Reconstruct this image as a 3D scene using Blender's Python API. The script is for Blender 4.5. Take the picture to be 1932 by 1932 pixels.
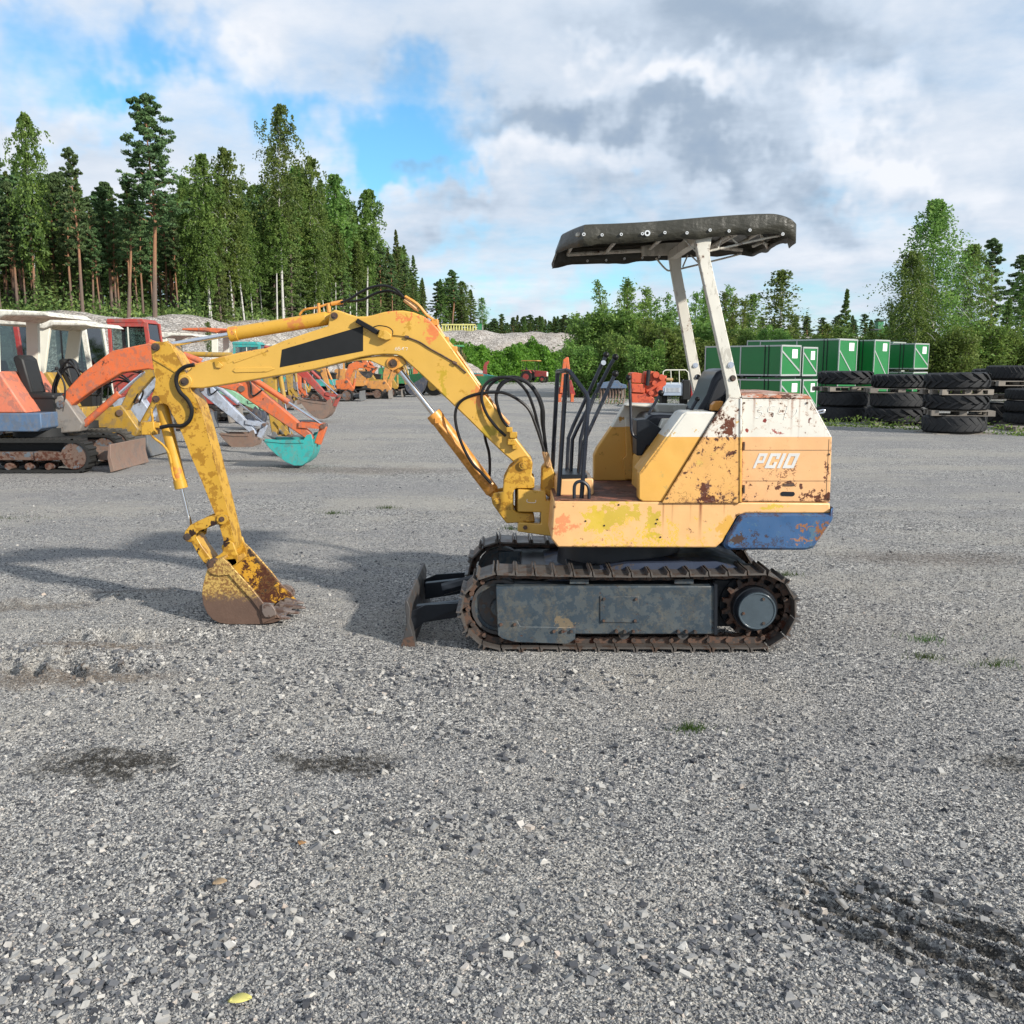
import bpy, bmesh, math, random
import numpy as np
R = math.radians
PI = math.pi
C = bpy.context.scene.collection
for o in list(bpy.data.objects): bpy.data.objects.remove(o)

# ------------------------------------------------------------------ camera, sky, sun, exposure
PITCH = R(8.79); CH = 1.5; F = 1785.0
cam = bpy.data.cameras.new('camera'); camo = bpy.data.objects.new('camera', cam); C.objects.link(camo)
camo.location = (0, 0, CH); camo.rotation_euler = (PI/2-PITCH, 0, 0)
cam.sensor_width = 36; cam.lens = 36*F/1932; cam.clip_start = .1; cam.clip_end = 3000
bpy.context.scene.camera = camo
SUN_EL = R(26); SUN_TO = (.80, -.60)          # horizontal direction towards the sun
sun = bpy.data.lights.new('sun', 'SUN'); sun.energy = 5.0; sun.angle = R(2.2); sun.color = (1, .94, .85)
suno = bpy.data.objects.new('sun', sun); C.objects.link(suno)
from mathutils import Vector
sd = Vector((SUN_TO[0]*math.cos(SUN_EL), SUN_TO[1]*math.cos(SUN_EL), math.sin(SUN_EL)))
suno.rotation_euler = sd.to_track_quat('Z', 'Y').to_euler()
vs = bpy.context.scene.view_settings
vs.view_transform = 'Standard'; vs.look = 'None'; vs.exposure = 0.24; vs.gamma = 1

def raydir(u, v):
    dx = (u-966)/F; dd = (v-966)/F
    return np.array((dx, math.cos(PITCH)-dd*math.sin(PITCH), -math.sin(PITCH)-dd*math.cos(PITCH)))
def P(u, v, Y):                                # photograph pixel (1932 wide) at depth Y -> point
    d = raydir(u, v); t = Y/d[1]
    return (d[0]*t, Y, CH+d[2]*t)
def G(u, v, z=0):                              # pixel -> point on the ground
    d = raydir(u, v); t = (z-CH)/d[2]
    return (d[0]*t, d[1]*t, z)

w = bpy.data.worlds.new('World'); bpy.context.scene.world = w; w.use_nodes = True
nt = w.node_tree; N = nt.nodes; Lk = nt.links
def wn(t, **k):
    n = N.new(t)
    for a, b in k.items(): setattr(n, a, b)
    return n
bg = N['Background']; bg.inputs[1].default_value = .084
sky = wn('ShaderNodeTexSky', sky_type='NISHITA'); sky.sun_disc = False
sky.sun_elevation = SUN_EL; sky.sun_rotation = math.atan2(SUN_TO[0], SUN_TO[1])
sky.air_density = 1.0; sky.dust_density = .4; sky.ozone_density = 2.5
tc = wn('ShaderNodeTexCoord')
def wmath(op, a, b=None, c=None, clamp=False):
    n = wn('ShaderNodeMath', operation=op); n.use_clamp = clamp
    for i, x in enumerate((a, b, c)):
        if x is None: continue
        if isinstance(x, (int, float)): n.inputs[i].default_value = x
        else: Lk.new(x, n.inputs[i])
    return n.outputs[0]
sep = wn('ShaderNodeSeparateXYZ'); Lk.new(tc.outputs['Generated'], sep.inputs[0])
zz = wmath('MAXIMUM', sep.outputs[2], .0)
den = wmath('ADD', zz, .16)
cx = wmath('DIVIDE', sep.outputs[0], den); cy = wmath('DIVIDE', sep.outputs[1], den)
cmb = wn('ShaderNodeCombineXYZ'); Lk.new(cx, cmb.inputs[0]); Lk.new(cy, cmb.inputs[1])
def wnoise(scale, detail, rough, off=0, vec=None, dist=0):
    m = wn('ShaderNodeMapping'); m.inputs['Location'].default_value = (off, off*.7, off*.3)
    Lk.new(vec or cmb.outputs[0], m.inputs[0])
    n = wn('ShaderNodeTexNoise'); n.inputs['Scale'].default_value = scale; n.inputs['Detail'].default_value = detail
    n.inputs['Roughness'].default_value = rough; n.inputs['Distortion'].default_value = dist
    Lk.new(m.outputs[0], n.inputs['Vector']); return n
warp = wnoise(5.5, 5, .6, 3.1, tc.outputs['Generated'])
ws = wn('ShaderNodeVectorMath', operation='SUBTRACT'); Lk.new(warp.outputs['Color'], ws.inputs[0]); ws.inputs[1].default_value = (.5, .5, .5)
wsc = wn('ShaderNodeVectorMath', operation='SCALE'); Lk.new(ws.outputs[0], wsc.inputs[0]); wsc.inputs['Scale'].default_value = .30
wd = wn('ShaderNodeVectorMath', operation='ADD'); Lk.new(tc.outputs['Generated'], wd.inputs[0]); Lk.new(wsc.outputs[0], wd.inputs[1])
def blob(u, v, ru, rv):                       # soft elliptical mask about the direction of pixel u, v
    d = raydir(u, v); d = d/np.linalg.norm(d)
    s = wn('ShaderNodeVectorMath', operation='SUBTRACT'); Lk.new(wd.outputs[0], s.inputs[0]); s.inputs[1].default_value = tuple(d)
    m = wn('ShaderNodeVectorMath', operation='MULTIPLY'); Lk.new(s.outputs[0], m.inputs[0]); m.inputs[1].default_value = (F/ru, F/rv, F/rv)
    l = wn('ShaderNodeVectorMath', operation='LENGTH'); Lk.new(m.outputs[0], l.inputs[0])
    mr = wn('ShaderNodeMapRange', interpolation_type='SMOOTHSTEP'); Lk.new(l.outputs['Value'], mr.inputs[0])
    mr.inputs[1].default_value = 0; mr.inputs[2].default_value = 1; mr.inputs[3].default_value = 1; mr.inputs[4].default_value = 0
    return mr.outputs[0]
def wsum(lst):
    a = None
    for wgt, m in lst:
        x = wmath('MULTIPLY', m, wgt); a = x if a is None else wmath('ADD', a, x)
    return a
n1 = wnoise(1.15, 9, .56, 11.3, None, .15); n2 = wnoise(3.0, 8, .6, 4.7); n3 = wnoise(.75, 6, .55, 21.0)
holes = wsum([(.95, blob(790, 280, 270, 150)), (.6, blob(720, 330, 200, 80)), (.45, blob(760, 130, 130, 70)), (.6, blob(370, 130, 190, 90)), (.6, blob(250, 90, 140, 90)),
              (.5, blob(1160, 390, 70, 35)), (.35, blob(930, 350, 60, 50)), (.5, blob(60, 60, 240, 110)), (.5, blob(570, 215, 170, 80)), (.45, blob(1000, 570, 360, 80)), (.35, blob(340, 20, 260, 60)), (.35, blob(200, 240, 300, 60)), (.25, blob(1550, 560, 500, 80)), (.3, blob(860, 470, 200, 60)), (.25, blob(1700, 330, 300, 50))])
extra = wsum([(.75, blob(812, 322, 90, 45)), (.5, blob(1300, 300, 560, 160)), (.4, blob(1350, 60, 700, 180)), (.2, blob(560, 80, 160, 100)), (.3, blob(1000, 400, 300, 60))])
cov = wmath('ADD', wmath('ADD', wmath('MULTIPLY', n1.outputs[0], 1.25), -.10), wmath('SUBTRACT', extra, holes))
cov = wmath('ADD', cov, wmath('MULTIPLY', wmath('SUBTRACT', n2.outputs[0], .5), .55))
dens = wn('ShaderNodeMapRange', interpolation_type='SMOOTHSTEP'); Lk.new(cov, dens.inputs[0])
dens.inputs[1].default_value = -.30; dens.inputs[2].default_value = .66
dark = wsum([(.50, blob(1150, 280, 600, 100)), (.36, blob(1480, 340, 460, 85)), (.46, blob(1500, 60, 760, 190)), (.50, blob(812, 325, 100, 50)), (.22, blob(860, 390, 220, 70)), (.25, blob(640, 100, 200, 60)), (.2, blob(160, 30, 220, 50)), (.25, blob(1650, 400, 300, 60)), (.15, blob(1100, 480, 300, 60))])
lite = wsum([(.45, blob(1080, 105, 160, 70)), (.5, blob(1260, 205, 260, 60)), (.45, blob(1680, 215, 300, 75)), (.45, blob(950, 315, 110, 60)), (.3, blob(1050, 360, 200, 60)), (.3, blob(560, 90, 140, 70)), (.3, blob(120, 190, 200, 90)), (.3, blob(760, 380, 120, 50)), (.2, blob(1850, 340, 200, 80))])
bb = wmath('ADD', .72, wmath('MULTIPLY', wmath('SUBTRACT', n3.outputs[0], .5), .8))
bb = wmath('ADD', bb, wmath('MULTIPLY', wmath('SUBTRACT', n2.outputs[0], .5), .70))
bb = wmath('ADD', bb, wmath('SUBTRACT', lite, dark), clamp=True)
ramp = wn('ShaderNodeValToRGB'); Lk.new(bb, ramp.inputs[0]); cr = ramp.color_ramp
cr.elements[0].position = 0; cr.elements[0].color = (.25, .35, .50, 1)
cr.elements[1].position = 1; cr.elements[1].color = (.84, .87, .93, 1)
e = cr.elements.new(.35); e.color = (.37, .46, .58, 1)
e = cr.elements.new(.62); e.color = (.58, .67, .79, 1)
csc = wn('ShaderNodeVectorMath', operation='SCALE'); Lk.new(ramp.outputs[0], csc.inputs[0]); csc.inputs['Scale'].default_value = 11.0
ssc = wn('ShaderNodeVectorMath', operation='MULTIPLY'); Lk.new(sky.outputs[0], ssc.inputs[0]); ssc.inputs[1].default_value = (1.05, 1.75, 1.95)
mx = wn('ShaderNodeMix', data_type='RGBA'); Lk.new(dens.outputs[0], mx.inputs[0]); Lk.new(ssc.outputs[0], mx.inputs[6]); Lk.new(csc.outputs[0], mx.inputs[7])
Lk.new(mx.outputs[2], bg.inputs[0])

# ------------------------------------------------------------------ helpers
def z1(x, y): return (.23437*x, 558.4+.23437*y)
def z2(x, y): return (264.1+.27344*x, 528.3+.27344*y)
def z3(x, y): return (256.6+.25785*x, 739.6+.25785*y)
def z4(x, y): return (679.2+.25386*x, 528.3+.25386*y)
def z5(x, y): return (1018.8+.31249*x, 641.5+.31249*y)
def z6(x, y): return (490.5+.17578*x, 641.5+.17578*y)
def zT(x, y): return (739.6+.41405*x, 966+.41405*y)
def zC(x, y): return (1018.8+.27343*x, 377.3+.27343*y)
def zR(x, y): return (1282.9+.33592*x, 588.6+.33592*y)
def zM(x, y): return (830.1+.31249*x, 490.5+.31249*y)
def q(zf, x, y, Y): return P(*zf(x, y), Y)
def poly(zf, pts, Y):
    o = []
    for x, y in pts:
        p = P(*zf(x, y), Y); o.append((p[0], p[2]))
    return o
def crom(pts, k=6):
    pts = [np.array(p, float) for p in pts]
    if len(pts) < 3: return pts
    o = []
    for i in range(len(pts)-1):
        a = pts[max(i-1, 0)]; b = pts[i]; c = pts[i+1]; d = pts[min(i+2, len(pts)-1)]
        for j in range(k):
            t = j/k
            o.append(.5*((2*b)+(c-a)*t+(2*a-5*b+4*c-d)*t*t+(3*b-a-3*c+d)*t**3))
    o.append(pts[-1]); return o
OFF = {}
class MB:
    def __init__(s): s.v = []; s.f = []
    def add(s, v, f):
        n = len(s.v); s.v += [tuple(map(float, x)) for x in v]; s.f += [tuple(n+i for i in g) for g in f]; return s
    def prism(s, pl, y0, y1):
        n = len(pl)
        return s.add([(x, y0, z) for x, z in pl]+[(x, y1, z) for x, z in pl],
                     [tuple(range(n)), tuple(range(2*n-1, n-1, -1))]+[(i, (i+1) % n, (i+1) % n+n, i+n) for i in range(n)])
    def loft(s, A, B):                          # two outlines of equal length (3-D points)
        n = len(A)
        return s.add(list(A)+list(B), [tuple(range(n)), tuple(range(2*n-1, n-1, -1))]+[(i, (i+1) % n, (i+1) % n+n, i+n) for i in range(n)])
    def box(s, x0, x1, y0, y1, z0, z1):
        return s.prism([(x0, z0), (x1, z0), (x1, z1), (x0, z1)], y0, y1)
    def cyl(s, a, b, r, r2=None, n=16, cap=True):
        r2 = r if r2 is None else r2
        a = np.array(a, float); b = np.array(b, float); d = b-a; d /= (np.linalg.norm(d)+1e-9)
        h = np.array((0, 0, 1.)) if abs(d[2]) < .9 else np.array((1., 0, 0))
        e = np.cross(d, h); e /= np.linalg.norm(e); g = np.cross(d, e)
        v = [a+(e*math.cos(2*PI*i/n)+g*math.sin(2*PI*i/n))*r for i in range(n)]+[b+(e*math.cos(2*PI*i/n)+g*math.sin(2*PI*i/n))*r2 for i in range(n)]
        f = [(i, (i+1) % n, (i+1) % n+n, i+n) for i in range(n)]
        if cap: f += [tuple(range(n)), tuple(range(2*n-1, n-1, -1))]
        return s.add(v, f)
    def tube(s, pts, r, n=8, k=6, smooth=True):
        pts = crom(pts, k) if smooth and len(pts) > 2 else [np.array(p, float) for p in pts]
        m = len(pts); rr = r if hasattr(r, '__len__') else None
        v = []; e0 = None
        for i in range(m):
            d = pts[min(i+1, m-1)]-pts[max(i-1, 0)]; d = d/(np.linalg.norm(d)+1e-9)
            if e0 is None:
                h = np.array((0, 0, 1.)) if abs(d[2]) < .9 else np.array((1., 0, 0)); e0 = np.cross(d, h)
            e0 = e0-d*np.dot(e0, d); e0 /= (np.linalg.norm(e0)+1e-9); g = np.cross(d, e0)
            ri = r if rr is None else rr[0]+(rr[1]-rr[0])*i/(m-1)
            v += [pts[i]+(e0*math.cos(2*PI*j/n)+g*math.sin(2*PI*j/n))*ri for j in range(n)]
        f = [(i*n+j, i*n+(j+1) % n, (i+1)*n+(j+1) % n, (i+1)*n+j) for i in range(m-1) for j in range(n)]
        f += [tuple(range(n)), tuple(range(m*n-1, m*n-n-1, -1))]
        return s.add(v, f)
    def ball(s, c, r, n=12, sq=(1, 1, 1)):
        v = []; f = []; m = n//2
        for i in range(m+1):
            t = PI*i/m
            for j in range(n): v.append((c[0]+r*sq[0]*math.sin(t)*math.cos(2*PI*j/n), c[1]+r*sq[1]*math.sin(t)*math.sin(2*PI*j/n), c[2]+r*sq[2]*math.cos(t)))
        for i in range(m):
            for j in range(n): f.append((i*n+j, i*n+(j+1) % n, (i+1)*n+(j+1) % n, (i+1)*n+j))
        return s.add(v, f)
    def ring(s, c, ro, ri, y0, y1, n=28, a0=0, a1=2*PI):   # annulus in x-z, thick in y
        full = abs(a1-a0-2*PI) < 1e-6; m = n if full else n+1; v = []
        for i in range(m):
            a = a0+(a1-a0)*i/n
            for r, y in ((ro, y0), (ro, y1), (ri, y1), (ri, y0)): v.append((c[0]+r*math.cos(a), y, c[1]+r*math.sin(a)))
        f = []
        for i in range(n):
            j = (i+1) % m
            for k in range(4): f.append((i*4+k, j*4+k, j*4+(k+1) % 4, i*4+(k+1) % 4))
        if not full: f += [(0, 1, 2, 3), tuple(4*(m-1)+k for k in (3, 2, 1, 0))]
        return s.add(v, f)
    def build(s, name, mat, parent=None, bevel=0, smooth=True, off=None, fix=True, ang=35):
        if off is None: off = OFF.get(parent.name, (0, 0, 0)) if parent else (0, 0, 0)
        me = bpy.data.meshes.new(name)
        me.from_pydata([(x-off[0], y-off[1], z-off[2]) for x, y, z in s.v], [], s.f)
        if fix:
            bm = bmesh.new(); bm.from_mesh(me); bmesh.ops.recalc_face_normals(bm, faces=bm.faces); bm.to_mesh(me); bm.free()
        if mat: me.materials.append(mat)
        if smooth:
            me.polygons.foreach_set('use_smooth', [True]*len(me.polygons)); me.set_sharp_from_angle(angle=R(ang))
        o = bpy.data.objects.new(name, me); C.objects.link(o)
        if parent: o.parent = parent; OFF[o.name] = off
        if bevel:
            b = o.modifiers.new('bevel', 'BEVEL'); b.width = bevel; b.segments = 2; b.limit_method = 'ANGLE'; b.angle_limit = R(38)
        return o
def tag(o, label, cat, group=None, kind=None):
    o['label'] = label
    if cat: o['category'] = cat
    if group: o['group'] = group
    if kind: o['kind'] = kind
    return o
def thing(name, label, cat, loc, group=None):
    o = bpy.data.objects.new(name, None); C.objects.link(o); o.location = loc; OFF[o.name] = tuple(loc)
    o.empty_display_size = .2
    return tag(o, label, cat, group)

# ------------------------------------------------------------------ materials
class MT:
    def __init__(s, name, rough=.5, metal=0, spec=.5):
        s.m = bpy.data.materials.new(name); s.m.use_nodes = True; s.nt = s.m.node_tree; s.b = s.nt.nodes['Principled BSDF']
        s.b.inputs['Roughness'].default_value = rough; s.b.inputs['Metallic'].default_value = metal; s.b.inputs['Specular IOR Level'].default_value = spec
        s.geo = s.n('ShaderNodeNewGeometry'); s.pos = s.geo.outputs['Position']
    def n(s, t, **k):
        n = s.nt.nodes.new(t)
        for a, b in k.items(): setattr(n, a, b)
        return n
    def l(s, a, b): s.nt.links.new(a, b)
    def val(s, sock, x):
        if isinstance(x, (int, float)): sock.default_value = x
        elif isinstance(x, tuple): sock.default_value = x if len(x) == 4 or sock.type == 'VECTOR' else x+(1,)
        else: s.l(x, sock)
    def math(s, op, a, b=None, clamp=False):
        n = s.n('ShaderNodeMath', operation=op); n.use_clamp = clamp; s.val(n.inputs[0], a)
        if b is not None: s.val(n.inputs[1], b)
        return n.outputs[0]
    def noise(s, scale, detail=5, rough=.6, vec=None, off=0, sc3=None, out=0):
        vec = vec or s.pos
        mp = s.n('ShaderNodeMapping'); mp.inputs['Location'].default_value = (off, off*1.3, off*.7)
        if sc3: mp.inputs['Scale'].default_value = sc3
        s.l(vec, mp.inputs[0])
        n = s.n('ShaderNodeTexNoise'); n.inputs['Scale'].default_value = scale; n.inputs['Detail'].default_value = detail; n.inputs['Roughness'].default_value = rough
        s.l(mp.outputs[0], n.inputs['Vector']); return n.outputs[out]
    def vor(s, scale, vec=None, feature='F1', rand=1):
        n = s.n('ShaderNodeTexVoronoi', feature=feature); n.inputs['Scale'].default_value = scale; n.inputs['Randomness'].default_value = rand
        s.l(vec or s.pos, n.inputs['Vector']); return n
    def mr(s, x, a, b, c=0, d=1, sm=True):
        n = s.n('ShaderNodeMapRange'); n.interpolation_type = 'SMOOTHSTEP' if sm else 'LINEAR'; s.l(x, n.inputs[0])
        for i, t in enumerate((a, b, c, d)): n.inputs[i+1].default_value = t
        return n.outputs[0]
    def mix(s, fac, a, b, mode='MIX'):
        n = s.n('ShaderNodeMix', data_type='RGBA', blend_type=mode); s.val(n.inputs[0], fac); s.val(n.inputs[6], a); s.val(n.inputs[7], b); return n.outputs[2]
    def ramp(s, fac, stops):
        n = s.n('ShaderNodeValToRGB'); s.l(fac, n.inputs[0]); cr = n.color_ramp
        cr.elements[0].position = stops[0][0]; cr.elements[0].color = stops[0][1]+(1,)
        cr.elements[1].position = stops[-1][0]; cr.elements[1].color = stops[-1][1]+(1,)
        for p, c in stops[1:-1]: cr.elements.new(p).color = c+(1,)
        return n.outputs[0]
    def bump(s, h, strength=.5, dist=.01, normal=None):
        n = s.n('ShaderNodeBump'); n.inputs['Strength'].default_value = strength; n.inputs['Distance'].default_value = dist; s.l(h, n.inputs['Height'])
        if normal: s.l(normal, n.inputs['Normal'])
        s.l(n.outputs[0], s.b.inputs['Normal']); return n.outputs[0]
    def spot(s, c, rx, rz, ry=9, warp=.5, wscale=9):   # warped elliptical mark at a fixed place on the machine
        nz = s.noise(wscale, 6, .7, out=1)
        a = s.n('ShaderNodeVectorMath', operation='SUBTRACT'); s.l(nz, a.inputs[0]); a.inputs[1].default_value = (.5, .5, .5)
        b = s.n('ShaderNodeVectorMath', operation='SCALE'); s.l(a.outputs[0], b.inputs[0]); b.inputs['Scale'].default_value = warp*max(rx, rz)*4
        d = s.n('ShaderNodeVectorMath', operation='ADD'); s.l(s.pos, d.inputs[0]); s.l(b.outputs[0], d.inputs[1])
        e = s.n('ShaderNodeVectorMath', operation='SUBTRACT'); s.l(d.outputs[0], e.inputs[0]); e.inputs[1].default_value = tuple(c)
        f = s.n('ShaderNodeVectorMath', operation='DIVIDE'); s.l(e.outputs[0], f.inputs[0]); f.inputs[1].default_value = (rx, ry, rz)
        g = s.n('ShaderNodeVectorMath', operation='LENGTH'); s.l(f.outputs[0], g.inputs[0])
        return s.mr(g.outputs['Value'], 1.08, .92)
    def done(s, col=None):
        if col is not None: s.val(s.b.inputs['Base Color'], col)
        return s.m
RUST = (.10, .030, .014); RUSTD = (.035, .014, .009)
def paint(name, base, patch=None, pthr=.56, pscale=7, edge=0, speck=0, rust=.66, rscale=18, rough=.42, band=None, spots=(), streaks=(), dirt=None, dirt_amt=.5, fade=.12, metal=0, pscale3=None, late=(), offs=0, tint=None):
    t = MT(name, rough, metal)
    col = t.mix(t.noise(3.1, 4, .6, off=2+offs), tuple(c*(1-fade) for c in base), tuple(min(1, c*(1+fade)) for c in base))
    z = t.n('ShaderNodeSeparateXYZ'); t.l(t.pos, z.inputs[0])
    for zth, c, above in (band or ()):
        m = t.mr(z.outputs[2], zth-.001, zth+.001) if above else t.mr(z.outputs[2], zth+.001, zth-.001)
        col = t.mix(m, col, c)
    masks = []
    if patch:
        n = t.noise(pscale, 9, .68, off=7+offs, sc3=pscale3); m = t.mr(n, pthr, pthr+.02); col = t.mix(m, col, patch)
    for c, rx, rz, colr, wp in spots: col = t.mix(t.math('MULTIPLY', t.spot(c, rx*1.1, rz*1.1, warp=wp*.8, wscale=17), .85), col, colr)
    for x, zt, zb, wd_, a in streaks:
        dx = t.math('ABSOLUTE', t.math('SUBTRACT', z.outputs[0], x))
        mx_ = t.mr(dx, wd_, 0); mz = t.math('MULTIPLY', t.mr(z.outputs[2], zb, zt, 0, 1, False), t.mr(z.outputs[2], zt+.01, zt))
        nn = t.mr(t.noise(30, 4, .6, sc3=(1, 1, .12)), .3, .7, .3, 1)
        col = t.mix(t.math('MULTIPLY', t.math('MULTIPLY', mx_, mz), t.math('MULTIPLY', nn, a)), col, (.22, .06, .02))
    # rust chips: fine noise gated by a coarse one, with a darker core
    a = t.noise(rscale, 10, .72, off=13+offs); b = t.noise(2.6, 3, .5, off=5+offs)
    s_ = t.math('ADD', t.math('MULTIPLY', a, .8), t.math('MULTIPLY', b, .32))
    if edge:
        bv = t.n('ShaderNodeBevel', samples=4); bv.inputs['Radius'].default_value = edge; dp = t.n('ShaderNodeVectorMath', operation='DOT_PRODUCT'); t.l(bv.outputs[0], dp.inputs[0]); t.l(t.geo.outputs['Normal'], dp.inputs[1])
        s_ = t.math('ADD', s_, t.math('MULTIPLY', t.mr(dp.outputs['Value'], 1, .90), .10))
    if speck: s_ = t.math('ADD', s_, t.math('MULTIPLY', t.mr(t.noise(85, 3, .6, off=3), .66, .72), t.math('MULTIPLY', t.mr(t.noise(1.7, 4, .6, off=8), .42, .62), speck)))
    rm = t.mr(s_, rust, rust+.018); halo = t.mr(s_, rust-.05, rust)
    col = t.mix(t.math('MULTIPLY', halo, .35), col, tuple(c*.6 for c in base[:1])+(base[1]*.42, base[2]*.3))
    col = t.mix(rm, col, t.mix(t.noise(60, 3), RUSTD, RUST))
    for c, rx, rz, colr, wp in late: col = t.mix(t.spot(c, rx*1.55, rz*1.55, warp=wp*.62, wscale=24), col, t.mix(t.noise(45, 4), colr, tuple(k*.45 for k in colr)))
    if dirt:
        d = t.mr(t.math('ADD', t.math('MULTIPLY', t.noise(11, 9, .8, off=31+offs, sc3=(1, 1, .6)), .7), t.math('MULTIPLY', t.noise(70, 4, .7), .3)), .46, .64, 0, dirt_amt); col = t.mix(d, col, dirt)
    t.l(t.math('ADD', t.math('MULTIPLY', rm, .4), t.mr(t.noise(12, 5), .3, .7, rough-.08, rough+.14), True), t.b.inputs['Roughness'])
    b1 = t.n('ShaderNodeBump'); b1.inputs['Strength'].default_value = .30; b1.inputs['Distance'].default_value = .05; t.l(t.noise(3.3, 2, .5, off=3), b1.inputs['Height'])
    t.bump(t.math('SUBTRACT', t.math('MULTIPLY', t.noise(22, 5), .6), t.math('MULTIPLY', rm, .7)), .4, .004, b1.outputs[0])
    return t.done(col)
def plain(name, col, rough=.5, metal=0, var=.2, scale=12, bump=.2, spec=.5):
    if max(col) < .06: spec = .28
    t = MT(name, rough, metal, spec); n = t.noise(scale, 6, .65)
    c = t.mix(n, tuple(x*(1-var) for x in col), tuple(min(1, x*(1+var)) for x in col))
    if bump: t.bump(t.noise(scale*5, 4), bump, .003)
    return t.done(c)

# ------------------------------------------------------------------ ground, gravel, bank
YEL = (.52, .295, .034); MUST = (.33, .165, .014); PALE = (.74, .375, .10); DKY = (.33, .15, .012)
_a, _b = G(1560, 1655), G(1890, 1790); GR0 = G(1722, 1745); _l = math.hypot(_b[0]-_a[0], _b[1]-_a[1]); GRU = ((_b[0]-_a[0])/_l, (_b[1]-_a[1])/_l)
def smooth(x, a, b):
    t = np.clip((x-a)/(b-a), 0, 1); return t*t*(3-2*t)
_rs = np.random.RandomState(5)
_w = [( _rs.uniform(-1, 1, 2)*k, _rs.uniform(0, 6.28), a) for k, a, m in ((1.1, .012, 5), (3.2, .006, 7), (9, .0035, 9), (21, .0022, 9)) for _ in range(m)]
def gh(x, y):
    x = np.asarray(x, float); y = np.asarray(y, float); h = np.zeros(np.broadcast(x, y).shape)
    for k, p, a in _w: h = h+a*np.sin(k[0]*x+k[1]*y+p)
    fade = 1-smooth(np.hypot(x-.6, (y-5.4)*1.4), 1.2, 2.2)           # flat where the machine stands
    h = h*(1-.8*fade)*.6
    # heap under the bucket
    h = h+.03*np.exp(-(((x+1.75)/.6)**2+((y-5.45)/.45)**2))
    # crawler ruts at the left: two short ridged strips
    for (cx_, cy_, lx, ly, am) in ((-2.35, 4.55, .75, .12, .042), (-2.05, 5.0, .55, .07, .03), (-3.3, 5.75, .7, .09, .02), (-2.6, 5.9, .5, .06, .016)):
        m = np.exp(-(np.abs((x-cx_)/lx))**4-((y-cy_)/ly)**2*1.2)
        h = h+m*(am*(.6+.5*np.sin(x*7+cy_))*np.sin((x+.5*(y-cy_)+.03*np.sin(x*13))*38)-.5*am+am*.4*np.sin(x*61+y*47))+am*.9*np.exp(-(np.abs((x-cx_)/lx))**4-((y-cy_-ly*1.5)/(ly*.4))**2)
    # tyre scrape at the right foreground: parallel grooves running away to the left
    u_ = (x-GR0[0])*GRU[0]+(y-GR0[1])*GRU[1]; v_ = -(x-GR0[0])*GRU[1]+(y-GR0[1])*GRU[0]
    m = np.exp(-(np.abs(u_/.42))**4-(np.abs(v_/.20))**4)
    h = h+m*(.020*np.sin(v_*74+1.2*np.sin(u_*4+1)+3.4)+.006*np.sin(v_*31+u_*23)-.006)
    return h
def axis(segs):
    o = []
    for a, b, st in segs: o += list(np.arange(a, b, st))
    return np.array(o+[segs[-1][1]])
xs = axis([(-900, -120, 60), (-120, -20, 4), (-20, -6, .5), (-6, -3.6, .08), (-3.6, 3.6, .022), (3.6, 6, .08), (6, 20, .5), (20, 120, 4), (120, 900, 60)])
ys = axis([(-40, 1.2, 4), (1.2, 6.6, .020), (6.6, 9, .06), (9, 16, .25), (16, 60, 1.2), (60, 1500, 60)])
X, Yg = np.meshgrid(xs, ys); Z = gh(X, Yg)*(1-smooth(np.hypot(X, Yg), 14, 30))
def gridmesh(name, X, Y, Z, mat):
    ny, nx = X.shape; me = bpy.data.meshes.new(name)
    me.vertices.add(nx*ny); me.vertices.foreach_set('co', np.stack((X, Y, Z), -1).ravel())
    i = np.arange((ny-1)*(nx-1)); r = i//(nx-1); c = i % (nx-1); a = r*nx+c
    q_ = np.stack((a, a+1, a+nx+1, a+nx), -1).ravel()
    me.loops.add(len(q_)); me.loops.foreach_set('vertex_index', q_); me.polygons.add(len(i))
    me.polygons.foreach_set('loop_start', i*4); me.polygons.foreach_set('loop_total', np.full(len(i), 4)); me.polygons.foreach_set('use_smooth', np.ones(len(i), bool))
    me.update(); me.validate(); me.materials.append(mat); o = bpy.data.objects.new(name, me); C.objects.link(o); return o
t = MT('gravel_ground', .93, spec=.25)
STN = [(0, (.030, .032, .038)), (.25, (.155, .155, .158)), (.5, (.325, .315, .298)), (.75, (.50, .485, .45)), (1, (.76, .73, .68))]
va = t.vor(135); vb = t.vor(70); vc = t.vor(30)
def grey(v):
    s_ = t.n('ShaderNodeSeparateColor'); t.l(v.outputs['Color'], s_.inputs[0]); return s_
ga, gb, gc = grey(va), grey(vb), grey(vc)
col = t.ramp(ga.outputs[0], STN)
colb = t.ramp(gb.outputs[0], STN); colc = t.ramp(gc.outputs[1], STN)
mb_ = t.mr(gb.outputs[2], .45, .5); col = t.mix(mb_, col, colb)
mc_ = t.math('MULTIPLY', t.mr(gc.outputs[2], .86, .88), t.mr(vc.outputs['Distance'], .42, .34)); col = t.mix(mc_, col, colc)
big = t.noise(.55, 6, .62, sc3=(.8, 1.2, 1)); col = t.mix(t.mr(big, .46, .60, 0, .75), col, t.mix(ga.outputs[1], (.24, .225, .20), (.58, .55, .49)))
band_ = t.noise(.35, 9, .74, off=9, sc3=(.30, 1.6, 1)); col = t.mix(t.mr(band_, .47, .60, 0, .6), col, t.mix(ga.outputs[2], (.16, .16, .165), (.40, .395, .39)))
col = t.mix(t.mr(t.noise(1.8, 6, .65, off=17), .55, .66, 0, .45), col, t.mix(ga.outputs[2], (.27, .255, .23), (.56, .53, .48)))
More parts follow.
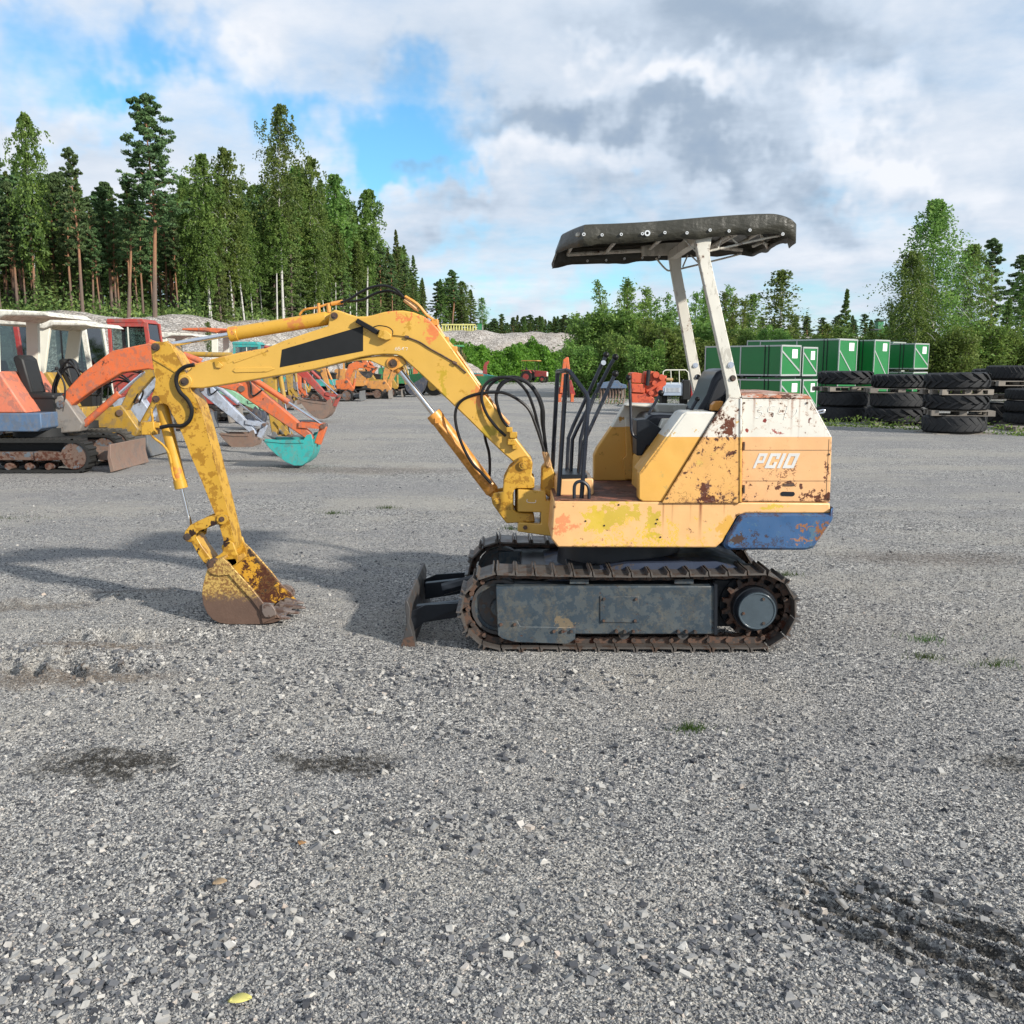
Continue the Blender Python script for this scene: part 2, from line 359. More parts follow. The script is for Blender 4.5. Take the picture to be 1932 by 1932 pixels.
def stains(t, col):
    nz = t.noise(7, 7, .75, out=1)
    ww = t.n('ShaderNodeVectorMath', operation='SCALE'); ws_ = t.n('ShaderNodeVectorMath', operation='SUBTRACT'); t.l(nz, ws_.inputs[0]); ws_.inputs[1].default_value = (.5, .5, .5)
    t.l(ws_.outputs[0], ww.inputs[0]); ww.inputs['Scale'].default_value = .55; aa = t.n('ShaderNodeVectorMath', operation='ADD'); t.l(t.pos, aa.inputs[0]); t.l(ww.outputs[0], aa.inputs[1])
    pt = t.mr(t.noise(38, 6, .75, off=4), .36, .56, .25, 1)
    OIL = (.028, .025, .020); MUD = (.135, .10, .07)
    for (u, v, rx, ry, k_, am) in ((200, 1452, .27, .13, OIL, .97), (640, 1444, .22, .10, OIL, .97), (560, 1440, .14, .06, OIL, .7), (290, 1440, .16, .06, OIL, .6), (120, 1283, .55, .16, MUD, .75), (160, 1232, .5, .10, MUD, .75), (60, 1150, .5, .12, MUD, .55), (250, 1125, .4, .10, MUD, .45), (1760, 1050, .9, .35, MUD, .5), (1925, 1440, .2, .12, OIL, .8), (630, 890, 2.2, .5, MUD, .5), (430, 870, 1.3, .3, (.06, .05, .04), .5)):
        p = G(u, v); s_ = t.n('ShaderNodeVectorMath', operation='SUBTRACT'); t.l(aa.outputs[0], s_.inputs[0]); s_.inputs[1].default_value = (p[0], p[1], 0)
        d_ = t.n('ShaderNodeVectorMath', operation='MULTIPLY'); t.l(s_.outputs[0], d_.inputs[0]); d_.inputs[1].default_value = (1/rx, 1/ry, 0)
        l_ = t.n('ShaderNodeVectorMath', operation='LENGTH'); t.l(d_.outputs[0], l_.inputs[0])
        col = t.mix(t.math('MULTIPLY', t.mr(l_.outputs['Value'], 1.3, .35, 0, am), pt), col, k_)
    # damp soil showing in the tyre grooves at the right
    sx_ = t.n('ShaderNodeSeparateXYZ'); t.l(aa.outputs[0], sx_.inputs[0]); s2_ = t.n('ShaderNodeSeparateXYZ'); t.l(t.pos, s2_.inputs[0])
    du = t.math('ADD', t.math('MULTIPLY', t.math('SUBTRACT', s2_.outputs[0], GR0[0]), GRU[0]), t.math('MULTIPLY', t.math('SUBTRACT', s2_.outputs[1], GR0[1]), GRU[1]))
    dv = t.math('ADD', t.math('MULTIPLY', t.math('SUBTRACT', s2_.outputs[0], GR0[0]), -GRU[1]), t.math('MULTIPLY', t.math('SUBTRACT', s2_.outputs[1], GR0[1]), GRU[0]))
    wob = t.math('MULTIPLY', t.noise(5, 5, .7, off=2), 7)
    st_ = t.math('SINE', t.math('ADD', t.math('MULTIPLY', dv, 74), wob)); m1 = t.mr(st_, -.75, .1, 1, 0)
    m2 = t.math('MULTIPLY', t.mr(t.math('ABSOLUTE', du), .46, .28), t.mr(t.math('ADD', t.math('ABSOLUTE', dv), t.math('MULTIPLY', t.noise(9, 4), .16)), .31, .20))
    col = t.mix(t.math('MULTIPLY', t.math('MULTIPLY', t.math('MULTIPLY', m1, m2), t.mr(t.noise(13, 5, .7, off=6), .33, .55, .35, 1)), .9), col, (.040, .035, .028))
    return col
col = stains(t, col)
hh = t.math('ADD', t.math('MULTIPLY', va.outputs['Distance'], -.35), t.math('ADD', t.math('MULTIPLY', vb.outputs['Distance'], -.5), t.math('ADD', t.math('MULTIPLY', ga.outputs[1], .25), t.math('MULTIPLY', gb.outputs[1], .35))))
t.bump(t.math('ADD', hh, t.math('MULTIPLY', t.noise(16, 6, .7), 1.4)), 1.0, .022)
ground_mat = t.done(col)
tag(gridmesh('ground', X, Yg, Z, ground_mat), 'grey crushed gravel yard with ruts and dark oil stains', None, kind='structure')

def stones(name, n, ylo, yhi, smin, smax, seed, mat, power=1.6, clusters=None, sink=.3):
    rs = np.random.RandomState(seed)
    if clusters is None:
        y = ylo*(yhi/ylo)**rs.rand(n); x = rs.uniform(-.62, .62, n)*(y+.5)
    else:
        k = rs.randint(0, len(clusters), n); cl = np.array(clusters)[k]
        x = cl[:, 0]+rs.randn(n)*cl[:, 2]; y = cl[:, 1]+rs.randn(n)*cl[:, 3]
    keep = (y > 1.3)&(y < yhi); x = x[keep]; y = y[keep]; n = len(x)
    s = smin+(smax-smin)*rs.rand(n)**power*1.0
    iv = np.array([(x_, y_, z_) for z_ in (-1, 1) for y_ in (-1, 1) for x_ in (-1, 1)], float)*.72
    fi = np.array([(0, 2, 3), (0, 3, 1), (4, 5, 7), (4, 7, 6), (0, 1, 5), (0, 5, 4), (2, 6, 7), (2, 7, 3), (0, 4, 6), (0, 6, 2), (1, 3, 7), (1, 7, 5)])
    V = (iv[None]*np.where(rs.rand(n, 8, 3) < .5, 1, rs.uniform(.25, 1, (n, 8, 3))))*s[:, None, None]*.5
    V = V*np.stack((rs.uniform(.8, 1.35, n), rs.uniform(.7, 1.1, n), rs.uniform(.45, .85, n)), -1)[:, None]
    a = rs.rand(n)*6.28; ca, sa = np.cos(a)[:, None], np.sin(a)[:, None]; b = rs.uniform(-.7, .7, n); cb, sb = np.cos(b)[:, None], np.sin(b)[:, None]
    vx, vy, vz = V[..., 0], V[..., 1], V[..., 2]; vx, vz = vx*cb-vz*sb, vx*sb+vz*cb
    V = np.stack((vx*ca-vy*sa+x[:, None], vx*sa+vy*ca+y[:, None], vz+(gh(x, y)*(1-smooth(np.hypot(x, y), 14, 30))+s*(.5-sink)*.55)[:, None]), -1)
    Fc = fi[None]+(np.arange(n)*8)[:, None, None]
    me = bpy.data.meshes.new(name); me.vertices.add(n*8); me.vertices.foreach_set('co', V.ravel())
    m = n*12; me.loops.add(m*3); me.loops.foreach_set('vertex_index', Fc.ravel()); me.polygons.add(m)
    me.polygons.foreach_set('loop_start', np.arange(m)*3); me.polygons.foreach_set('loop_total', np.full(m, 3)); me.update()
    at = me.attributes.new('tone', 'FLOAT', 'POINT'); at.data.foreach_set('value', np.repeat(rs.rand(n), 8).astype('f'))
    me.materials.append(mat); me.shade_flat(); o = bpy.data.objects.new(name, me); C.objects.link(o); return o
t = MT('gravel_stone', .85, spec=.35)
at = t.n('ShaderNodeAttribute', attribute_name='tone')
col = t.ramp(at.outputs['Fac'], [(0, (.035, .038, .047)), (.35, (.145, .148, .158)), (.6, (.30, .294, .282)), (.85, (.43, .415, .385)), (.965, (.54, .52, .48)), (.99, (.46, .38, .32)), (1, (.64, .62, .58))])
col = stains(t, t.mix(t.noise(140, 4, .7), t.mix(.3, col, (.05, .05, .05)), col))
t.bump(t.noise(160, 3), .4, .002); stone_mat = t.done(col)
cl = [(G(u, v)[0], G(u, v)[1], sx, sy) for u, v, sx, sy in ((1740, 1760, .3, .2), (760, 1340, .5, .25), (300, 1320, .5, .3), (730, 1560, .5, .12), (300, 1750, .35, .12), (1300, 1440, .6, .25), (130, 1860, .3, .12), (1250, 1800, .35, .12), (900, 1280, .5, .12), (90, 1250, .5, .1))]
tag(stones('gravel', 300000, 1.7, 10, .0035, .012, 1, stone_mat), 'loose grey gravel strewn over the yard', None, kind='stuff')
tag(stones('stones', 4200, 1.7, 13, .011, .036, 2, stone_mat, 4.2), 'larger pale and dark stones scattered in the gravel', None, kind='stuff')
tag(stones('stones', 5200, 1.7, 8, .010, .036, 3, stone_mat, 2.4, clusters=cl), 'clusters of coarse stones thrown up beside the ruts', None, kind='stuff')

# bank of pale crushed stone with a plateau behind it
CREST = np.array([(-90, 30), (-60, 34), (-40, 38), (-19, 48), (-16.3, 60), (-12, 78), (-6.2, 95), (8, 100), (40, 104), (90, 100), (200, 90)], float)
CZ = np.array([3.8, 3.8, 3.9, 4.0, 4.3, 4.6, 4.9, 4.75, 4.6, 4.6, 4.6])
def bankz(x, y):
    x = np.asarray(x, float); y = np.asarray(y, float); best = np.full(x.shape, 1e9); zc = np.zeros(x.shape); sg = np.zeros(x.shape)
    for i in range(len(CREST)-1):
        a, b = CREST[i], CREST[i+1]; d = b-a; L2 = d@d
        t_ = np.clip(((x-a[0])*d[0]+(y-a[1])*d[1])/L2, 0, 1); px = a[0]+d[0]*t_; py = a[1]+d[1]*t_
        ds = np.hypot(x-px, y-py); m = ds < best
        cr_ = d[0]*(y-a[1])-d[1]*(x-a[0])
        best = np.where(m, ds, best); zc = np.where(m, CZ[i]+(CZ[i+1]-CZ[i])*t_, zc); sg = np.where(m, np.sign(cr_), sg)
    s = best*sg
    wob = .25*np.sin(x*.7+y*.5)+.18*np.sin(x*1.9-y*1.1)+.1*np.sin(x*4+y*3.1)
    z = zc*np.clip((s+7.5+wob)/7.5, 0, 1)**.8
    return np.where(s > 0, zc+.0*s+wob*.4, z)+np.where(s > -7, wob*.16, 0)-.06
bx_ = axis([(-160, -60, 4), (-60, 12, .5), (12, 60, 2), (60, 200, 10)]); by_ = axis([(26, 104, .6), (104, 140, 3), (140, 420, 20)])
BX, BY = np.meshgrid(bx_, by_); BZ = bankz(BX, BY)
BZ = np.where(BZ < .0, -.4, BZ)
t = MT('bank_gravel', .95, spec=.2)
v_ = t.vor(9); g_ = grey(v_); v2 = t.vor(3.2); g2 = grey(v2)
col = t.ramp(g_.outputs[0], [(0, (.17, .155, .14)), (.5, (.36, .33, .30)), (1, (.56, .53, .49))])
col = t.mix(t.mr(g2.outputs[1], .8, .85, 0, .5), col, (.50, .47, .44))
col = t.mix(t.mr(t.noise(.25, 6, .65), .45, .7, 0, .45), col, (.30, .25, .20))
t.bump(t.math('ADD', t.math('MULTIPLY', v_.outputs['Distance'], -1), t.noise(2.5, 6, .7)), .9, .12); bank_mat = t.done(col)
tag(gridmesh('gravel_bank', BX, BY, BZ, bank_mat), 'long bank of pale crushed stone in front of the forest', None, kind='structure')

# ------------------------------------------------------------------ the yellow mini excavator
CY = 5.44                                       # middle plane of boom, stick and bucket
NY = 4.90; FY = 5.94                            # near and far side of the upper body
wp = lambda zf, x, y, Y=NY: q(zf, x, y, Y)
zwhite = wp(z5, 900, 585)[2]
WHITE = (.66, .64, .57)
m_arm = paint('arm_paint', YEL, patch=MUST, pthr=.52, pscale=15, edge=.012, speck=.2, rscale=34, rust=.70, rough=.38,
              late=[(q(z3, 600, 960, CY), .018, .014, RUSTD, 2.2), (q(z3, 450, 1010, CY), .012, .012, RUSTD, 2.2), (q(z3, 560, 1270, CY), .04, .025, RUSTD, 1.6), (q(z3, 440, 1170, CY), .012, .03, RUSTD, 2.2), (q(z3, 690, 1080, CY), .015, .012, RUSTD, 2.0)])
m_boom = paint('boom_paint', (.60, .355, .065), patch=(.45, .25, .025), pthr=.60, pscale=8, rust=.745, edge=.010, speck=.2, rscale=34, rough=.36,
               spots=[(q(z4, 960, 1120, CY), .05, .03, (.38, .27, .015), .8), (q(z4, 620, 770, CY), .02, .08, (.42, .29, .015), .8), (q(z4, 540, 300, CY), .03, .10, (.66, .17, .06), .8), (q(z4, 400, 240, CY), .2, .013, (.62, .15, .05), .7), (q(z4, 880, 790, CY), .03, .1, (.62, .2, .06), .9)])
m_cyl = paint('cylinder_paint', (.56, .31, .035), patch=(.52, .20, .05), pthr=.60, pscale=9, rust=.73, speck=.2, rscale=34, rough=.36)
m_cylo = paint('boom_cylinder_paint', (.62, .27, .05), patch=(.45, .19, .02), pthr=.55, pscale=7, rust=.70, rough=.42)
m_body = paint('lower_body_paint', (.74, .43, .185), speck=.25, edge=.016, rust=.705, rough=.42, rscale=26,
               spots=[(wp(z5, 480, 1060), .08, .06, (.50, .37, .03), 1.5), (wp(z5, 680, 1110), .03, .085, (.50, .37, .03), 1.0), (wp(z5, 330, 1090), .05, .05, (.58, .42, .03), 1.4), (wp(z5, 620, 1225), .33, .018, (.64, .43, .015), .8), (wp(z5, 1400, 1015), .06, .015, (.58, .42, .04), 1.0),
                      (wp(z5, 130, 1110), .035, .05, (.66, .22, .09), 2.2), (wp(z5, 200, 1120), .014, .02, (.66, .24, .10), 2.2), (wp(z5, 1130, 1150), .05, .07, (.62, .34, .05), 1.0)],
               streaks=[(wp(z5, 970, 1000)[0], wp(z5, 0, 990)[2], wp(z5, 0, 1225)[2], .014, 1.0), (wp(z5, 745, 1000)[0], wp(z5, 0, 990)[2], wp(z5, 0, 1180)[2], .008, .7), (wp(z5, 800, 1000)[0], wp(z5, 0, 990)[2], wp(z5, 0, 1150)[2], .007, .6), (wp(z5, 910, 1000)[0], wp(z5, 0, 990)[2], wp(z5, 0, 1110)[2], .006, .6), (wp(z5, 1113, 1000)[0], wp(z5, 0, 990)[2], wp(z5, 0, 1080)[2], .007, .6)])
m_panel = paint('side_panel_paint', (.67, .37, .115), patch=(.62, .40, .10), pthr=.60, pscale=7, edge=.016, speck=.3, rust=.64, rscale=24, rough=.42, band=[(zwhite, WHITE, True)],
                streaks=[(wp(z5, x_, 900)[0], wp(z5, 0, 370+j_)[2], wp(z5, 0, 560+j_*2)[2], .008, a_) for x_, j_, a_ in ((1160, 80, .9), (1190, 60, .6))],
                late=[(wp(z5, 1140, 520), .022, .028, (.15, .04, .015), 1.3), (wp(z5, 1130, 560), .018, .012, (.15, .04, .015), 1.5), (wp(z5, 1020, 950), .03, .014, (.12, .03, .012), 1.6), (wp(z5, 985, 900), .012, .02, (.13, .035, .014), 1.6), (wp(z5, 900, 978), .09, .004, (.10, .03, .012), 1.6), (wp(z5, 1120, 975), .05, .006, (.10, .03, .012), 1.6), (wp(z5, 1165, 685), .018, .004, (.12, .03, .012), 1.5)])
m_fender = paint('fender_paint', (.68, .37, .08), patch=(.55, .34, .09), pthr=.60, pscale=12, edge=.014, speck=.15, rust=.715, rscale=30, rough=.42, band=[(zwhite, WHITE, True)])
m_hood = paint('hood_paint', (.71, .40, .185), patch=(.60, .40, .12), pthr=.66, edge=.020, speck=.3, rust=.655, rscale=34, rough=.42, band=[(zwhite, WHITE, True)],
               streaks=[(wp(z5, x_, 900)[0], wp(z5, 0, 345)[2], wp(z5, 0, b_)[2], r_, a_) for x_, b_, r_, a_ in ((1275, 560, .010, .75), (1365, 560, .006, .8), (1500, 600, .011, .8), (1475, 470, .009, .6), (1545, 640, .006, .9), (1630, 520, .008, .6), (1420, 430, .008, .5), (1590, 470, .008, .5), (1700, 620, .006, .5))],
               late=[(wp(z5, 1440, 890), .012, .011, (.12, .035, .014), 1.4), (wp(z5, 1500, 870), .022, .006, (.12, .035, .014), 1.4), (wp(z5, 1575, 885), .006, .009, (.12, .035, .014), 1.2), (wp(z5, 1660, 950), .045, .013, (.12, .035, .014), 1.5), (wp(z5, 1740, 950), .012, .015, (.12, .035, .014), 1.5), (wp(z5, 1440, 800), .05, .006, (.16, .05, .02), 2.4), (wp(z5, 1735, 800), .006, .03, (.16, .05, .02), 1.8), (wp(z5, 1250, 548), .006, .006, (.35, .06, .04), 1.3), (wp(z5, 1358, 485), .004, .008, (.30, .04, .03), 1.3), (wp(z5, 1440, 555), .02, .003, (.45, .07, .05), 1.5), (wp(z5, 1630, 485), .004, .012, (.2, .05, .03), 1.3)])
m_cw = paint('counterweight_paint', (.036, .098, .22), patch=(.07, .14, .20), pthr=.58, pscale=8, edge=.016, speck=.2, rust=.665, rscale=30, rough=.4,
             late=[(wp(z5, 1590, 1120), .03, .005, (.38, .16, .05), 1.4), (wp(z5, 1570, 1195), .04, .006, (.42, .19, .07), 1.4), (wp(z5, 1690, 1170), .014, .05, (.30, .12, .04), 1.5), (wp(z5, 1300, 1225), .09, .008, (.06, .03, .02), 1.8), (wp(z5, 1190, 1200), .02, .02, (.07, .04, .03), 1.8), (wp(z5, 1470, 1255), .14, .004, (.05, .03, .025), 1.4)])
m_white = paint('post_paint', (.60, .58, .51), patch=(.46, .44, .38), pthr=.56, pscale=8, rust=.68, speck=.2, edge=.012, rscale=24, rough=.5, pscale3=(1, 1, .35))
m_rustw = paint('rusty_white', (.50, .42, .36), patch=(.42, .15, .08), pthr=.48, pscale=22, rust=.60, rough=.75, pscale3=(.5, 1, 1))
m_deck = paint('deck_paint', (.10, .045, .03), patch=(.24, .09, .055), pthr=.55, rust=.62, rough=.7)
m_black = plain('black_paint', (.014, .017, .022), .38); m_decal = plain('black_decal', (.012, .013, .014), .6, bump=.1, var=.5)
m_tubeb = paint('guard_paint', (.012, .016, .026), rust=.725, rscale=30, rough=.32, patch=(.03, .035, .045), pthr=.6)
m_vinyl = plain('seat_vinyl', (.014, .016, .022), .33, var=.35, bump=.15)
m_chrome = plain('chrome', (.78, .78, .80), .12, 1, .05, 4, 0)
m_steel = paint('dirty_steel', (.070, .068, .068), patch=(.085, .062, .050), pthr=.54, pscale=14, rust=.74, rough=.55, metal=.35)
m_shoe = paint('shoe_steel', (.115, .102, .092), patch=(.10, .068, .052), pthr=.54, pscale=16, rust=.76, rough=.5, metal=.45)
m_bolt = paint('rusty_bolt', (.115, .068, .048), patch=(.06, .048, .042), pthr=.5, rust=.66, rough=.65, pscale=30, metal=.3)
m_frame = paint('track_frame_paint', (.030, .047, .063), patch=(.058, .072, .080), pthr=.50, pscale=16, rust=.70, rscale=40, edge=.008, rough=.5, dirt=(.13, .105, .065), dirt_amt=.50, spots=[(q(zT, 780, 510, 4.86), .05, .03, (.17, .13, .08), 1.6)])
m_blue = paint('dark_blue_paint', (.030, .042, .075), patch=(.06, .05, .045), pthr=.56, rust=.72, rough=.5)
m_glossd = plain('drive_cover', (.06, .08, .095), .22, 0, .4, 14, .05)
m_rubber = plain('hose_rubber', (.010, .010, .011), .38, 0, .3, 20, .15)
m_brass = plain('fitting', (.55, .34, .17), .45, .5, .4, 40, .3)
m_tarp = MT('tarpaulin', .42, spec=.5); m_tarp.bump(m_tarp.math('ADD', m_tarp.noise(9, 5, .6, sc3=(1, 1, 2)), m_tarp.math('MULTIPLY', m_tarp.noise(4, 3, .5, sc3=(2, 1, .5)), 1.4)), .55, .02)
m_tarp = m_tarp.done(m_tarp.mix(m_tarp.noise(6, 6, .7), (.022, .021, .015), (.050, .047, .033)))
m_bucket = MT('bucket_metal', .55, .35)
zs = m_bucket.n('ShaderNodeSeparateXYZ'); m_bucket.l(m_bucket.pos, zs.inputs[0])
wear = m_bucket.math('ADD', m_bucket.mr(zs.outputs[2], .30, .03, 0, .55, False), m_bucket.math('MULTIPLY', m_bucket.noise(48, 10, .85), .62))
c_ = m_bucket.mix(m_bucket.mr(m_bucket.noise(75, 7, .75), .46, .54), (.60, .40, .12), (.26, .135, .045))
c_ = m_bucket.mix(m_bucket.mr(wear, .42, .56), c_, m_bucket.mix(m_bucket.noise(9, 6), (.085, .052, .04), (.20, .125, .09)))
m_bucket.bump(m_bucket.noise(60, 5), .4, .004); m_bucket = m_bucket.done(c_)
m_bin = paint('bucket_inside', (.62, .34, .03), patch=(.035, .024, .018), pthr=.50, pscale=5, rust=.58, rough=.7, rscale=30)
m_tooth = paint('worn_tooth', (.20, .16, .14), patch=(.11, .07, .055), pthr=.5, pscale=14, rust=.68, rough=.55, metal=.4)
m_chalk = plain('chalk', (.78, .76, .70), .9, bump=0)
m_dec = paint('white_decal', (.58, .58, .56), patch=(.48, .40, .30), pthr=.64, pscale=40, rust=.80, rough=.5)

EX = thing('mini_excavator', 'worn yellow mini excavator with open canopy and steel tracks in the middle of the yard', 'excavator', (.6, 5.4, 0))
# --- crawler tracks
ZI = .224; RI = .195; XI = -.065; XS = 1.29; PIT = .1014
def trackpath():
    L = XS-XI; per = 2*L+2*PI*RI; n = int(round(per/PIT)); st = per/n; o = []
    for i in range(n):
        s_ = (i+.35)*st
        if s_ < L: sag = -.012*math.sin(PI*s_/L); o.append((XI+s_, ZI+RI+sag, 0)); continue
        s_ -= L
        if s_ < PI*RI: a = PI/2-s_/RI; o.append((XS+RI*math.cos(a), ZI+RI*math.sin(a), a-PI/2)); continue
        s_ -= PI*RI
        if s_ < L: o.append((XS-s_, ZI-RI, PI)); continue
        s_ -= L; a = -PI/2-s_/RI; o.append((XI+RI*math.cos(a), ZI+RI*math.sin(a), a-PI/2))
    return o
TP = trackpath()
def rot(p, a): return (p[0]*math.cos(a)-p[1]*math.sin(a), p[0]*math.sin(a)+p[1]*math.cos(a))
shoe_prof = [(-.047, .000), (-.049, .006), (-.053, .029), (-.046, .029), (-.040, .010), (.030, .009), (.037, .027), (.043, .027), (.045, .004), (.050, .000)]
def shoe_mesh():
    m = MB(); m.prism(shoe_prof, -.125, .125); return m
for side, y0 in (('near', 4.83), ('far', 5.72)):
    y1 = y0+.25; yc = y0+.125
    ch = MB()
    for i, (x, z, a) in enumerate(TP):           # chain links, one per shoe
        x2, z2_, a2 = TP[(i+1) % len(TP)]
        for yy in (yc-.045, yc+.03):
            lp = [(-.056, -.030), (-.045, -.036), (.0, -.030), (.045, -.036), (.058, -.028), (.058, -.010), (.048, 0), (-.048, 0), (-.058, -.010)]
            ch.prism([(x+rot(p, a)[0], z+rot(p, a)[1]) for p in lp], yy, yy+.016)
        px, pz = (x+x2)/2, (z+z2_)/2; k = rot((0, -.020), a)
        ch.cyl((px+k[0], yc-.062, pz+k[1]), (px+k[0], yc+.062, pz+k[1]), .013, n=8)
    tr = ch.build('track', m_bolt, EX)
    if side == 'near': proto = shoe_mesh().build('track_shoe', m_shoe, tr, off=(0, 0, 0)); shoe0 = proto
    bo = OFF[tr.name]
    for i, (x, z, a) in enumerate(TP):
        o = shoe0 if (i == 0 and side == 'near') else shoe0.copy()
        if o is not shoe0: C.objects.link(o)
        o.parent = tr; o.location = (x-bo[0], yc-bo[1], z-bo[2]); o.rotation_euler = (0, -a+random.Random(i).uniform(-.03, .03), 0)
    # idler
    m = MB(); ci = (XI, ZI); m.ring(ci, .152, .135, yc-.035, yc+.035, 40).ring(ci, .137, .05, yc-.012, yc+.012, 40)
    idl = m.build('idler_wheel', m_steel, EX)
    m = MB(); m.cyl((XI, yc-.05, ZI), (XI, yc+.05, ZI), .048, n=20).ring(ci, .135, .118, yc-.02, yc+.02, 40)
    for k in range(6): a = k*PI/3; m.cyl((XI+.085*math.cos(a), yc-.014, ZI+.085*math.sin(a)), (XI+.085*math.cos(a), yc+.014, ZI+.085*math.sin(a)), .012, n=10)
    m.build('hub', m_frame, idl)
    # sprocket with teeth
    m = MB(); nt_ = 15; pl = []
    for k in range(nt_):
        a = 2*PI*k/nt_
        for da, r in ((-.11, .135), (-.05, .165), (.05, .165), (.11, .135)): pl.append((XS+r*math.cos(a+da), ZI+r*math.sin(a+da)))
    m.prism(pl, yc-.014, yc+.014); spr = m.build('sprocket', m_bolt, EX)
    m = MB(); m.cyl((XS, yc-.075, ZI), (XS, yc+.02, ZI), .118, n=40).cyl((XS, yc-.10, ZI), (XS, yc-.075, ZI), .100, .112, n=40).cyl((XS, yc+.03, ZI), (XS, yc+.06, ZI), .165, n=40)
    m.build('drive_motor', m_black, EX)
    for k in range(9): a = 2*PI*k/9; MB().cyl((XS+.1*math.cos(a), yc-.082, ZI+.1*math.sin(a)), (XS+.1*math.cos(a), yc-.074, ZI+.1*math.sin(a)), .008, n=6).build('bolt', m_bolt, spr)
    if side == 'near':
        cy_ = 4.84
        m = MB(); m.cyl((XS, cy_, ZI), (XS, 4.87, ZI), .094, n=48).ring((XS, ZI), .099, .090, cy_-.004, cy_+.02, 48); dc = m.build('drive_cover', m_glossd, EX, bevel=.002)
        for dx, dz in ((-.072, -.012), (.036, -.066), (.030, .066)): MB().cyl((XS+dx, cy_-.008, ZI+dz), (XS+dx, cy_, ZI+dz), .008, n=6).build('plug', m_bolt, dc)
    MB().box(XI+.02, XS-.05, yc+.07, yc+.09, .09, .37).build('dark_inner_plate', m_black, EX)  # inner side of the frame: black plate added to paint the shaded track interior dark
    # track frame
    yf = 4.855 if side == 'near' else 5.80
    pl = poly(zT, [(472, 338), (1475, 336), (1475, 556), (480, 556)], 4.86)
    m = MB(); m.prism(pl, yf, yf+.20); tf = m.build('track_frame', m_frame, EX, bevel=.006)
    if side == 'near':
        m = MB(); m.prism(poly(zT, [(948, 383), (1125, 383), (1127, 505), (948, 503)], 4.85), yf-.006, yf+.002); cp = m.build('inspection_plate', m_frame, tf, bevel=.002)
        for bx2, by2 in ((967, 395), (1112, 396), (965, 494), (1108, 494)): b = q(zT, bx2, by2, 4.85); MB().cyl((b[0], yf-.015, b[2]), (b[0], yf-.005, b[2]), .0075, n=6).build('bolt', m_bolt, cp)
        m = MB(); m.prism(poly(zT, [(480, 495), (570, 494), (585, 520), (836, 524), (834, 578), (800, 600), (560, 592), (500, 575), (482, 560)], 4.85), yf-.012, yf+.03); g_ = m.build('track_guide_plate', m_frame, tf, bevel=.003)
        for bx2, by2 in ((497, 510), (560, 510), (738, 541), (777, 541), (817, 541), (1022, 541), (1060, 543), (1099, 543), (1304, 543), (1341, 543), (1380, 544)):
            b = q(zT, bx2, by2, 4.85); MB().cyl((b[0], yf-.024, b[2]), (b[0], yf+.002, b[2]), .0085, n=6).build('bolt', m_bolt, tf)
        for bx2 in (1060, 1330): b = q(zT, bx2, 562, 4.85); MB().cyl((b[0], yf+.02, b[2]), (b[0], yf+.18, b[2]), .030, n=16).build('track_roller', m_steel, tf)
        for bx2 in (855, 1335): b = q(zT, bx2, 322, 4.85); MB().box(b[0]-.05, b[0]+.05, yf+.02, yf+.16, b[2]-.012, b[2]+.012).build('carrier_bracket', m_frame, tf)
        m = MB(); m.prism(poly(zT, [(1468, 330), (1482, 330), (1482, 558), (1468, 558)], 4.85), yf-.01, yf+.2); m.build('end_rib', m_black, tf)
# centre frame under the body, slew ring
m = MB(); m.box(.05, 1.2, 5.0, 5.80, .20, .36); m.box(.3, .95, 4.98, 5.82, .30, .42); m.build('centre_frame', m_black, EX, bevel=.01)
m = MB(); m.cyl((.62, 5.42, .36), (.62, 5.42, .53), .36, .34, n=40); m.build('slew_ring', m_black, EX)
m = MB(); m.loft([(.1, 4.98, .34), (.62, 4.98, .45), (1.1, 4.98, .46), (1.32, 4.98, .40)], [(.1, 5.8, .34), (.62, 5.8, .45), (1.1, 5.8, .46), (1.32, 5.8, .40)]); m.build('undercarriage_cover', m_blue, EX)
# --- blade
bl = [(60, 402), (72, 402), (84, 440), (80, 500), (98, 560), (105, 618), (42, 612), (56, 560), (68, 505), (62, 440)]
m = MB(); m.prism(poly(zT, bl, 4.95), 4.93, 5.93); bld = m.build('blade', m_steel, EX, bevel=.003)
m = MB(); m.prism(poly(zT, [(98, 560), (110, 618), (40, 614), (55, 570)], 4.95), 4.922, 4.932); m.build('cutting_edge', m_bolt, bld)
for yy in (5.05, 5.60):
    a = q(zT, 100, 500, 4.95); b = q(zT, 310, 420, 4.95)
    m = MB(); m.loft([(a[0], yy, a[2]+.06), (a[0], yy, a[2]-.04), (.05, yy, .19), (.05, yy, .26)], [(a[0], yy+.05, a[2]+.06), (a[0], yy+.05, a[2]-.04), (.05, yy+.05, .19), (.05, yy+.05, .26)]); m.build('blade_arm', m_black, EX, bevel=.004)
m = MB(); m.tube([(-.40, 5.35, .22), (.05, 5.35, .35)], .035); m.build('blade_cylinder', m_black, EX)
for yy in (5.03, 5.80):
    m = MB(); m.prism(poly(zT, [(84, 455), (150, 425), (300, 415), (300, 440), (150, 500), (96, 545)], 5.03), yy, yy+.015); m.build('blade_gusset', m_black, bld)
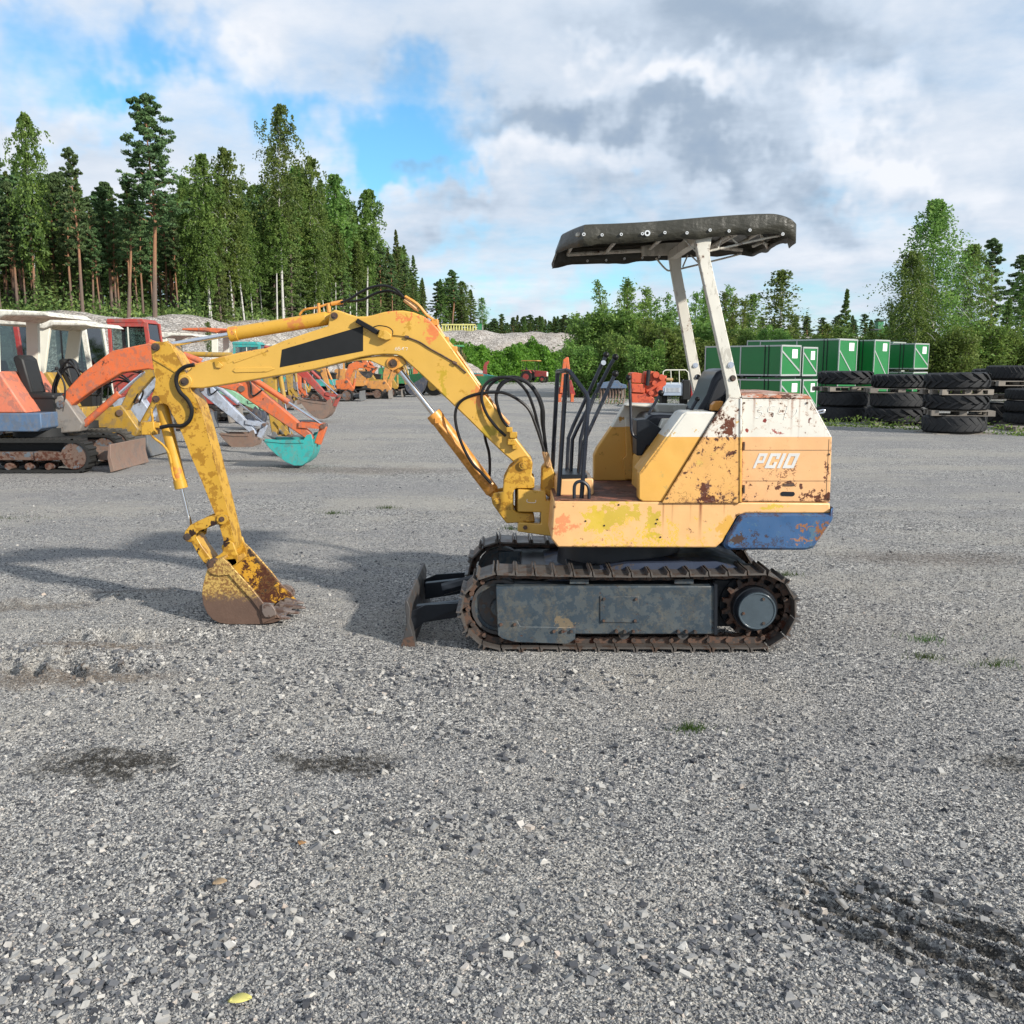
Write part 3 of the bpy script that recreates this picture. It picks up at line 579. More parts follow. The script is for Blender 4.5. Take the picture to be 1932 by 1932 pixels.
# --- lower body
zt = wp(z5, 0, 975)[2]; zb = wp(z5, 0, 1253)[2]
xl = wp(z5, 85, 0)[0]
body = [(85, 974), (1752, 984), (1755, 1045), (1240, 1045), (1190, 1062), (1105, 1215), (1062, 1254), (108, 1252), (66, 1198)]
m = MB(); m.prism(poly(z5, body, NY), NY, FY); bd = m.build('lower_body', m_body, EX, bevel=.008)
m = MB(); m.prism(poly(z5, [(90, 972), (740, 975), (740, 968), (92, 966)], NY+.01), NY+.012, FY-.012); m.build('deck', m_deck, bd)
for xx, yy in ((275, 1093), (708, 1083), (700, 1108), (727, 1190), (388, 1120), (475, 995)):
    b = wp(z5, xx, yy); MB().cyl((b[0], NY-.003, b[2]), (b[0], NY+.004, b[2]), .0048, n=10).build('bolt_hole', m_black, bd)
# counterweight: nested outline, rounded by a proud middle
o1 = poly(z5, [(1108, 1228), (1132, 1170), (1185, 1090), (1205, 1058), (1240, 1045), (1758, 1047), (1764, 1005), (1772, 1012), (1766, 1085), (1730, 1135), (1648, 1255), (1600, 1267), (1135, 1265), (1112, 1250)], NY)
cxz = (sum(p[0] for p in o1)/len(o1), sum(p[1] for p in o1)/len(o1))
sh = lambda s_, pl: [(cxz[0]+(x-cxz[0])*s_, cxz[1]+(z-cxz[1])*(2*s_-1)) for x, z in pl]
m = MB(); A = [(x, NY-.004, z) for x, z in o1]; B = [(x, FY+.004, z) for x, z in o1]; m.loft(A, B)
m2 = MB(); m2.loft([(x, NY-.004, z) for x, z in sh(.985, o1)], [(x, NY-.022, z) for x, z in sh(.95, o1)])
m.v2 = None; m.add(m2.v, m2.f); m.build('counterweight', m_cw, EX, bevel=.006)
# --- rear hood
h1 = poly(z5, [(1216, 362), (1222, 352), (1630, 356), (1640, 362), (1764, 587), (1752, 978), (1213, 978)], NY)
ztop = h1[1][1]
m = MB(); m.prism(h1, NY, FY-.01); hd = m.build('engine_hood', m_hood, EX, bevel=.006)
m = MB(); x0, x1 = h1[1][0], h1[2][0]; m.loft([(x0-.004, NY-.006, ztop+.002), (x1+.010, NY-.006, ztop-.002), (x1-.008, NY+.035, ztop+.02), (x0+.002, NY+.035, ztop+.022)], [(x0-.004, FY-.004, ztop+.002), (x1+.010, FY-.004, ztop-.002), (x1-.008, FY-.045, ztop+.02), (x0+.002, FY-.045, ztop+.022)])
m.build('hood_lid', m_rustw, hd, bevel=.003)
for yy in (665, 851):
    a = wp(z5, 1222, yy); b = wp(z5, 1755, yy+3); MB().box(a[0], b[0], NY-.0012, NY+.003, a[2]-.0011, a[2]+.0011).build('panel_seam', m_bolt, hd)
a = wp(z5, 1745, 600); MB().box(a[0]-.001, a[0]+.001, NY-.0012, NY+.003, wp(z5, 0, 970)[2], wp(z5, 0, 600)[2]).build('panel_seam', m_bolt, hd)
pl = []
for k in range(12):
    a = 2*PI*k/12; pl.append((1495+math.copysign(28, math.cos(a))+15*math.cos(a), 929+14*math.sin(a)))
MB().prism(poly(z5, pl, NY), NY-.003, NY+.005).build('hood_latch_slot', m_black, hd)
MB().prism(poly(z5, [(1470, 866), (1533, 866), (1533, 880), (1470, 880)], NY), NY-.006, NY+.005).build('hood_latch', m_bolt, hd)
a = wp(z5, 1690, 430, NY+.12); MB().tube([(a[0]-.01, a[1], a[2]), (a[0]+.02, a[1], a[2]+.006), (a[0]+.022, a[1], a[2]-.006), (a[0]-.01, a[1], a[2]-.012)], .005).build('hood_handle', m_chrome, hd)
for x, y in ((1228, 640), (1228, 900)):
    b = wp(z5, x, y); MB().cyl((b[0], NY-.008, b[2]-.022), (b[0], NY-.008, b[2]+.022), .006, n=10).build('hinge', m_bolt, hd)
for x, y in ((1232, 380), (1612, 380), (1745, 690), (1745, 960), (1232, 960)):
    b = wp(z5, x, y); MB().cyl((b[0], NY-.006, b[2]), (b[0], NY+.002, b[2]), .0055, n=6).build('bolt', m_bolt, hd)
# lettering PC10: slanted block strokes
H0 = wp(z5, 1290, 774)
H1 = wp(z5, 1290, 684); lh = H1[2]-H0[2]; px_ = .31249*NY/F*1.0
px_ = (wp(z5, 1400, 774)[0]-wp(z5, 1300, 774)[0])/100
def glyph(rects, x0, wd):
    m = MB()
    for (a, b, c, d) in rects:
        pl = [(a, c), (b, c), (b, d), (a, d)]
        m.prism([(H0[0]+(x0-1290+wd*x+(0 if 0 else 36*z))*px_, H0[2]+z*lh) for x, z in pl], NY-.0022, NY+.0005)
    return m
S = .30
glyph([(0, S, 0, 1), (S, 1, .80, 1), (1-S, 1, .52, .80), (S, 1, .34, .52)], 1284, 52).build('letter', m_dec, hd)
glyph([(0, S, 0, 1), (S, 1, .80, 1), (S, 1, 0, .2), (1-S, 1, .2, .42), (1-S, 1, .62, .8)], 1354, 62).build('letter', m_dec, hd)
glyph([(0, 1, 0, 1)], 1428, 20).build('letter', m_dec, hd)
glyph([(0, S, 0, 1), (S, 1-S, .80, 1), (S, 1-S, 0, .2), (1-S, 1, 0, 1)], 1462, 68).build('letter', m_dec, hd)
def chalk(zf, strokes, Y, name, parent, r=.0018):
    for s_ in strokes:
        m = MB(); m.tube([(p[0], Y-.001, p[2]) for p in (q(zf, x, y, Y) for x, y in s_)], r, n=4); m.build(name, m_chalk, parent)
chalk(z5, [[(1305, 405), (1340, 398), (1315, 430), (1342, 440), (1320, 470), (1298, 468)], [(1420, 400), (1385, 404), (1378, 432), (1410, 438), (1405, 468), (1372, 476)], [(1450, 408), (1440, 445), (1480, 440)], [(1495, 400), (1470, 480)], [(1525, 432), (1552, 418), (1545, 445), (1520, 474)]], NY, 'chalk_mark', hd)
# --- near fenders
f1 = poly(z5, [(620, 790), (640, 762), (882, 440), (892, 436), (1066, 436), (740, 976), (622, 976), (596, 960), (597, 802)], NY)
m = MB(); m.prism(f1, NY, NY+.09); fn = m.build('near_fender', m_fender, EX, bevel=.006)
m = MB(); m.prism(poly(z5, [(600, 796), (856, 446), (885, 432), (1040, 434), (1040, 437), (888, 441), (622, 790)], NY+.02), NY+.006, NY+.25); m.build('fender_lip', m_fender, fn, bevel=.003)
f2 = poly(z5, [(736, 985), (1072, 440), (1142, 345), (1217, 352), (1214, 984)], NY-.015)
m = MB(); m.prism(f2, NY-.016, NY-.002); sp = m.build('side_panel', m_panel, EX, bevel=.002)
for x, y in ((770, 955), (1180, 955), (1180, 680), (960, 680)):
    b = wp(z5, x, y, NY-.018); MB().cyl((b[0], NY-.022, b[2]), (b[0], NY-.014, b[2]), .0055, n=6).build('bolt', m_bolt, sp)
m = MB(); m.prism(poly(z5, [(1205, 352), (1219, 352), (1216, 984), (1203, 984)], NY-.015), NY-.022, NY+.10); m.build('corner_post', m_fender, EX, bevel=.003)
# --- floor box, pedestal, far fender
Yb = 5.12
m = MB(); m.prism(poly(z5, [(100, 945), (100, 852), (120, 843), (322, 838), (324, 930), (300, 945)], Yb), Yb, Yb+.42); m.build('lever_box', m_body, EX, bevel=.006)
m = MB(); a = q(z5, 110, 838, Yb); b = q(z5, 300, 838, Yb); m.box(a[0]+.02, b[0]-.01, Yb+.03, Yb+.35, a[2]-.004, a[2]+.02); m.build('lever_plate', m_black, EX, bevel=.003)
FF = 5.78
ff = poly(z5, [(326, 848), (326, 700), (345, 655), (440, 515), (512, 392), (700, 392), (905, 396), (905, 850)], FF)
m = MB(); m.prism(ff, FF, FF+.10); m.build('far_fender', paint('far_fender_paint', (.66, .36, .07), patch=(.42, .22, .03), pthr=.60, pscale=7, rust=.75, rough=.45, band=[(q(z5, 0, 525, FF)[2], WHITE, True)]), EX, bevel=.006)
m = MB(); m.prism(poly(z5, [(508, 396), (545, 384), (905, 392), (905, 440), (700, 440), (680, 410), (560, 402)], 5.62), 5.60, 5.80); m.build('far_fender_cap', m_white, EX, bevel=.01)
m = MB(); m.prism(poly(z5, [(515, 470), (540, 480), (560, 700), (560, 840), (520, 840), (498, 720), (520, 700)], FF-.03), FF-.035, FF); m.build('fender_bracket', m_fender, EX, bevel=.003)
PY = 5.32
m = MB(); m.prism(poly(z5, [(590, 975), (600, 730), (690, 540), (720, 470), (1000, 470), (1000, 975)], PY), PY-.12, PY+.30); pd = m.build('seat_box', m_fender, EX, bevel=.006)
m = MB(); m.prism(poly(z5, [(585, 700), (585, 485), (650, 478), (770, 560), (700, 640), (650, 640), (618, 700)], PY-.14), PY-.13, PY+.05); m.build('control_panel', m_black, EX, bevel=.006)
a = q(z5, 640, 708, PY-.15); MB().box(a[0]-.012, a[0]+.014, PY-.135, PY-.12, a[2]-.01, a[2]+.01).build('switch_plate', m_black, pd)
# seat
SY = 5.30
seat = MB(); seat.prism(poly(z5, [(628, 490), (636, 468), (668, 450), (720, 447), (850, 452), (940, 470), (940, 520), (860, 530), (740, 552), (660, 540), (632, 515)], SY), SY-.05, SY+.38); st = thing('seat', '', 'x', EX.location); bpy.data.objects.remove(st)
seat.build('seat_cushion', m_vinyl, EX, bevel=.02)
bk = MB(); bk.prism(poly(z5, [(925, 450), (1000, 330), (1030, 240), (1058, 195), (1095, 168), (1130, 172), (1160, 200), (1172, 240), (1150, 300), (1120, 360), (1060, 470), (990, 490)], SY), SY-.05, SY+.38); bk.build('seat_back', m_vinyl, EX, bevel=.03)
m = MB(); m.prism(poly(z5, [(1000, 420), (1048, 300), (1075, 245), (1100, 225), (1130, 235), (1120, 290), (1090, 360), (1050, 430)], SY-.05), SY-.062, SY-.04); m.build('seat_back_panel', plain('seat_panel', (.030, .032, .036), .4, bump=.1), EX, bevel=.006)
m = MB(); m.prism(poly(z5, [(1035, 426), (1040, 392), (1060, 372), (1108, 370), (1100, 400), (1075, 428)], 5.0), 5.0, 5.06); m.build('seat_bracket', m_cylo, EX, bevel=.003)
# --- guard frame and levers
gr = .0125
A0 = q(z5, 75, 780, 5.52); A1 = q(z5, 106, 200, 5.52)
B0 = q(z5, 112, 942, 5.08); B1 = q(z5, 158, 205, 5.08)
m = MB(); m.tube([A0, A1], gr); m.build('guard_rail', m_tubeb, EX)
m = MB(); m.tube([B0, B1], gr); m.build('guard_rail', m_tubeb, EX)
t0 = q(z5, 104, 192, 5.52); t1 = q(z5, 160, 184, 5.08); t2 = q(z5, 180, 190, 5.06); t3 = q(z5, 280, 325, 5.0); t4 = q(z5, 292, 362, 4.99); t5 = q(z5, 283, 500, 4.99); t6 = q(z5, 250, 962, 4.99)
m = MB(); m.tube([t0, t1, t2, t3, t4, t5, t6], gr, smooth=False); m.build('guard_rail', m_tubeb, EX)
m = MB(); m.tube([q(z5, x, y, 4.96) for x, y in ((207, 955), (208, 885), (225, 858), (255, 855), (285, 875), (296, 905), (296, 962))], .009); m.build('floor_loop', m_tubeb, EX)
def lever(pts, Y, br, r=.0105, Y2=None):
    Y2 = Y2 or Y; n = len(pts)
    pp = [q(z5, x, y, Y+(Y2-Y)*i/(n-1)) for i, (x, y) in enumerate(pts)]
    m = MB(); m.tube(pp[:-1]+[pp[-1]], r, smooth=False); lv = m.build('lever', m_tubeb, EX)
    MB().ball(pp[-1], br).build('knob', m_rubber, lv)
lever([(162, 800), (172, 590), (200, 520), (372, 150), (400, 90)], 5.42, .0175)
lever([(186, 800), (196, 600), (225, 535), (425, 150), (455, 103)], 5.34, .0185)
lever([(238, 810), (262, 620), (300, 540), (437, 240), (455, 204)], 5.22, .0185)
lever([(232, 810), (240, 720), (245, 600), (270, 500), (330, 330)], 5.3, .010)
lever([(590, 595), (562, 575), (552, 545), (541, 260), (535, 228)], 5.2, .0155, .008)
lever([(655, 450), (700, 370), (730, 320)], 5.35, .018, .008)
lever([(905, 440), (925, 400), (950, 357)], 5.1, .014, .009)
# clamp disc on the first lever
c_ = q(z5, 381, 137, 5.42); MB().cyl((c_[0], 5.39, c_[2]), (c_[0], 5.41, c_[2]), .014, n=12).build('lever_clamp', m_chrome, EX)
# --- canopy
PN = 4.93; PF = 5.78
def post(Y, pts):
    m = MB(); m.prism(poly(zC, pts, Y), Y, Y+.05); return m.build('canopy_post', m_white, EX, bevel=.004)
pn = post(PN-.012, [(1064, 248), (1188, 248), (1172, 345), (1176, 400), (1300, 960), (1388, 1350), (1390, 1400), (1300, 1405), (1296, 1310), (1094, 400), (1088, 365)])
pf = post(PF, [(868, 300), (992, 300), (978, 375), (975, 480), (1140, 1360), (1078, 1420), (905, 480), (895, 400)])
for Y, lst, pr in ((PN-.012, ((1317, 1138), (1330, 1230)), pn), (PF, ((1073, 1141), (1088, 1220)), pf)):
    for x, y in lst:
        b = q(zC, x, y, Y); MB().cyl((b[0], Y-.012, b[2]), (b[0], Y, b[2]), .011, n=6).cyl((b[0], Y-.003, b[2]), (b[0], Y+.001, b[2]), .016, n=16).build('bolt', m_bolt if (x, y) == (1330, 1230) else m_chrome, pr)
ctl = wp(zC, 285, 185, PN); ctr = wp(zC, 1610, 112, PN)       # near top edge, left and right
xe0 = wp(zC, 165, 215, PN)[0]; xe1 = wp(zC, 1772, 150, PN)[0]
def roofz(x): return ctl[2]+(ctr[2]-ctl[2])*(x-ctl[0])/(ctr[0]-ctl[0])
Y0c, Y1c = 4.90, 5.86
ring_ = []
def ringpts():
    o = []; xa, xb = xe0, xe1; c = .055
    nx_ = 44; ny_ = 26
    for i in range(nx_+1): o.append((xa+.10+(xb-xa-c-.10)*i/nx_, Y0c))
    for i in range(1, 5): a = -PI/2+PI/2*i/5; o.append((xb-c+c*math.cos(a), Y0c+c+c*math.sin(a)))
    for i in range(ny_+1): o.append((xb, Y0c+c+(Y1c-Y0c-2*c)*i/ny_))
    for i in range(1, 5): a = PI/2*i/5; o.append((xb-c+c*math.cos(a), Y1c-c+c*math.sin(a)))
    for i in range(nx_+1): o.append((xb-c-(xb-xa-2*c)*i/nx_, Y1c))
    for i in range(1, 5): a = PI/2+PI/2*i/5; o.append((xa+c+c*math.cos(a), Y1c-c+c*math.sin(a)))
    for i in range(ny_+1): o.append((xa, Y1c-c-(Y1c-Y0c-c-.24)*i/ny_))
    for i in range(1, 5): a = i/5; o.append((xa+.10*a, Y0c+.24*(1-a)))
    return o
rp = ringpts(); nr = len(rp); mcx = (xe0+xe1)/2; mcy = (Y0c+Y1c)/2; tv = []; tf_ = []
rr_ = random.Random(4)
def endlift(x): return .02*smooth(np.array(x), xe1-.30, xe1)*-1
layers = [(.55, .016, 0), (.90, .010, 0), (.99, .003, 0), (1.0, -.004, 0), (1.002, -.045, .3), (1.004, -.090, 1)]
for k, (sc, dz, ru) in enumerate(layers):
    for i, (x, y) in enumerate(rp):
        s1 = math.sin(x*21+y*13)*.5+math.sin(x*47+y*31+1)*.3+math.sin(x*9-y*17)*.5
        X_ = mcx+(x-mcx)*sc; Y_ = mcy+(y-mcy)*sc
        endl = max(0, 1-(x-xe0)/.10); fary = (y-Y0c)/(Y1c-Y0c); endr = max(0, 1-(xe1-x)/.15)
        z = roofz(x if k > 1 else X_)+dz+.005*math.sin(X_*6+1)-.012*endl*endl-.045*endr*endr
        if k >= 3: z += -.010*ru*max(0, s1)*(1 if k == 5 else .3)-(.015*endl*ru*fary if k >= 4 else 0)+.030*endr*ru*(y > 5.1)
        o_ = .004*s1*(k-3 if k > 3 else 0)
        nxn = 1 if x > xe1-.04 else (-1 if x < xe0+.04 else 0); nyn = -1 if y < Y0c+.02 else (1 if y > Y1c-.02 else 0)
        tv.append((X_+nxn*o_-(.025*ru*endl), Y_+nyn*o_, z))
for k in range(len(layers)-1):
    for i in range(nr): tf_.append((k*nr+i, k*nr+(i+1) % nr, (k+1)*nr+(i+1) % nr, (k+1)*nr+i))
tf_.append(tuple(range(nr)))
m = MB(); m.add(tv, tf_); cv = m.build('canopy_cover', m_tarp, EX, ang=42); so = cv.modifiers.new('solid', 'SOLIDIFY'); so.thickness = .004; so.offset = 1
m_eye = plain('eyelet', (.8, .8, .78), .35, .6, .1, 5, 0)
for x, y, r in ((302, 238, .0085), (428, 242, .0075), (560, 238, .0075), (706, 234, .0075), (740, 230, .0145), (861, 226, .0075), (1013, 228, .0075), (1172, 209, .0075), (1303, 215, .0075), (1447, 209, .0075), (1674, 236, .0075)):
    b = q(zC, x, y, Y0c-.01); MB().ring((b[0], b[2]), r, r*.5, Y0c-.018, Y0c-.004, 14).build('eyelet', m_eye, cv)
for x, y in ((327, 420), (457, 416), (582, 405), (706, 398), (823, 392)):
    b = q(zC, x, y, Y1c-.02); MB().ring((b[0], b[2]), .007, .003, Y1c-.03, Y1c-.006, 10).build('eyelet', m_eye, cv)
# frame beneath the cover
def bar(p0, p1, r=.011): return MB().tube([p0, p1], r)
fr = MB(); zf_ = lambda x: roofz(x)-.035
for yy in (Y0c+.04, Y1c-.05): fr.tube([(xe0+.07, yy, zf_(xe0+.07)), (xe1-.25, yy, zf_(xe1-.25)), (xe1-.06, yy, zf_(xe1-.06)-.03)], .012, smooth=False)
for xx in (xe0+.07, xe0+.30, xe0+.55, xe0+.95, xe1-.25, xe1-.1): fr.tube([(xx, Y0c+.04, zf_(xx)), (xx, Y1c-.05, zf_(xx))], .010)
cf = fr.build('canopy_frame', m_white, EX)
xa = wp(zC, 700, 330, PF)[0]; m = MB(); m.prism(poly(zC, [(695, 320), (860, 298), (1035, 292), (1032, 345), (990, 380), (700, 388)], PF), PF-.02, PF-.004); m.build('frame_plate', m_white, cf, bevel=.002)
xm0, xm1 = wp(zC, 1070, 0, PN)[0]+.01, wp(zC, 1180, 0, PN)[0]-.02
m = MB(); m.box(xm0, xm0+.05, PN+.03, PF+.03, roofz(xm0)-.10, roofz(xm0)-.05); m.build('cross_beam', m_white, cf, bevel=.003)
for Y, off_ in ((PN+.03, 0), (PF+.03, 1)):
    zf2 = (lambda x, y: q(zC, x, y, Y)) if not off_ else None
    if not off_: pts = [(985, 258), (1060, 340), (1110, 358), (1200, 345), (1530, 270), (1660, 245)]; w1 = [(1258, 250), (1228, 335)]; w2 = [(1303, 245), (1360, 300)]
    else: pts = [(800, 400), (860, 470), (900, 488), (1000, 468), (1280, 400), (1390, 370)]; w1 = [(1020, 380), (985, 462)]; w2 = [(1038, 380), (1100, 440)]
    m = MB(); m.tube([q(zC, x, y, Y) for x, y in pts], .0055, k=4)
    m.tube([q(zC, x, y, Y) for x, y in w1], .0045); m.tube([q(zC, x, y, Y) for x, y in w2], .0045); m.build('canopy_stay', m_white, cf)
m = MB()
for x, y, x2, y2 in ((1520, 225, 1545, 300), (1545, 300, 1575, 300), (1470, 320, 1650, 240), (1530, 250, 1570, 330), (1350, 310, 1440, 270)): a = q(zC, x, y, 5.3); b = q(zC, x2, y2, 5.5); m.tube([a, b], .008)
m.build('frame_bracket', m_white, cf)
# --- swing post and boom foot bracket
br_ = [(1165, 1345), (1178, 1318), (1240, 1306), (1275, 1325), (1283, 1360), (1275, 1450), (1297, 1470), (1295, 1545), (1160, 1545), (1142, 1560), (1140, 1700), (1162, 1722), (1290, 1728), (1300, 1792), (1090, 1804), (1062, 1770), (985, 1660), (975, 1610), (995, 1580), (1062, 1572), (1066, 1480), (1110, 1395)]
m = MB()
for ya in (CY-.105, CY+.075): m.prism(poly(z4, br_, CY-.08), ya, ya+.03)
m.prism(poly(z4, [(1066, 1480), (1145, 1480), (1140, 1700), (1160, 1800), (1090, 1802), (1062, 1770)], CY-.08), CY-.08, CY+.08)
m.prism(poly(z4, [(1140, 1722), (1290, 1726), (1300, 1790), (1140, 1800)], CY-.08), CY-.085, CY+.085)
m.prism(poly(z4, [(1120, 1478), (1290, 1474), (1294, 1542), (1120, 1544)], CY-.08), CY-.085, CY+.085)
sb = m.build('swing_bracket', m_arm, EX, bevel=.006)
ft = q(z4, 1215, 1370, CY-.08); cp_ = q(z4, 1020, 1632, CY-.08)
def pin(p, r, y0, y1, par, mat=None): return MB().cyl((p[0], y0, p[2]), (p[0], y1, p[2]), r, n=18).cyl((p[0], y0-.006, p[2]), (p[0], y0, p[2]), r*.55, n=10).build('pivot_pin', mat or m_bolt, par)
pin(ft, .026, CY-.122, CY+.12, sb, m_arm); pin(cp_, .020, CY-.122, CY+.12, sb, m_arm)
m = MB(); m.prism(poly(z4, [(1172, 1556), (1380, 1568), (1382, 1640), (1440, 1640), (1432, 1905), (1170, 1868), (1180, 1800), (1345, 1812), (1345, 1726), (1172, 1722)], CY-.12), CY-.13, CY+.13)
m.cyl((q(z4, 1215, 1640, CY)[0], CY, q(z4, 0, 1800, CY)[2]), (q(z4, 1215, 1640, CY)[0], CY, q(z4, 0, 1540, CY)[2]), .05, n=24); sp_ = m.build('swing_post', m_boom, EX, bevel=.006)
a = q(z4, 1228, 1838, CY-.13); MB().cyl((a[0], CY-.142, a[2]), (a[0], CY-.128, a[2]), .013, n=6).build('bolt', m_bolt, sp_)
chalk(z4, [[(1243, 1628), (1245, 1650), (1300, 1655), (1306, 1635)]], CY-.13, 'chalk_mark', sp_)
m = MB(); m.prism(poly(z4, [(1345, 1560), (1350, 1400), (1385, 1360), (1425, 1380), (1455, 1450), (1458, 1600), (1400, 1620)], CY-.08), CY-.05, CY+.05); m.build('hose_bracket', m_arm, EX, bevel=.008)
# --- boom
BT = .072
bt = [z2(x, y) for x, y in ((300, 746), (268, 720), (264, 690), (282, 662), (312, 650), (365, 592), (480, 553), (640, 512), (870, 470), (1000, 415), (1160, 362), (1296, 318), (1306, 260), (1318, 218), (1345, 205), (1380, 212), (1440, 235), (1500, 252), (1560, 250))]
bt += [z4(x, y) for x, y in ((90, 262), (180, 237), (250, 228), (320, 226), (400, 240), (470, 268), (530, 310), (580, 362), (630, 430), (690, 512), (760, 612), (840, 722), (930, 852), (1040, 1000), (1175, 1200), (1272, 1325), (1278, 1370), (1262, 1410), (1222, 1432), (1185, 1412), (1150, 1360), (1065, 1288), (930, 1160), (820, 1050), (710, 945), (560, 802), (440, 690), (352, 612), (310, 572), (270, 556), (180, 553), (90, 560), (0, 576))]
bt += [z2(x, y) for x, y in ((1200, 618), (905, 668), (650, 712), (430, 747))]
def polyU(pts, Y): return [(P(u, v, Y)[0], P(u, v, Y)[2]) for u, v in pts]
m = MB(); m.prism(polyU(bt, CY-BT), CY-BT, CY+BT); boom = m.build('boom', m_boom, EX, bevel=.007, ang=25)
m = MB(); m.prism(poly(z4, [(-300, 640), (0, 597), (80, 600), (200, 655), (225, 668), (262, 668), (300, 650), (345, 622), (320, 585), (270, 562), (180, 556), (0, 580), (-300, 625)], CY-.05), CY-.05, CY+.05)
lug = m.build('cylinder_lug', m_boom, boom, bevel=.004)
m = MB(); m.prism(poly(z2, [(980, 480), (1540, 316), (1540, 490), (965, 603)], CY-BT), CY-BT-.0015, CY-BT+.001); m.build('decal', m_decal, boom)
for pts in (((870, 470), (890, 492), (830, 512), (650, 520), (640, 512)), ((640, 628), (650, 608), (905, 640), (940, 625), (900, 645), (820, 680))):
    pass
m = MB(); m.prism(poly(z2, [(640, 626), (655, 608), (900, 600), (930, 614), (880, 634), (660, 640)], CY-BT), CY-BT-.005, CY-BT+.001); m.build('weld_plate', m_boom, boom, bevel=.002)
m = MB(); m.prism(poly(z2, [(640, 560), (880, 480), (890, 490), (650, 575)], CY-BT), CY-BT-.004, CY-BT+.001); m.build('weld_plate', m_boom, boom, bevel=.002)
sp0 = q(z2, 312, 700, CY-BT)
m = MB(); m.ring((sp0[0], sp0[2]), .040, .022, CY-BT-.008, CY-BT+.002, 24); m.build('boss', m_boom, boom, bevel=.002)
pin(sp0, .022, CY-BT-.016, CY+BT+.02, boom)
cl0 = q(z4, 247, 620, CY-.05); m = MB(); m.ring((cl0[0], cl0[2]), .036, .024, CY-.06, CY-.048, 24); m.build('boss', m_cylo, boom)
pin(cl0, .022, CY-.068, CY+.06, boom)
e0 = q(z2, 1343, 247, CY-BT); pin(e0, .019, CY-BT-.014, CY+BT+.014, boom)
chalk(z4, [[(278, 500), (264, 505), (262, 520), (276, 520), (278, 511), (265, 510)], [(300, 500), (285, 500), (285, 509), (298, 511), (296, 521), (283, 521)], [(308, 518), (318, 502), (325, 505), (316, 512), (322, 521)], [(335, 503), (352, 503), (345, 522)]], CY-BT, 'chalk_mark', boom, .0012)
# fitting block near the boom foot, steel lines along the back of the boom
m = MB()
for x, y, r in ((1110, 1110, .018), (1140, 1150, .022), (1125, 1200, .022), (1150, 1240, .015)): p_ = q(z4, x, y, CY-BT); m.box(p_[0]-r, p_[0]+r, CY-BT-.035, CY-BT, p_[2]-r*.8, p_[2]+r*.8)
m.build('hose_block', m_arm, boom, bevel=.004)
for dy, dz in ((-.045, .016), (-.015, .02), (.02, .018)):
    m = MB(); m.tube([np.array(q(z4, x, y, CY))+np.array((0, dy, dz)) for x, y in ((340, 148), (430, 205), (500, 285), (560, 335), (640, 465), (700, 530), (780, 640), (850, 745), (960, 900), (1040, 1010), (1110, 1090))], .0065, n=6, k=3); m.build('steel_line', m_cylo, boom)
for x, y in ((640, 470), (700, 540), (560, 340)): p_ = q(z4, x, y, CY); m = MB(); m.box(p_[0]-.018, p_[0]+.018, CY-.06, CY+.035, p_[2]+.0, p_[2]+.034); m.build('line_clamp', m_cylo, boom, bevel=.003)
m = MB()
for dx in (0, 14, 28): m.tube([q(z4, 330+dx, 145+dx, CY-.03), q(z4, 420+dx*.6, 215+dx*.5, CY-.03)], [.013, .009][dx > 10])
m.build('hose_fitting', m_brass, boom)
# work lamp on its bracket
a = q(z2, 1492, 278, CY-.11); b = q(z2, 1640, 362, CY-.10)
m = MB(); d_ = np.array(b)-np.array(a); nrm = np.array((-d_[2], 0, d_[0])); nrm /= np.linalg.norm(nrm); h_ = .013
m.loft([np.array(a)+nrm*h_, np.array(b)+nrm*h_*1.1, np.array(b)-nrm*h_*1.1, np.array(a)-nrm*h_], [np.array(a)+nrm*h_+(0, .06, 0), np.array(b)+nrm*h_*1.1+(0, .05, 0), np.array(b)-nrm*h_*1.1+(0, .05, 0), np.array(a)-nrm*h_+(0, .06, 0)])
wl = m.build('work_lamp', m_rubber, boom, bevel=.004)
m = MB(); m.prism(poly(z2, [(1638, 395), (1655, 345), (1700, 350), (1735, 380), (1728, 408), (1700, 415)], CY-.11), CY-.115, CY-BT); m.build('lamp_bracket', m_boom, wl, bevel=.003)
m = MB(); m.tube([q(z2, x, y, CY-.1) for x, y in ((1610, 325), (1650, 315), (1710, 325), (1742, 350), (1742, 378))], .003); m.tube([q(z2, x, y, CY-BT-.006) for x, y in ((1725, 382), (1780, 385), (1835, 392))], .002); m.build('wire', m_rubber, wl)
m = MB(); m.tube([q(z4, x, y, CY-BT-.006) for x, y in ((350, 425), (440, 460), (520, 510), (620, 565), (705, 618), (790, 690))], .004); m.tube([q(z4, x, y, CY-BT-.008) for x, y in ((335, 422), (362, 428))], .009); m.tube([q(z4, x, y, CY-BT-.008) for x, y in ((690, 610), (718, 625))], .010); m.build('lamp_cable', m_bolt, boom)
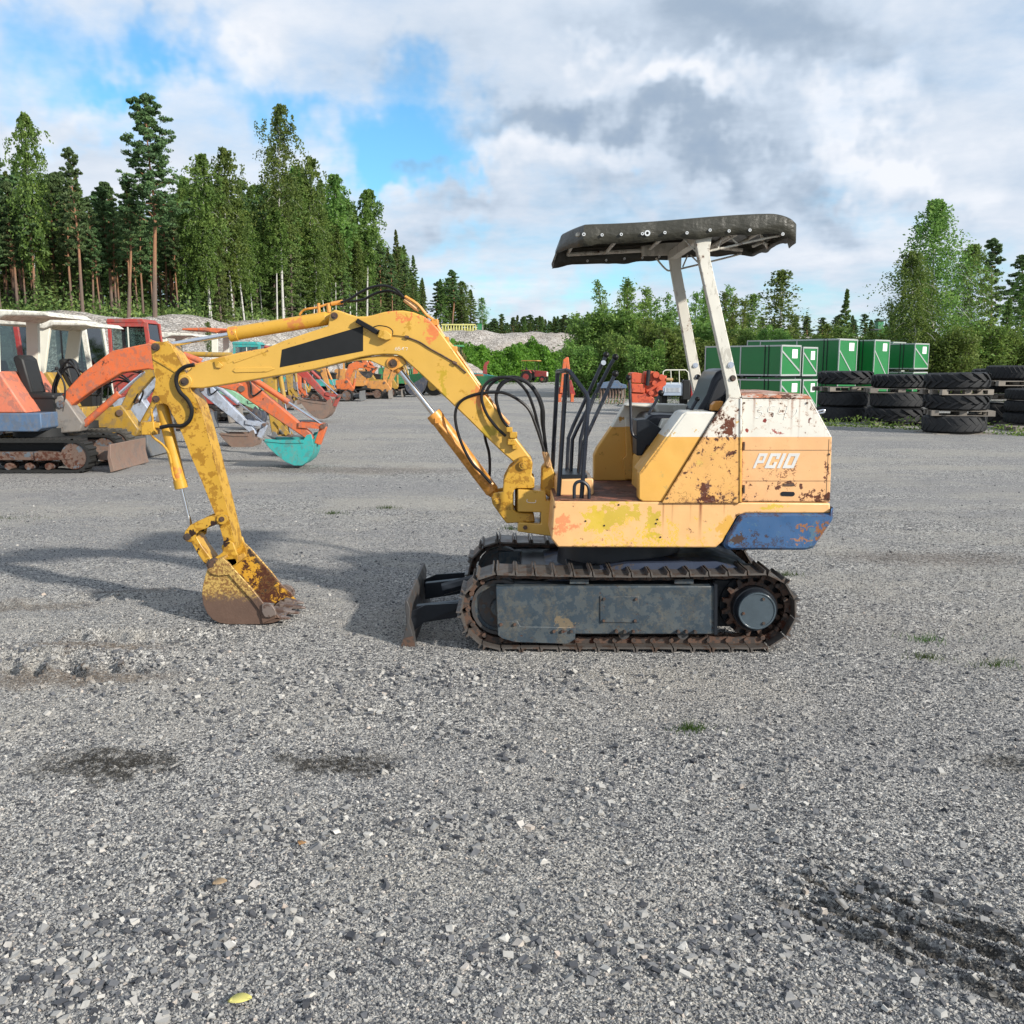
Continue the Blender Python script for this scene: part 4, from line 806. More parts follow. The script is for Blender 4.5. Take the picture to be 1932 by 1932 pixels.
# --- cylinders
def cylinder(name, p0, p1, rb, r1, rod_end, par, mat, yo=0, eye=True):
    p0, p1, rod_end = (np.array((p[0], CY+yo, p[2])) for p in (p0, p1, rod_end))
    d = (p1-p0)/np.linalg.norm(p1-p0)
    m = MB(); m.cyl(p0, p1, rb, n=28).cyl(p1-d*.045, p1+d*.004, rb*1.10, n=28)
    if eye: m.cyl(p0-d*.03, p0+d*.005, rb*.6, rb*.95, n=20)
    c = m.build(name, mat, par, bevel=.003)
    MB().cyl(p1, rod_end, r1, n=20).build('rod', m_chrome, c); return c, d
c1, d1 = cylinder('stick_cylinder', q(z2, 1290, 264, CY), q(z2, 622, 375, CY), .0385, .0135, q(z2, 185, 450, CY), EX, m_cyl)
MB().cyl(*[np.array(q(z2, x, y, CY)) for x, y in ((200, 447), (130, 460))], .022, n=16).build('rod_eye', m_arm, c1)
c2, d2 = cylinder('boom_cylinder', q(z4, 985, 1572, CY), q(z4, 548, 995, CY), .041, .0165, q(z4, 290, 665, CY), EX, m_cylo)
MB().cyl(*[np.array(q(z4, x, y, CY)) for x, y in ((300, 680), (255, 625))], .026, n=16).build('rod_eye', m_cylo, c2)
m = MB(); m.tube([q(z4, x, y, CY-.048) for x, y in ((560, 1030), (580, 1062), (640, 1130), (760, 1270), (880, 1430), (960, 1500))], .009); m.box(*[k for p_ in (q(z4, 575, 1045, CY-.05),) for k in (p_[0]-.012, p_[0]+.012, p_[1]-.012, p_[1]+.02, p_[2]-.014, p_[2]+.014)]); m.build('oil_pipe', m_cylo, c2)
c3, d3 = cylinder('bucket_cylinder', q(z2, 150, 850, CY), q(z3, 332, 700, CY), .0345, .0125, q(z3, 400, 985, CY), EX, m_cyl, eye=False)
m = MB(); p_ = q(z3, 105, 275, CY-.03); m.box(p_[0]-.045, p_[0]+.03, CY-.05, CY+.04, p_[2]-.03, p_[2]+.045); m.box(p_[0]-.005, p_[0]+.06, CY-.04, CY-.01, p_[2]+.01, p_[2]+.04); m.build('valve_block', m_arm, c3, bevel=.004)
m = MB(); m.tube([q(z3, x, y, CY-.045) for x, y in ((112, 290), (125, 330), (200, 390), (245, 460), (262, 560), (275, 620), (292, 650))], .0068); m.tube([q(z3, x, y, CY-.04) for x, y in ((110, 120), (118, 180), (125, 260))], .008); m.build('oil_pipe', m_arm, c3)
# --- stick
sk = [z2(x, y) for x, y in ((112, 424), (82, 440), (76, 470), (82, 540), (92, 600), (108, 690), (100, 750), (82, 800), (80, 835), (98, 858), (128, 858), (165, 850), (195, 868), (215, 915), (245, 965))]
sk += [z3(x, y) for x, y in ((335, 300), (402, 470), (480, 650), (560, 850), (600, 950), (640, 1080), (636, 1140), (650, 1175), (685, 1184), (715, 1165), (724, 1120), (712, 1050), (690, 960), (650, 790), (605, 620), (560, 440), (515, 270), (470, 115))]
sk += [z2(x, y) for x, y in ((418, 885), (390, 820), (350, 770), (330, 700), (300, 600), (245, 505), (208, 445), (180, 428))]
m = MB(); m.prism(polyU(sk, CY-.075), CY-.075, CY+.075); stick = m.build('stick', m_arm, EX, bevel=.005)
m = MB(); m.prism(poly(z2, [(80, 540), (88, 532), (180, 585), (250, 632), (246, 640), (176, 597)], CY-.08), CY-.082, CY-.074); m.prism(poly(z2, [(330, 845), (345, 838), (400, 885), (395, 893)], CY-.08), CY-.08, CY-.074); m.build('weld_seam', m_arm, stick)
se = q(z2, 112, 463, CY-.075); se2 = q(z2, 113, 820, CY-.075)
pin(se, .022, CY-.095, CY+.09, stick); pin(se2, .019, CY-.09, CY+.09, stick)
tp = q(z3, 675, 1137, CY-.075); m = MB(); m.ring((tp[0], tp[2]), .034, .018, CY-.088, CY-.07, 24); m.build('boss', m_arm, stick, bevel=.002)
m = MB(); m.cyl((tp[0], CY-.082, tp[2]), (tp[0], CY+.12, tp[2]), .034, n=24); m.build('boss', m_arm, stick, bevel=.002)
pin(tp, .017, CY-.085, CY+.16, stick, m_steel)
# --- linkage
lk1 = [(650, 905), (625, 895), (590, 900), (520, 915), (450, 945), (395, 975), (362, 1015), (350, 1055), (365, 1090), (400, 1100), (432, 1085), (440, 1040), (465, 1015), (520, 995), (590, 970), (640, 968), (662, 945)]
lk2 = [(348, 1050), (365, 1030), (405, 1035), (440, 1060), (480, 1130), (545, 1215), (560, 1240), (520, 1275), (495, 1255), (450, 1190), (400, 1100), (362, 1090)]
for ya in (CY-.105, CY+.085):
    m = MB(); m.prism(poly(z3, lk1, CY-.1), ya, ya+.022); m.build('link', m_arm, EX, bevel=.003)
m = MB(); m.prism(poly(z3, lk2, CY-.07), CY-.065, CY+.065); m.build('bucket_link', m_arm, EX, bevel=.005)
p_ = q(z3, 632, 928, CY-.105); m = MB(); m.ring((p_[0], p_[2]), .030, .014, CY-.115, CY-.1, 20); m.build('boss', m_arm, stick); pin(p_, .015, CY-.12, CY+.12, stick)
p_ = q(z3, 378, 1058, CY-.105); pin(p_, .020, CY-.125, CY+.12, stick, m_bolt)
# --- bucket
BN = CY-.205; BF = CY+.225
prof = [(628, 1214), (600, 1225), (545, 1255), (520, 1300), (505, 1350), (490, 1410), (482, 1480), (490, 1550), (520, 1620), (560, 1665), (610, 1690), (680, 1700), (900, 1700), (1000, 1690), (1060, 1670)]
pp = poly(z3, prof, BN)
lip = pp[-1]; hin = pp[0]
m = MB(); th = .012                                # shell: curved back and floor swept across the width
pin_ = []
for i, (x, z) in enumerate(pp):
    a = pp[max(i-1, 0)]; b = pp[min(i+1, len(pp)-1)]; dx, dz = b[0]-a[0], b[1]-a[1]; l_ = math.hypot(dx, dz); pin_.append((x-dz/l_*th*1, z+dx/l_*th*1))
m.prism(pp+pin_[::-1], BN+.001, BF-.001); bk_ = m.build('bucket', m_bucket, EX, bevel=.002)
side = [(690, 1262), (760, 1345), (850, 1450), (930, 1560), (1010, 1610), (1035, 1650)]
sidep = poly(z3, prof[1:]+[(1040, 1640), (1000, 1600), (930, 1545), (850, 1440), (740, 1330), (690, 1262), (640, 1215)], BN)
m = MB(); m.prism(sidep, BN, BN+.014); m.build('side_plate', m_bucket, bk_, bevel=.002)
m = MB(); m.prism([(x, z) for x, z in sidep], BF-.014, BF); m.build('side_plate', m_bin, bk_, bevel=.002)
strip = poly(z3, [(605, 1228), (640, 1208), (690, 1256), (850, 1432), (935, 1540), (1010, 1600), (1030, 1650), (930, 1690), (910, 1600), (855, 1525), (770, 1430), (685, 1335), (610, 1342), (560, 1330), (525, 1300)], BN)
m = MB(); m.prism(strip, BN-.014, BN-.001); m.build('side_reinforcement', m_bucket, bk_, bevel=.003)
m = MB(); m.prism(strip, BF+.001, BF+.014); m.build('side_reinforcement', m_bucket, bk_, bevel=.003)
def inner(pl, k=.012): return pl
m = MB(); pi2 = [(x-(.0), z) for x, z in pin_]
off_ = []
for i, (x, z) in enumerate(pp):
    a = pp[max(i-1, 0)]; b = pp[min(i+1, len(pp)-1)]; dx, dz = b[0]-a[0], b[1]-a[1]; l_ = math.hypot(dx, dz); off_.append((x-dz/l_*(th+.003), z+dx/l_*(th+.003)))
m.prism(pin_+off_[::-1], BN+.016, BF-.016); m.build('liner', m_bin, bk_)
m = MB()
for yy in (CY-.10, CY+.085):
    m.prism(poly(z3, [(648, 1105), (680, 1090), (712, 1105), (722, 1140), (745, 1200), (740, 1260), (680, 1290), (600, 1290), (520, 1290), (512, 1260), (560, 1225), (630, 1175)], CY-.1), yy, yy+.02)
m.prism(poly(z3, [(530, 1290), (520, 1258), (600, 1225), (730, 1215), (745, 1250), (700, 1290)], CY-.1), CY-.10, CY+.10)
m.build('bucket_ear', m_arm, bk_, bevel=.004)
p_ = q(z3, 555, 1262, BN); pin((p_[0], 0, p_[2]), .030, BN-.01, BN+.05, bk_, m_bolt)
m = MB(); lz = lip[1]; lx = lip[0]
m.loft([(lx-.10, BN, lz+.004), (lx-.10, BN, lz+.018), (lx+.012, BN, lz+.013), (lx+.012, BN, lz+.005)], [(lx-.10, BF, lz+.004), (lx-.10, BF, lz+.018), (lx+.012, BF, lz+.013), (lx+.012, BF, lz+.005)]); m.build('lip', m_tooth, bk_, bevel=.002)
for k in range(4):
    yy = BN+.005+(BF-BN-.07)*k/3; m = MB(); L_ = (.05, .075, .085, .05)[k]
    m.loft([(lx-.07, yy, lz-.002), (lx-.07, yy+.055, lz-.002), (lx-.07, yy+.055, lz+.034), (lx-.07, yy, lz+.034)], [(lx+L_, yy+.012, lz-.002), (lx+L_, yy+.043, lz-.002), (lx+L_-.006, yy+.040, lz+.010), (lx+L_-.006, yy+.015, lz+.010)]); m.build('tooth', m_tooth, bk_, bevel=.006)
for yy in (BN-.03, BF+.006):
    m = MB(); m.prism(poly(z3, [(930, 1545), (960, 1538), (1005, 1552), (1030, 1590), (1035, 1625), (1000, 1642), (950, 1640), (930, 1600)], BN), yy, yy+.024); m.build('side_cutter', m_tooth, bk_, bevel=.004)
# --- hoses
def hose(zf, pts, ya, yb=None, r=.0085, par=None, mat=None, name='hose'):
    yb = ya if yb is None else yb; n = len(pts)
    m = MB(); m.tube([q(zf, x, y, ya+(yb-ya)*i/(n-1)) for i, (x, y) in enumerate(pts)], r, n=10, k=7); return m.build(name, mat or m_rubber, par or EX)
hose(z4, [(975, 1510), (900, 1430), (840, 1370), (780, 1270), (732, 1150), (708, 1030), (722, 940), (780, 880), (880, 845), (1000, 835), (1090, 845), (1190, 900), (1260, 970), (1310, 1090), (1350, 1210), (1378, 1300)], CY-.10, CY-.06)
hose(z4, [(1085, 1160), (1020, 1100), (950, 1010), (912, 920), (905, 850), (930, 780), (990, 735), (1080, 724), (1160, 745), (1240, 830), (1290, 950), (1325, 1090), (1370, 1290)], CY-.11, CY-.03)
hose(z4, [(1105, 1100), (1050, 1020), (1015, 900), (1022, 830), (1070, 765), (1150, 735), (1240, 765), (1310, 850), (1350, 960), (1362, 1100), (1385, 1300)], CY-.09, CY-.02)
hose(z4, [(1100, 1120), (1000, 1000), (945, 900), (950, 810), (1010, 745), (1090, 722), (1190, 730), (1290, 800), (1345, 900), (1352, 1050), (1372, 1180), (1380, 1295)], CY-.05, CY+.02)
hose(z4, [(1090, 1060), (1040, 990), (1010, 880), (1040, 780), (1120, 730), (1220, 745), (1320, 850), (1362, 960), (1366, 1100), (1388, 1290)], CY+.02, CY+.04)
hose(z4, [(880, 900), (915, 1020), (930, 1170), (958, 1280), (965, 1380), (962, 1460)], CY+.09, CY+.06)
for x, y, x2, y2 in ((1365, 1275, 1392, 1380), (1378, 1280, 1405, 1390), (1388, 1285, 1415, 1380), (1062, 1140, 1090, 1190), (1088, 1075, 1125, 1135), (905, 1440, 985, 1520)):
    m = MB(); m.tube([q(z4, x, y, CY-.06), q(z4, x2, y2, CY-.05)], .0105); m.build('hose_fitting', m_brass, EX)
hose(z2, [(1385, 156), (1450, 130), (1520, 85), (1600, 50), (1690, 40), (1770, 70), (1840, 145)], CY-.02, CY-.03, .0075)
hose(z2, [(1430, 150), (1540, 135), (1620, 95), (1720, 75), (1800, 108), (1865, 165)], CY+.03, CY-.01, .0075)
hose(z2, [(1100, 240), (1135, 205), (1220, 190), (1300, 166), (1392, 153)], CY, CY, .0065, name='oil_pipe', mat=m_cylo)
m = MB(); m.tube([q(z2, 1320, 165, CY), q(z2, 1400, 150, CY)], .012); m.tube([q(z2, 1300, 165, CY), q(z2, 1305, 225, CY)], .012); m.build('hose_fitting', m_cylo, EX); MB().tube([q(z2, 1232, 160, CY), q(z2, 1236, 240, CY)], .009).build('hose_fitting', m_cylo, EX)
hose(z2, [(375, 585), (310, 600), (262, 640), (250, 700), (275, 770), (330, 830), (358, 900), (340, 970), (290, 1005), (210, 1005), (140, 1018)], CY-.10, CY-.09, .0115)
m = MB(); m.tube([q(z2, x, y, CY-.06) for x, y in ((365, 588), (440, 570), (520, 548), (700, 505), (860, 478))], .006); m.build('oil_pipe', m_cylo, EX)
m = MB(); m.prism(poly(z2, [(515, 560), (545, 560), (575, 590), (560, 608), (525, 605)], CY-BT), CY-BT-.012, CY-BT); m.build('pipe_clamp', m_boom, boom, bevel=.002)

# ------------------------------------------------------------------ background excavators
m_glass = MT('glass', .06, spec=.6)
tr_ = m_glass.n('ShaderNodeBsdfTransparent'); tr_.inputs[0].default_value = (.50, .58, .56, 1); gl_ = m_glass.n('ShaderNodeBsdfGlossy'); gl_.inputs['Roughness'].default_value = .04; gl_.inputs[0].default_value = (.8, .85, .9, 1)
ms_ = m_glass.n('ShaderNodeMixShader'); fr_ = m_glass.n('ShaderNodeFresnel'); m_glass.l(m_glass.math('ADD', fr_.outputs[0], .05), ms_.inputs[0]); m_glass.l(tr_.outputs[0], ms_.inputs[1]); m_glass.l(gl_.outputs[0], ms_.inputs[2])
m_glass.l(ms_.outputs[0], m_glass.nt.nodes['Material Output'].inputs[0]); m_glass = m_glass.m
m_rub = plain('track_rubber', (.022, .022, .021), .7, 0, .3, 14, .4); m_rubd = plain('track_rubber_dusty', (.060, .056, .048), .8, 0, .35, 9, .4)
m_rf = paint('rusty_frame', (.13, .085, .065), patch=(.10, .12, .14), pthr=.55, pscale=5, rust=.60, rough=.7)
m_blk = plain('machine_black', (.02, .021, .022), .5); m_dg = plain('machine_grey', (.05, .055, .06), .55)
m_offw = paint('off_white_paint', (.68, .66, .56), rust=.80, rough=.45, fade=.05)
COL = dict(orange=(.60, .125, .035), salmon=(.60, .17, .095), yellow=(.40, .24, .03), red=(.30, .025, .025), dred=(.36, .045, .035), lav=(.36, .41, .50), green=(.22, .44, .28), teal=(.025, .34, .32), blue=(.075, .13, .22), tan=(.55, .25, .06), brown=(.20, .13, .10), navy=(.03, .04, .065), black=(.02, .02, .022), white=(.68, .66, .58), grey=(.13, .14, .15), kub=(.62, .14, .03), steel=(.22, .20, .18), lgreen=(.02, .22, .08))
_pc = {}
def pc(n):
    if n not in _pc: _pc[n] = paint(n+'_machine_paint', COL[n], rust=.70, rscale=13, speck=.1, rough=.55, offs=len(_pc)*3.1, patch=tuple(c*.62+.04 for c in COL[n]), pthr=.54, dirt=(.20, .165, .125), dirt_amt=.55)
    return _pc[n]
def stadium(x0, x1, r, zc, n=14):
    o = [(x1+r*math.cos(a), zc+r*math.sin(a)) for a in [PI/2-PI*i/n for i in range(n+1)]]
    return o+[(x0+r*math.cos(a), zc+r*math.sin(a)) for a in [-PI/2-PI*i/n for i in range(n+1)]]
def offs_ring(m, outer, inner, y0, y1):
    n = len(outer); v = [(x, y0, z) for x, z in outer]+[(x, y0, z) for x, z in inner]+[(x, y1, z) for x, z in outer]+[(x, y1, z) for x, z in inner]; f = []
    for i in range(n):
        j = (i+1) % n; f += [(i, j, n+j, n+i), (2*n+i, 2*n+j, 3*n+j, 3*n+i), (i, j, 2*n+j, 2*n+i), (n+i, n+j, 3*n+j, 3*n+i)]
    return m.add(v, f)
def bent(pts, wd):                                # plate outline that follows a centre line with a width at every point
    up = []; dn = []; n = len(pts)
    pts = [np.array(p, float) for p in pts]
    for i, p in enumerate(pts):
        d = pts[min(i+1, n-1)]-pts[max(i-1, 0)]; d /= np.linalg.norm(d); nn = np.array((-d[1], d[0]))
        up.append(tuple(p+nn*wd[i])); dn.append(tuple(p-nn*wd[i]))
    return up+dn[::-1]
BUCK = [(.05, .09), (-.05, .07), (-.12, -.03), (-.95, -.02), (-1.0, -.05), (-.87, -.22), (-.71, -.38), (-.53, -.52), (-.35, -.60), (-.18, -.60), (-.04, -.50), (.05, -.34), (.09, -.15)]
def bg_ex(label, Y, xr, body, boomc, joints, L=1.9, s=1, roof=None, roofc='white', buck='brown', bs=.7, brot=0, bflip=1, lower=None, hood=True, kind='excavator', wid=1.3, blade='steel', hoses=True, tall=2.3, blade_on=True, stickc=None, trackmat=None, bw=1.0, dist=0):
    x0 = xr-L/2; lower = lower or body; stickc = stickc or boomc
    t = thing('excavator', label, kind, (x0, Y, 0), 'excavators parked in a row beside the bank')
    def W(x): return x0+(x-.25)*s
    def W2(x): return x0+(x-.10)*s
    r = .23*s; hl = L/2-r; tw = .26*s; ya = Y-wid/2*s; yb = Y+wid/2*s
    for y0 in (ya, yb-tw):
        m = MB(); out = stadium(x0-hl, x0+hl, r, r, 14); inn = stadium(x0-hl, x0+hl, r-.035*s, r, 14); offs_ring(m, out, inn, y0, y0+tw)
        if dist < 2:
            per = [np.array(p) for p in out]; per.append(per[0]); dd = 0; k = 0; step = .085*s
            for i in range(len(per)-1):
                a, b = per[i], per[i+1]; l_ = np.linalg.norm(b-a); dirv = (b-a)/(l_+1e-9); nn = np.array((-dirv[1], dirv[0]))
                while dd < l_:
                    p = a+dirv*dd; h = .022*s; w_ = .022*s
                    m.prism([tuple(p-dirv*w_), tuple(p+nn*h-dirv*w_*.7), tuple(p+nn*h+dirv*w_*.7), tuple(p+dirv*w_)], y0, y0+tw); dd += step
                dd -= l_
        m.build('track', trackmat or m_rub, t)
        m = MB(); m.box(x0-hl, x0+hl-.1, y0+.03*s, y0+tw-.03*s, r*.75, r*1.25); m.prism([(x0+hl*.25, r*.7), (x0+hl*.95, r*.8), (x0+hl*.95, r*1.2), (x0+hl*.25, r*1.3)], y0-.0+.01, y0+tw*.9)
        tf = m.build('track_frame', m_rf, t, bevel=.01)
        for k_, xx in enumerate((x0-hl, x0+hl)): MB().cyl((xx, y0+.02*s, r), (xx, y0+tw-.02*s, r), r-.045*s, n=22).build('wheel', m_rf, tf)
        if dist < 2:
            for xx in np.linspace(-hl*.65, hl*.5, 4): MB().cyl((x0+xx, y0+.02*s, .085*s), (x0+xx, y0+tw-.02*s, .085*s), .05*s, n=12).build('roller', m_rf, tf)
    m = MB(); m.box(x0-.5*s, x0+.5*s, ya+tw, yb-tw, .25*s, .48*s); m.cyl((x0, Y, .44*s), (x0, Y, .6*s), .38*s, n=20); m.build('undercarriage', m_blk, t)
    if blade_on:
        bx = x0+L/2+.28*s; m = MB(); m.prism([(bx, .40*s), (bx+.03*s, .40*s), (bx+.02*s, .22*s), (bx+.06*s, .02*s), (bx, .0), (bx-.03*s, .22*s)], ya, yb); bl_ = m.build('blade', pc(blade), t, bevel=.006)
        for yy in (ya+tw+.03, yb-tw-.09): m = MB(); m.loft([(x0+.3*s, yy, .2*s), (x0+.3*s, yy, .3*s), (bx, yy, .28*s), (bx, yy, .14*s)], [(x0+.3*s, yy+.06*s, .2*s), (x0+.3*s, yy+.06*s, .3*s), (bx, yy+.06*s, .28*s), (bx, yy+.06*s, .14*s)]); m.build('blade_arm', pc(blade), t)
    za, zb_ = .58*s, .84*s
    m = MB(); m.prism([(W(-.98), za+.06), (W(-.9), za), (W(.50), za), (W(.57), za+.05), (W(.57), zb_), (W(-1.0), zb_)], ya+.02, yb-.02); m.build('lower_body', pc(lower), t, bevel=.015)
    if hood:
        m = MB(); m.prism([(W2(-1.12), zb_+.002), (W2(-1.1), 1.34*s), (W2(-1.0), 1.42*s), (W2(-.12), 1.42*s), (W2(.22), zb_+.002)] if roof != 'cab' else [(W2(-.99), zb_+.002), (W2(-.96), 1.30*s), (W2(-.88), 1.36*s), (W2(-.42), 1.36*s), (W2(-.42), zb_+.002)], ya+.03, yb-.03); hd_ = m.build('hood', pc(body), t, bevel=.025)
        if dist < 2: MB().box(W2(-.42)-.003, W2(-.42)+.003, ya+.026, ya+.032, zb_+.01, 1.43*s).build('panel_seam', m_blk, hd_)
    if roof != 'cab':
        m = MB(); m.prism([(W2(.0), 1.12*s), (W2(.42), 1.10*s), (W2(.44), 1.02*s), (W2(.0), 1.02*s)], Y-.22, Y+.22); m.build('seat', m_blk, t, bevel=.03)
        m = MB(); m.prism([(W2(.0), 1.08*s), (W2(-.14), 1.62*s), (W2(-.06), 1.66*s), (W2(.02), 1.60*s), (W2(.12), 1.10*s)], Y-.21, Y+.21); m.build('seat_back', m_blk, t, bevel=.03)
        m = MB(); m.box(W2(-.05), W2(.40), Y-.2, Y+.2, zb_, 1.03*s); m.build('seat_base', m_blk, t)
        for yy in (Y-.12, Y+.12):
            m = MB(); m.tube([(W2(.5), yy, zb_), (W2(.55), yy, 1.2*s), (W2(.45), yy, 1.45*s)], .014, n=6); lv = m.build('lever', m_blk, t); MB().ball((W2(.45), yy, 1.46*s), .03, 8).build('knob', m_blk, lv)
    if roof == 'canopy':
        zr = tall*s
        m = MB(); m.prism([(W(-1.0), zr-.05), (W(-.98), zr+.01), (W(-.3), zr+.03), (W(.74), zr-.02), (W(.84), zr-.09), (W(.74), zr-.08), (W(.2), zr-.07), (W(.05), zr-.13), (W(-.05), zr-.12), (W(-.3), zr-.07)], ya-.02, yb+.02); m.build('canopy_roof', pc(roofc), t, bevel=.02)
        for yy in (ya+.03, yb-.13):
            m = MB(); m.prism([(W(-.26), 1.40*s), (W(-.04), 1.40*s), (W(.12), zr-.09), (W(-.10), zr-.09)] if s < .999 else [(W(-.16), 1.40*s), (W(.02), 1.40*s), (W(.06), zr-.09), (W(-.12), zr-.09)], yy, yy+.07); m.build('canopy_post', m_offw, t, bevel=.008)
    if roof == 'cab':
        zr = tall*s; cx0, cx1 = -.42, .50; pr = pc(roofc); ca = ya+.04; cb = Y+.22
        cab = MB().prism([(W(cx0-.03), zr-.09), (W(cx0), zr), (W(cx1-.12), zr), (W(cx1-.02), zr-.10)], ca-.01, cb+.01).build('cab', pr, t, bevel=.02)
        m = MB()
        def pan(x0_, x1_, z0_, z1_, y): m.box(W(x0_), W(x1_), y, y+.05, z0_*s, z1_*s)
        for y in (ca, cb-.05):
            m.prism([(W(cx0), zb_), (W(cx0+.08), zb_), (W(cx0+.08), zr-.08), (W(cx0), zr-.08)], y, y+.05)
            m.prism([(W(cx1+.04), zb_), (W(cx1+.12), zb_), (W(cx1+.0), zr-.08), (W(cx1-.10), zr-.08)], y, y+.05)
            m.box(W(cx0+.08), W(cx1+.03), y+.003, y+.047, zb_, 1.34*s); m.box(W(cx0+.08), W(cx1-.08), y+.003, y+.047, zr-.18*s, zr-.08)
        m.box(W(cx0), W(cx0)+.05, ca+.05, cb-.05, zb_, 1.3*s)
        m.build('cab_frame', pr, cab, bevel=.008)
        for y in (ca+.02, cb-.03):
            MB().prism([(W(cx0+.08), 1.34*s), (W(cx1+.0), 1.34*s), (W(cx1-.06), zr-.18*s), (W(cx0+.08), zr-.18*s)], y, y+.006).build('window', m_glass, cab)
            fz = MB(); xm = (cx0+cx1)/2
            fz.box(W(xm)-.015, W(xm)+.015, y-.004, y+.010, 1.34*s, zr-.18*s); fz.box(W(cx0+.08), W(cx1), y-.006, y+.012, 1.34*s, 1.37*s); fz.build('window_frame', m_blk if roofc == 'white' else m_offw, cab)
        MB().loft([(W(cx1+.10), ca+.05, zb_+.1), (W(cx1+.10), cb-.05, zb_+.1), (W(cx1-.04), cb-.05, zr-.12), (W(cx1-.04), ca+.05, zr-.12)], [(W(cx1+.106), ca+.05, zb_+.1), (W(cx1+.106), cb-.05, zb_+.1), (W(cx1-.034), cb-.05, zr-.12), (W(cx1-.034), ca+.05, zr-.12)]).build('windscreen', m_glass, cab)
        m = MB(); m.box(W(-.1), W(.3), Y-.25, Y+.1, zb_, 1.1*s); m.prism([(W(-.12), 1.1*s), (W(-.2), 1.6*s), (W(-.12), 1.6*s), (W(.0), 1.1*s)], Y-.25, Y+.1); m.build('seat', m_blk, cab, bevel=.02)
    A, B, Cj, D = [(P(u, v, Y)[0], P(u, v, Y)[2]) for u, v in joints]
    A, B, Cj, D = map(np.array, (A, B, Cj, D))
    # swing bracket
    m = MB(); m.prism([(W(.52), .50*s), (W(.52), zb_-.04), tuple(A+(-.10, .10)), tuple(A+(.02, .13)), tuple(A+(.10, .03)), tuple(A+(.30, -.28)), tuple(A+(.24, -.40)), tuple(A+(.0, -.42))], Y-.13*s, Y+.13*s); sbk = m.build('swing_bracket', pc('steel') if body == 'salmon' else pc(boomc), t, bevel=.02)
    MB().cyl((A[0], Y-.16*s, A[1]), (A[0], Y+.16*s, A[1]), .055*s, n=14).build('pivot_pin', m_rf, sbk)
    # boom: from A over the knee B down to C
    k = [A, A+(B-A)*.35+np.array((-.06, .09))*s, A+(B-A)*.7+np.array((-.07, .13))*s, B, B+(Cj-B)*.35+(0, .02), B+(Cj-B)*.7, Cj]
    m = MB(); m.prism(bent(k, [.08*s*bw, .115*s*bw, .14*s*bw, .155*s*bw, .115*s*bw, .10*s, .06*s]), Y-.085*s, Y+.085*s); bo = m.build('boom', pc(boomc), t, bevel=.015)
    MB().cyl((Cj[0], Y-.11*s, Cj[1]), (Cj[0], Y+.11*s, Cj[1]), .045*s, n=12).build('pivot_pin', m_rf, bo)
    # stick
    ds = (D-Cj)/np.linalg.norm(D-Cj); up = np.array((-ds[1], ds[0]))
    if up[1] < 0 and abs(ds[1]) < .95: up = -up
    m = MB(); m.prism([tuple(Cj-ds*.28*s+up*.05*s), tuple(Cj-ds*.24*s+up*.14*s), tuple(Cj+up*.16*s), tuple(D-ds*.05+up*.05*s), tuple(D+ds*.05*s), tuple(D-up*.06*s), tuple(Cj+ds*.1-up*.09*s), tuple(Cj-up*.08*s)], Y-.07*s, Y+.07*s); sk_ = m.build('stick', pc(stickc), t, bevel=.012)
    def cyl_(p, q_, f, rb, par, c):
        p = np.array((p[0], Y, p[1])); q_ = np.array((q_[0], Y, q_[1])); mid = p+(q_-p)*f
        cc = MB().cyl(p, mid, rb*s, n=14).build('cylinder', pc(c), par); MB().cyl(mid, q_, rb*.42*s, n=10).build('rod', m_chrome, cc)
    cyl_(A+(.26, -.30), B+(B-A)*-.12+(.05, -.14), .58, .05, bo, boomc)
    cyl_(B+(0, .20), Cj-ds*.25*s+up*.10*s, .62, .045, bo, boomc)
    # bucket, its link and its cylinder
    ca_, sa_ = math.cos(brot), math.sin(brot)
    def bt_(x, z): x, z = x*bs*bflip, z*bs; return (D[0]+.02+x*ca_-z*sa_, D[1]+x*sa_+z*ca_)
    h0 = D-ds*.24*s+up*.05*s; h1 = D+up*.24*s+ds*.06*s; h2 = np.array(bt_(.10, -.16))
    cyl_(Cj+up*.20*s-ds*.02, h1, .52, .042, sk_, stickc)
    for yy in (Y-.10*s, Y+.08*s):
        MB().prism(bent([h0, (h0+h1)/2, h1], [.04*s]*3), yy, yy+.02*s).build('link', pc(stickc), t)
    MB().prism(bent([h1, (h1+h2)/2, h2], [.045*s]*3), Y-.06*s, Y+.06*s).build('bucket_link', pc(stickc), t, bevel=.008)
    MB().cyl((h1[0], Y-.12*s, h1[1]), (h1[0], Y+.12*s, h1[1]), .035*s, n=12).build('pivot_pin', m_rf, sk_)
    BW = .42*bs; m = MB(); out = [bt_(x, z) for x, z in BUCK]
    fl = [p for p in out[4:]]; inn = []
    cen = np.array(bt_(-.4, -.2))
    for p in fl: p = np.array(p); inn.append(tuple(p+(cen-p)/np.linalg.norm(cen-p)*.02))
    m.prism(fl+inn[::-1], Y-BW, Y+BW); bkt = m.build('bucket', pc(buck), t, bevel=.004)
    for yy in (Y-BW-.002, Y+BW-.018): MB().prism(out, yy, yy+.02).build('side_plate', pc(buck), bkt, bevel=.004)
    ml = MB().prism(bent([bt_(-.97, -.02), bt_(-.55, -.07), bt_(-.12, -.07)], [.03*bs]*3), Y-BW-.016, Y-BW-.003).build('rim', pc(buck), bkt)
    for kk in range(3):
        y_ = Y-BW+.02+(2*BW-.09)*kk/2; a_ = bt_(-.93, -.035); b_ = bt_(-1.14, .045); c_2 = bt_(-.95, -.085)
        MB().prism([a_, b_, c_2], y_, y_+.05).build('tooth', pc('steel'), bkt)
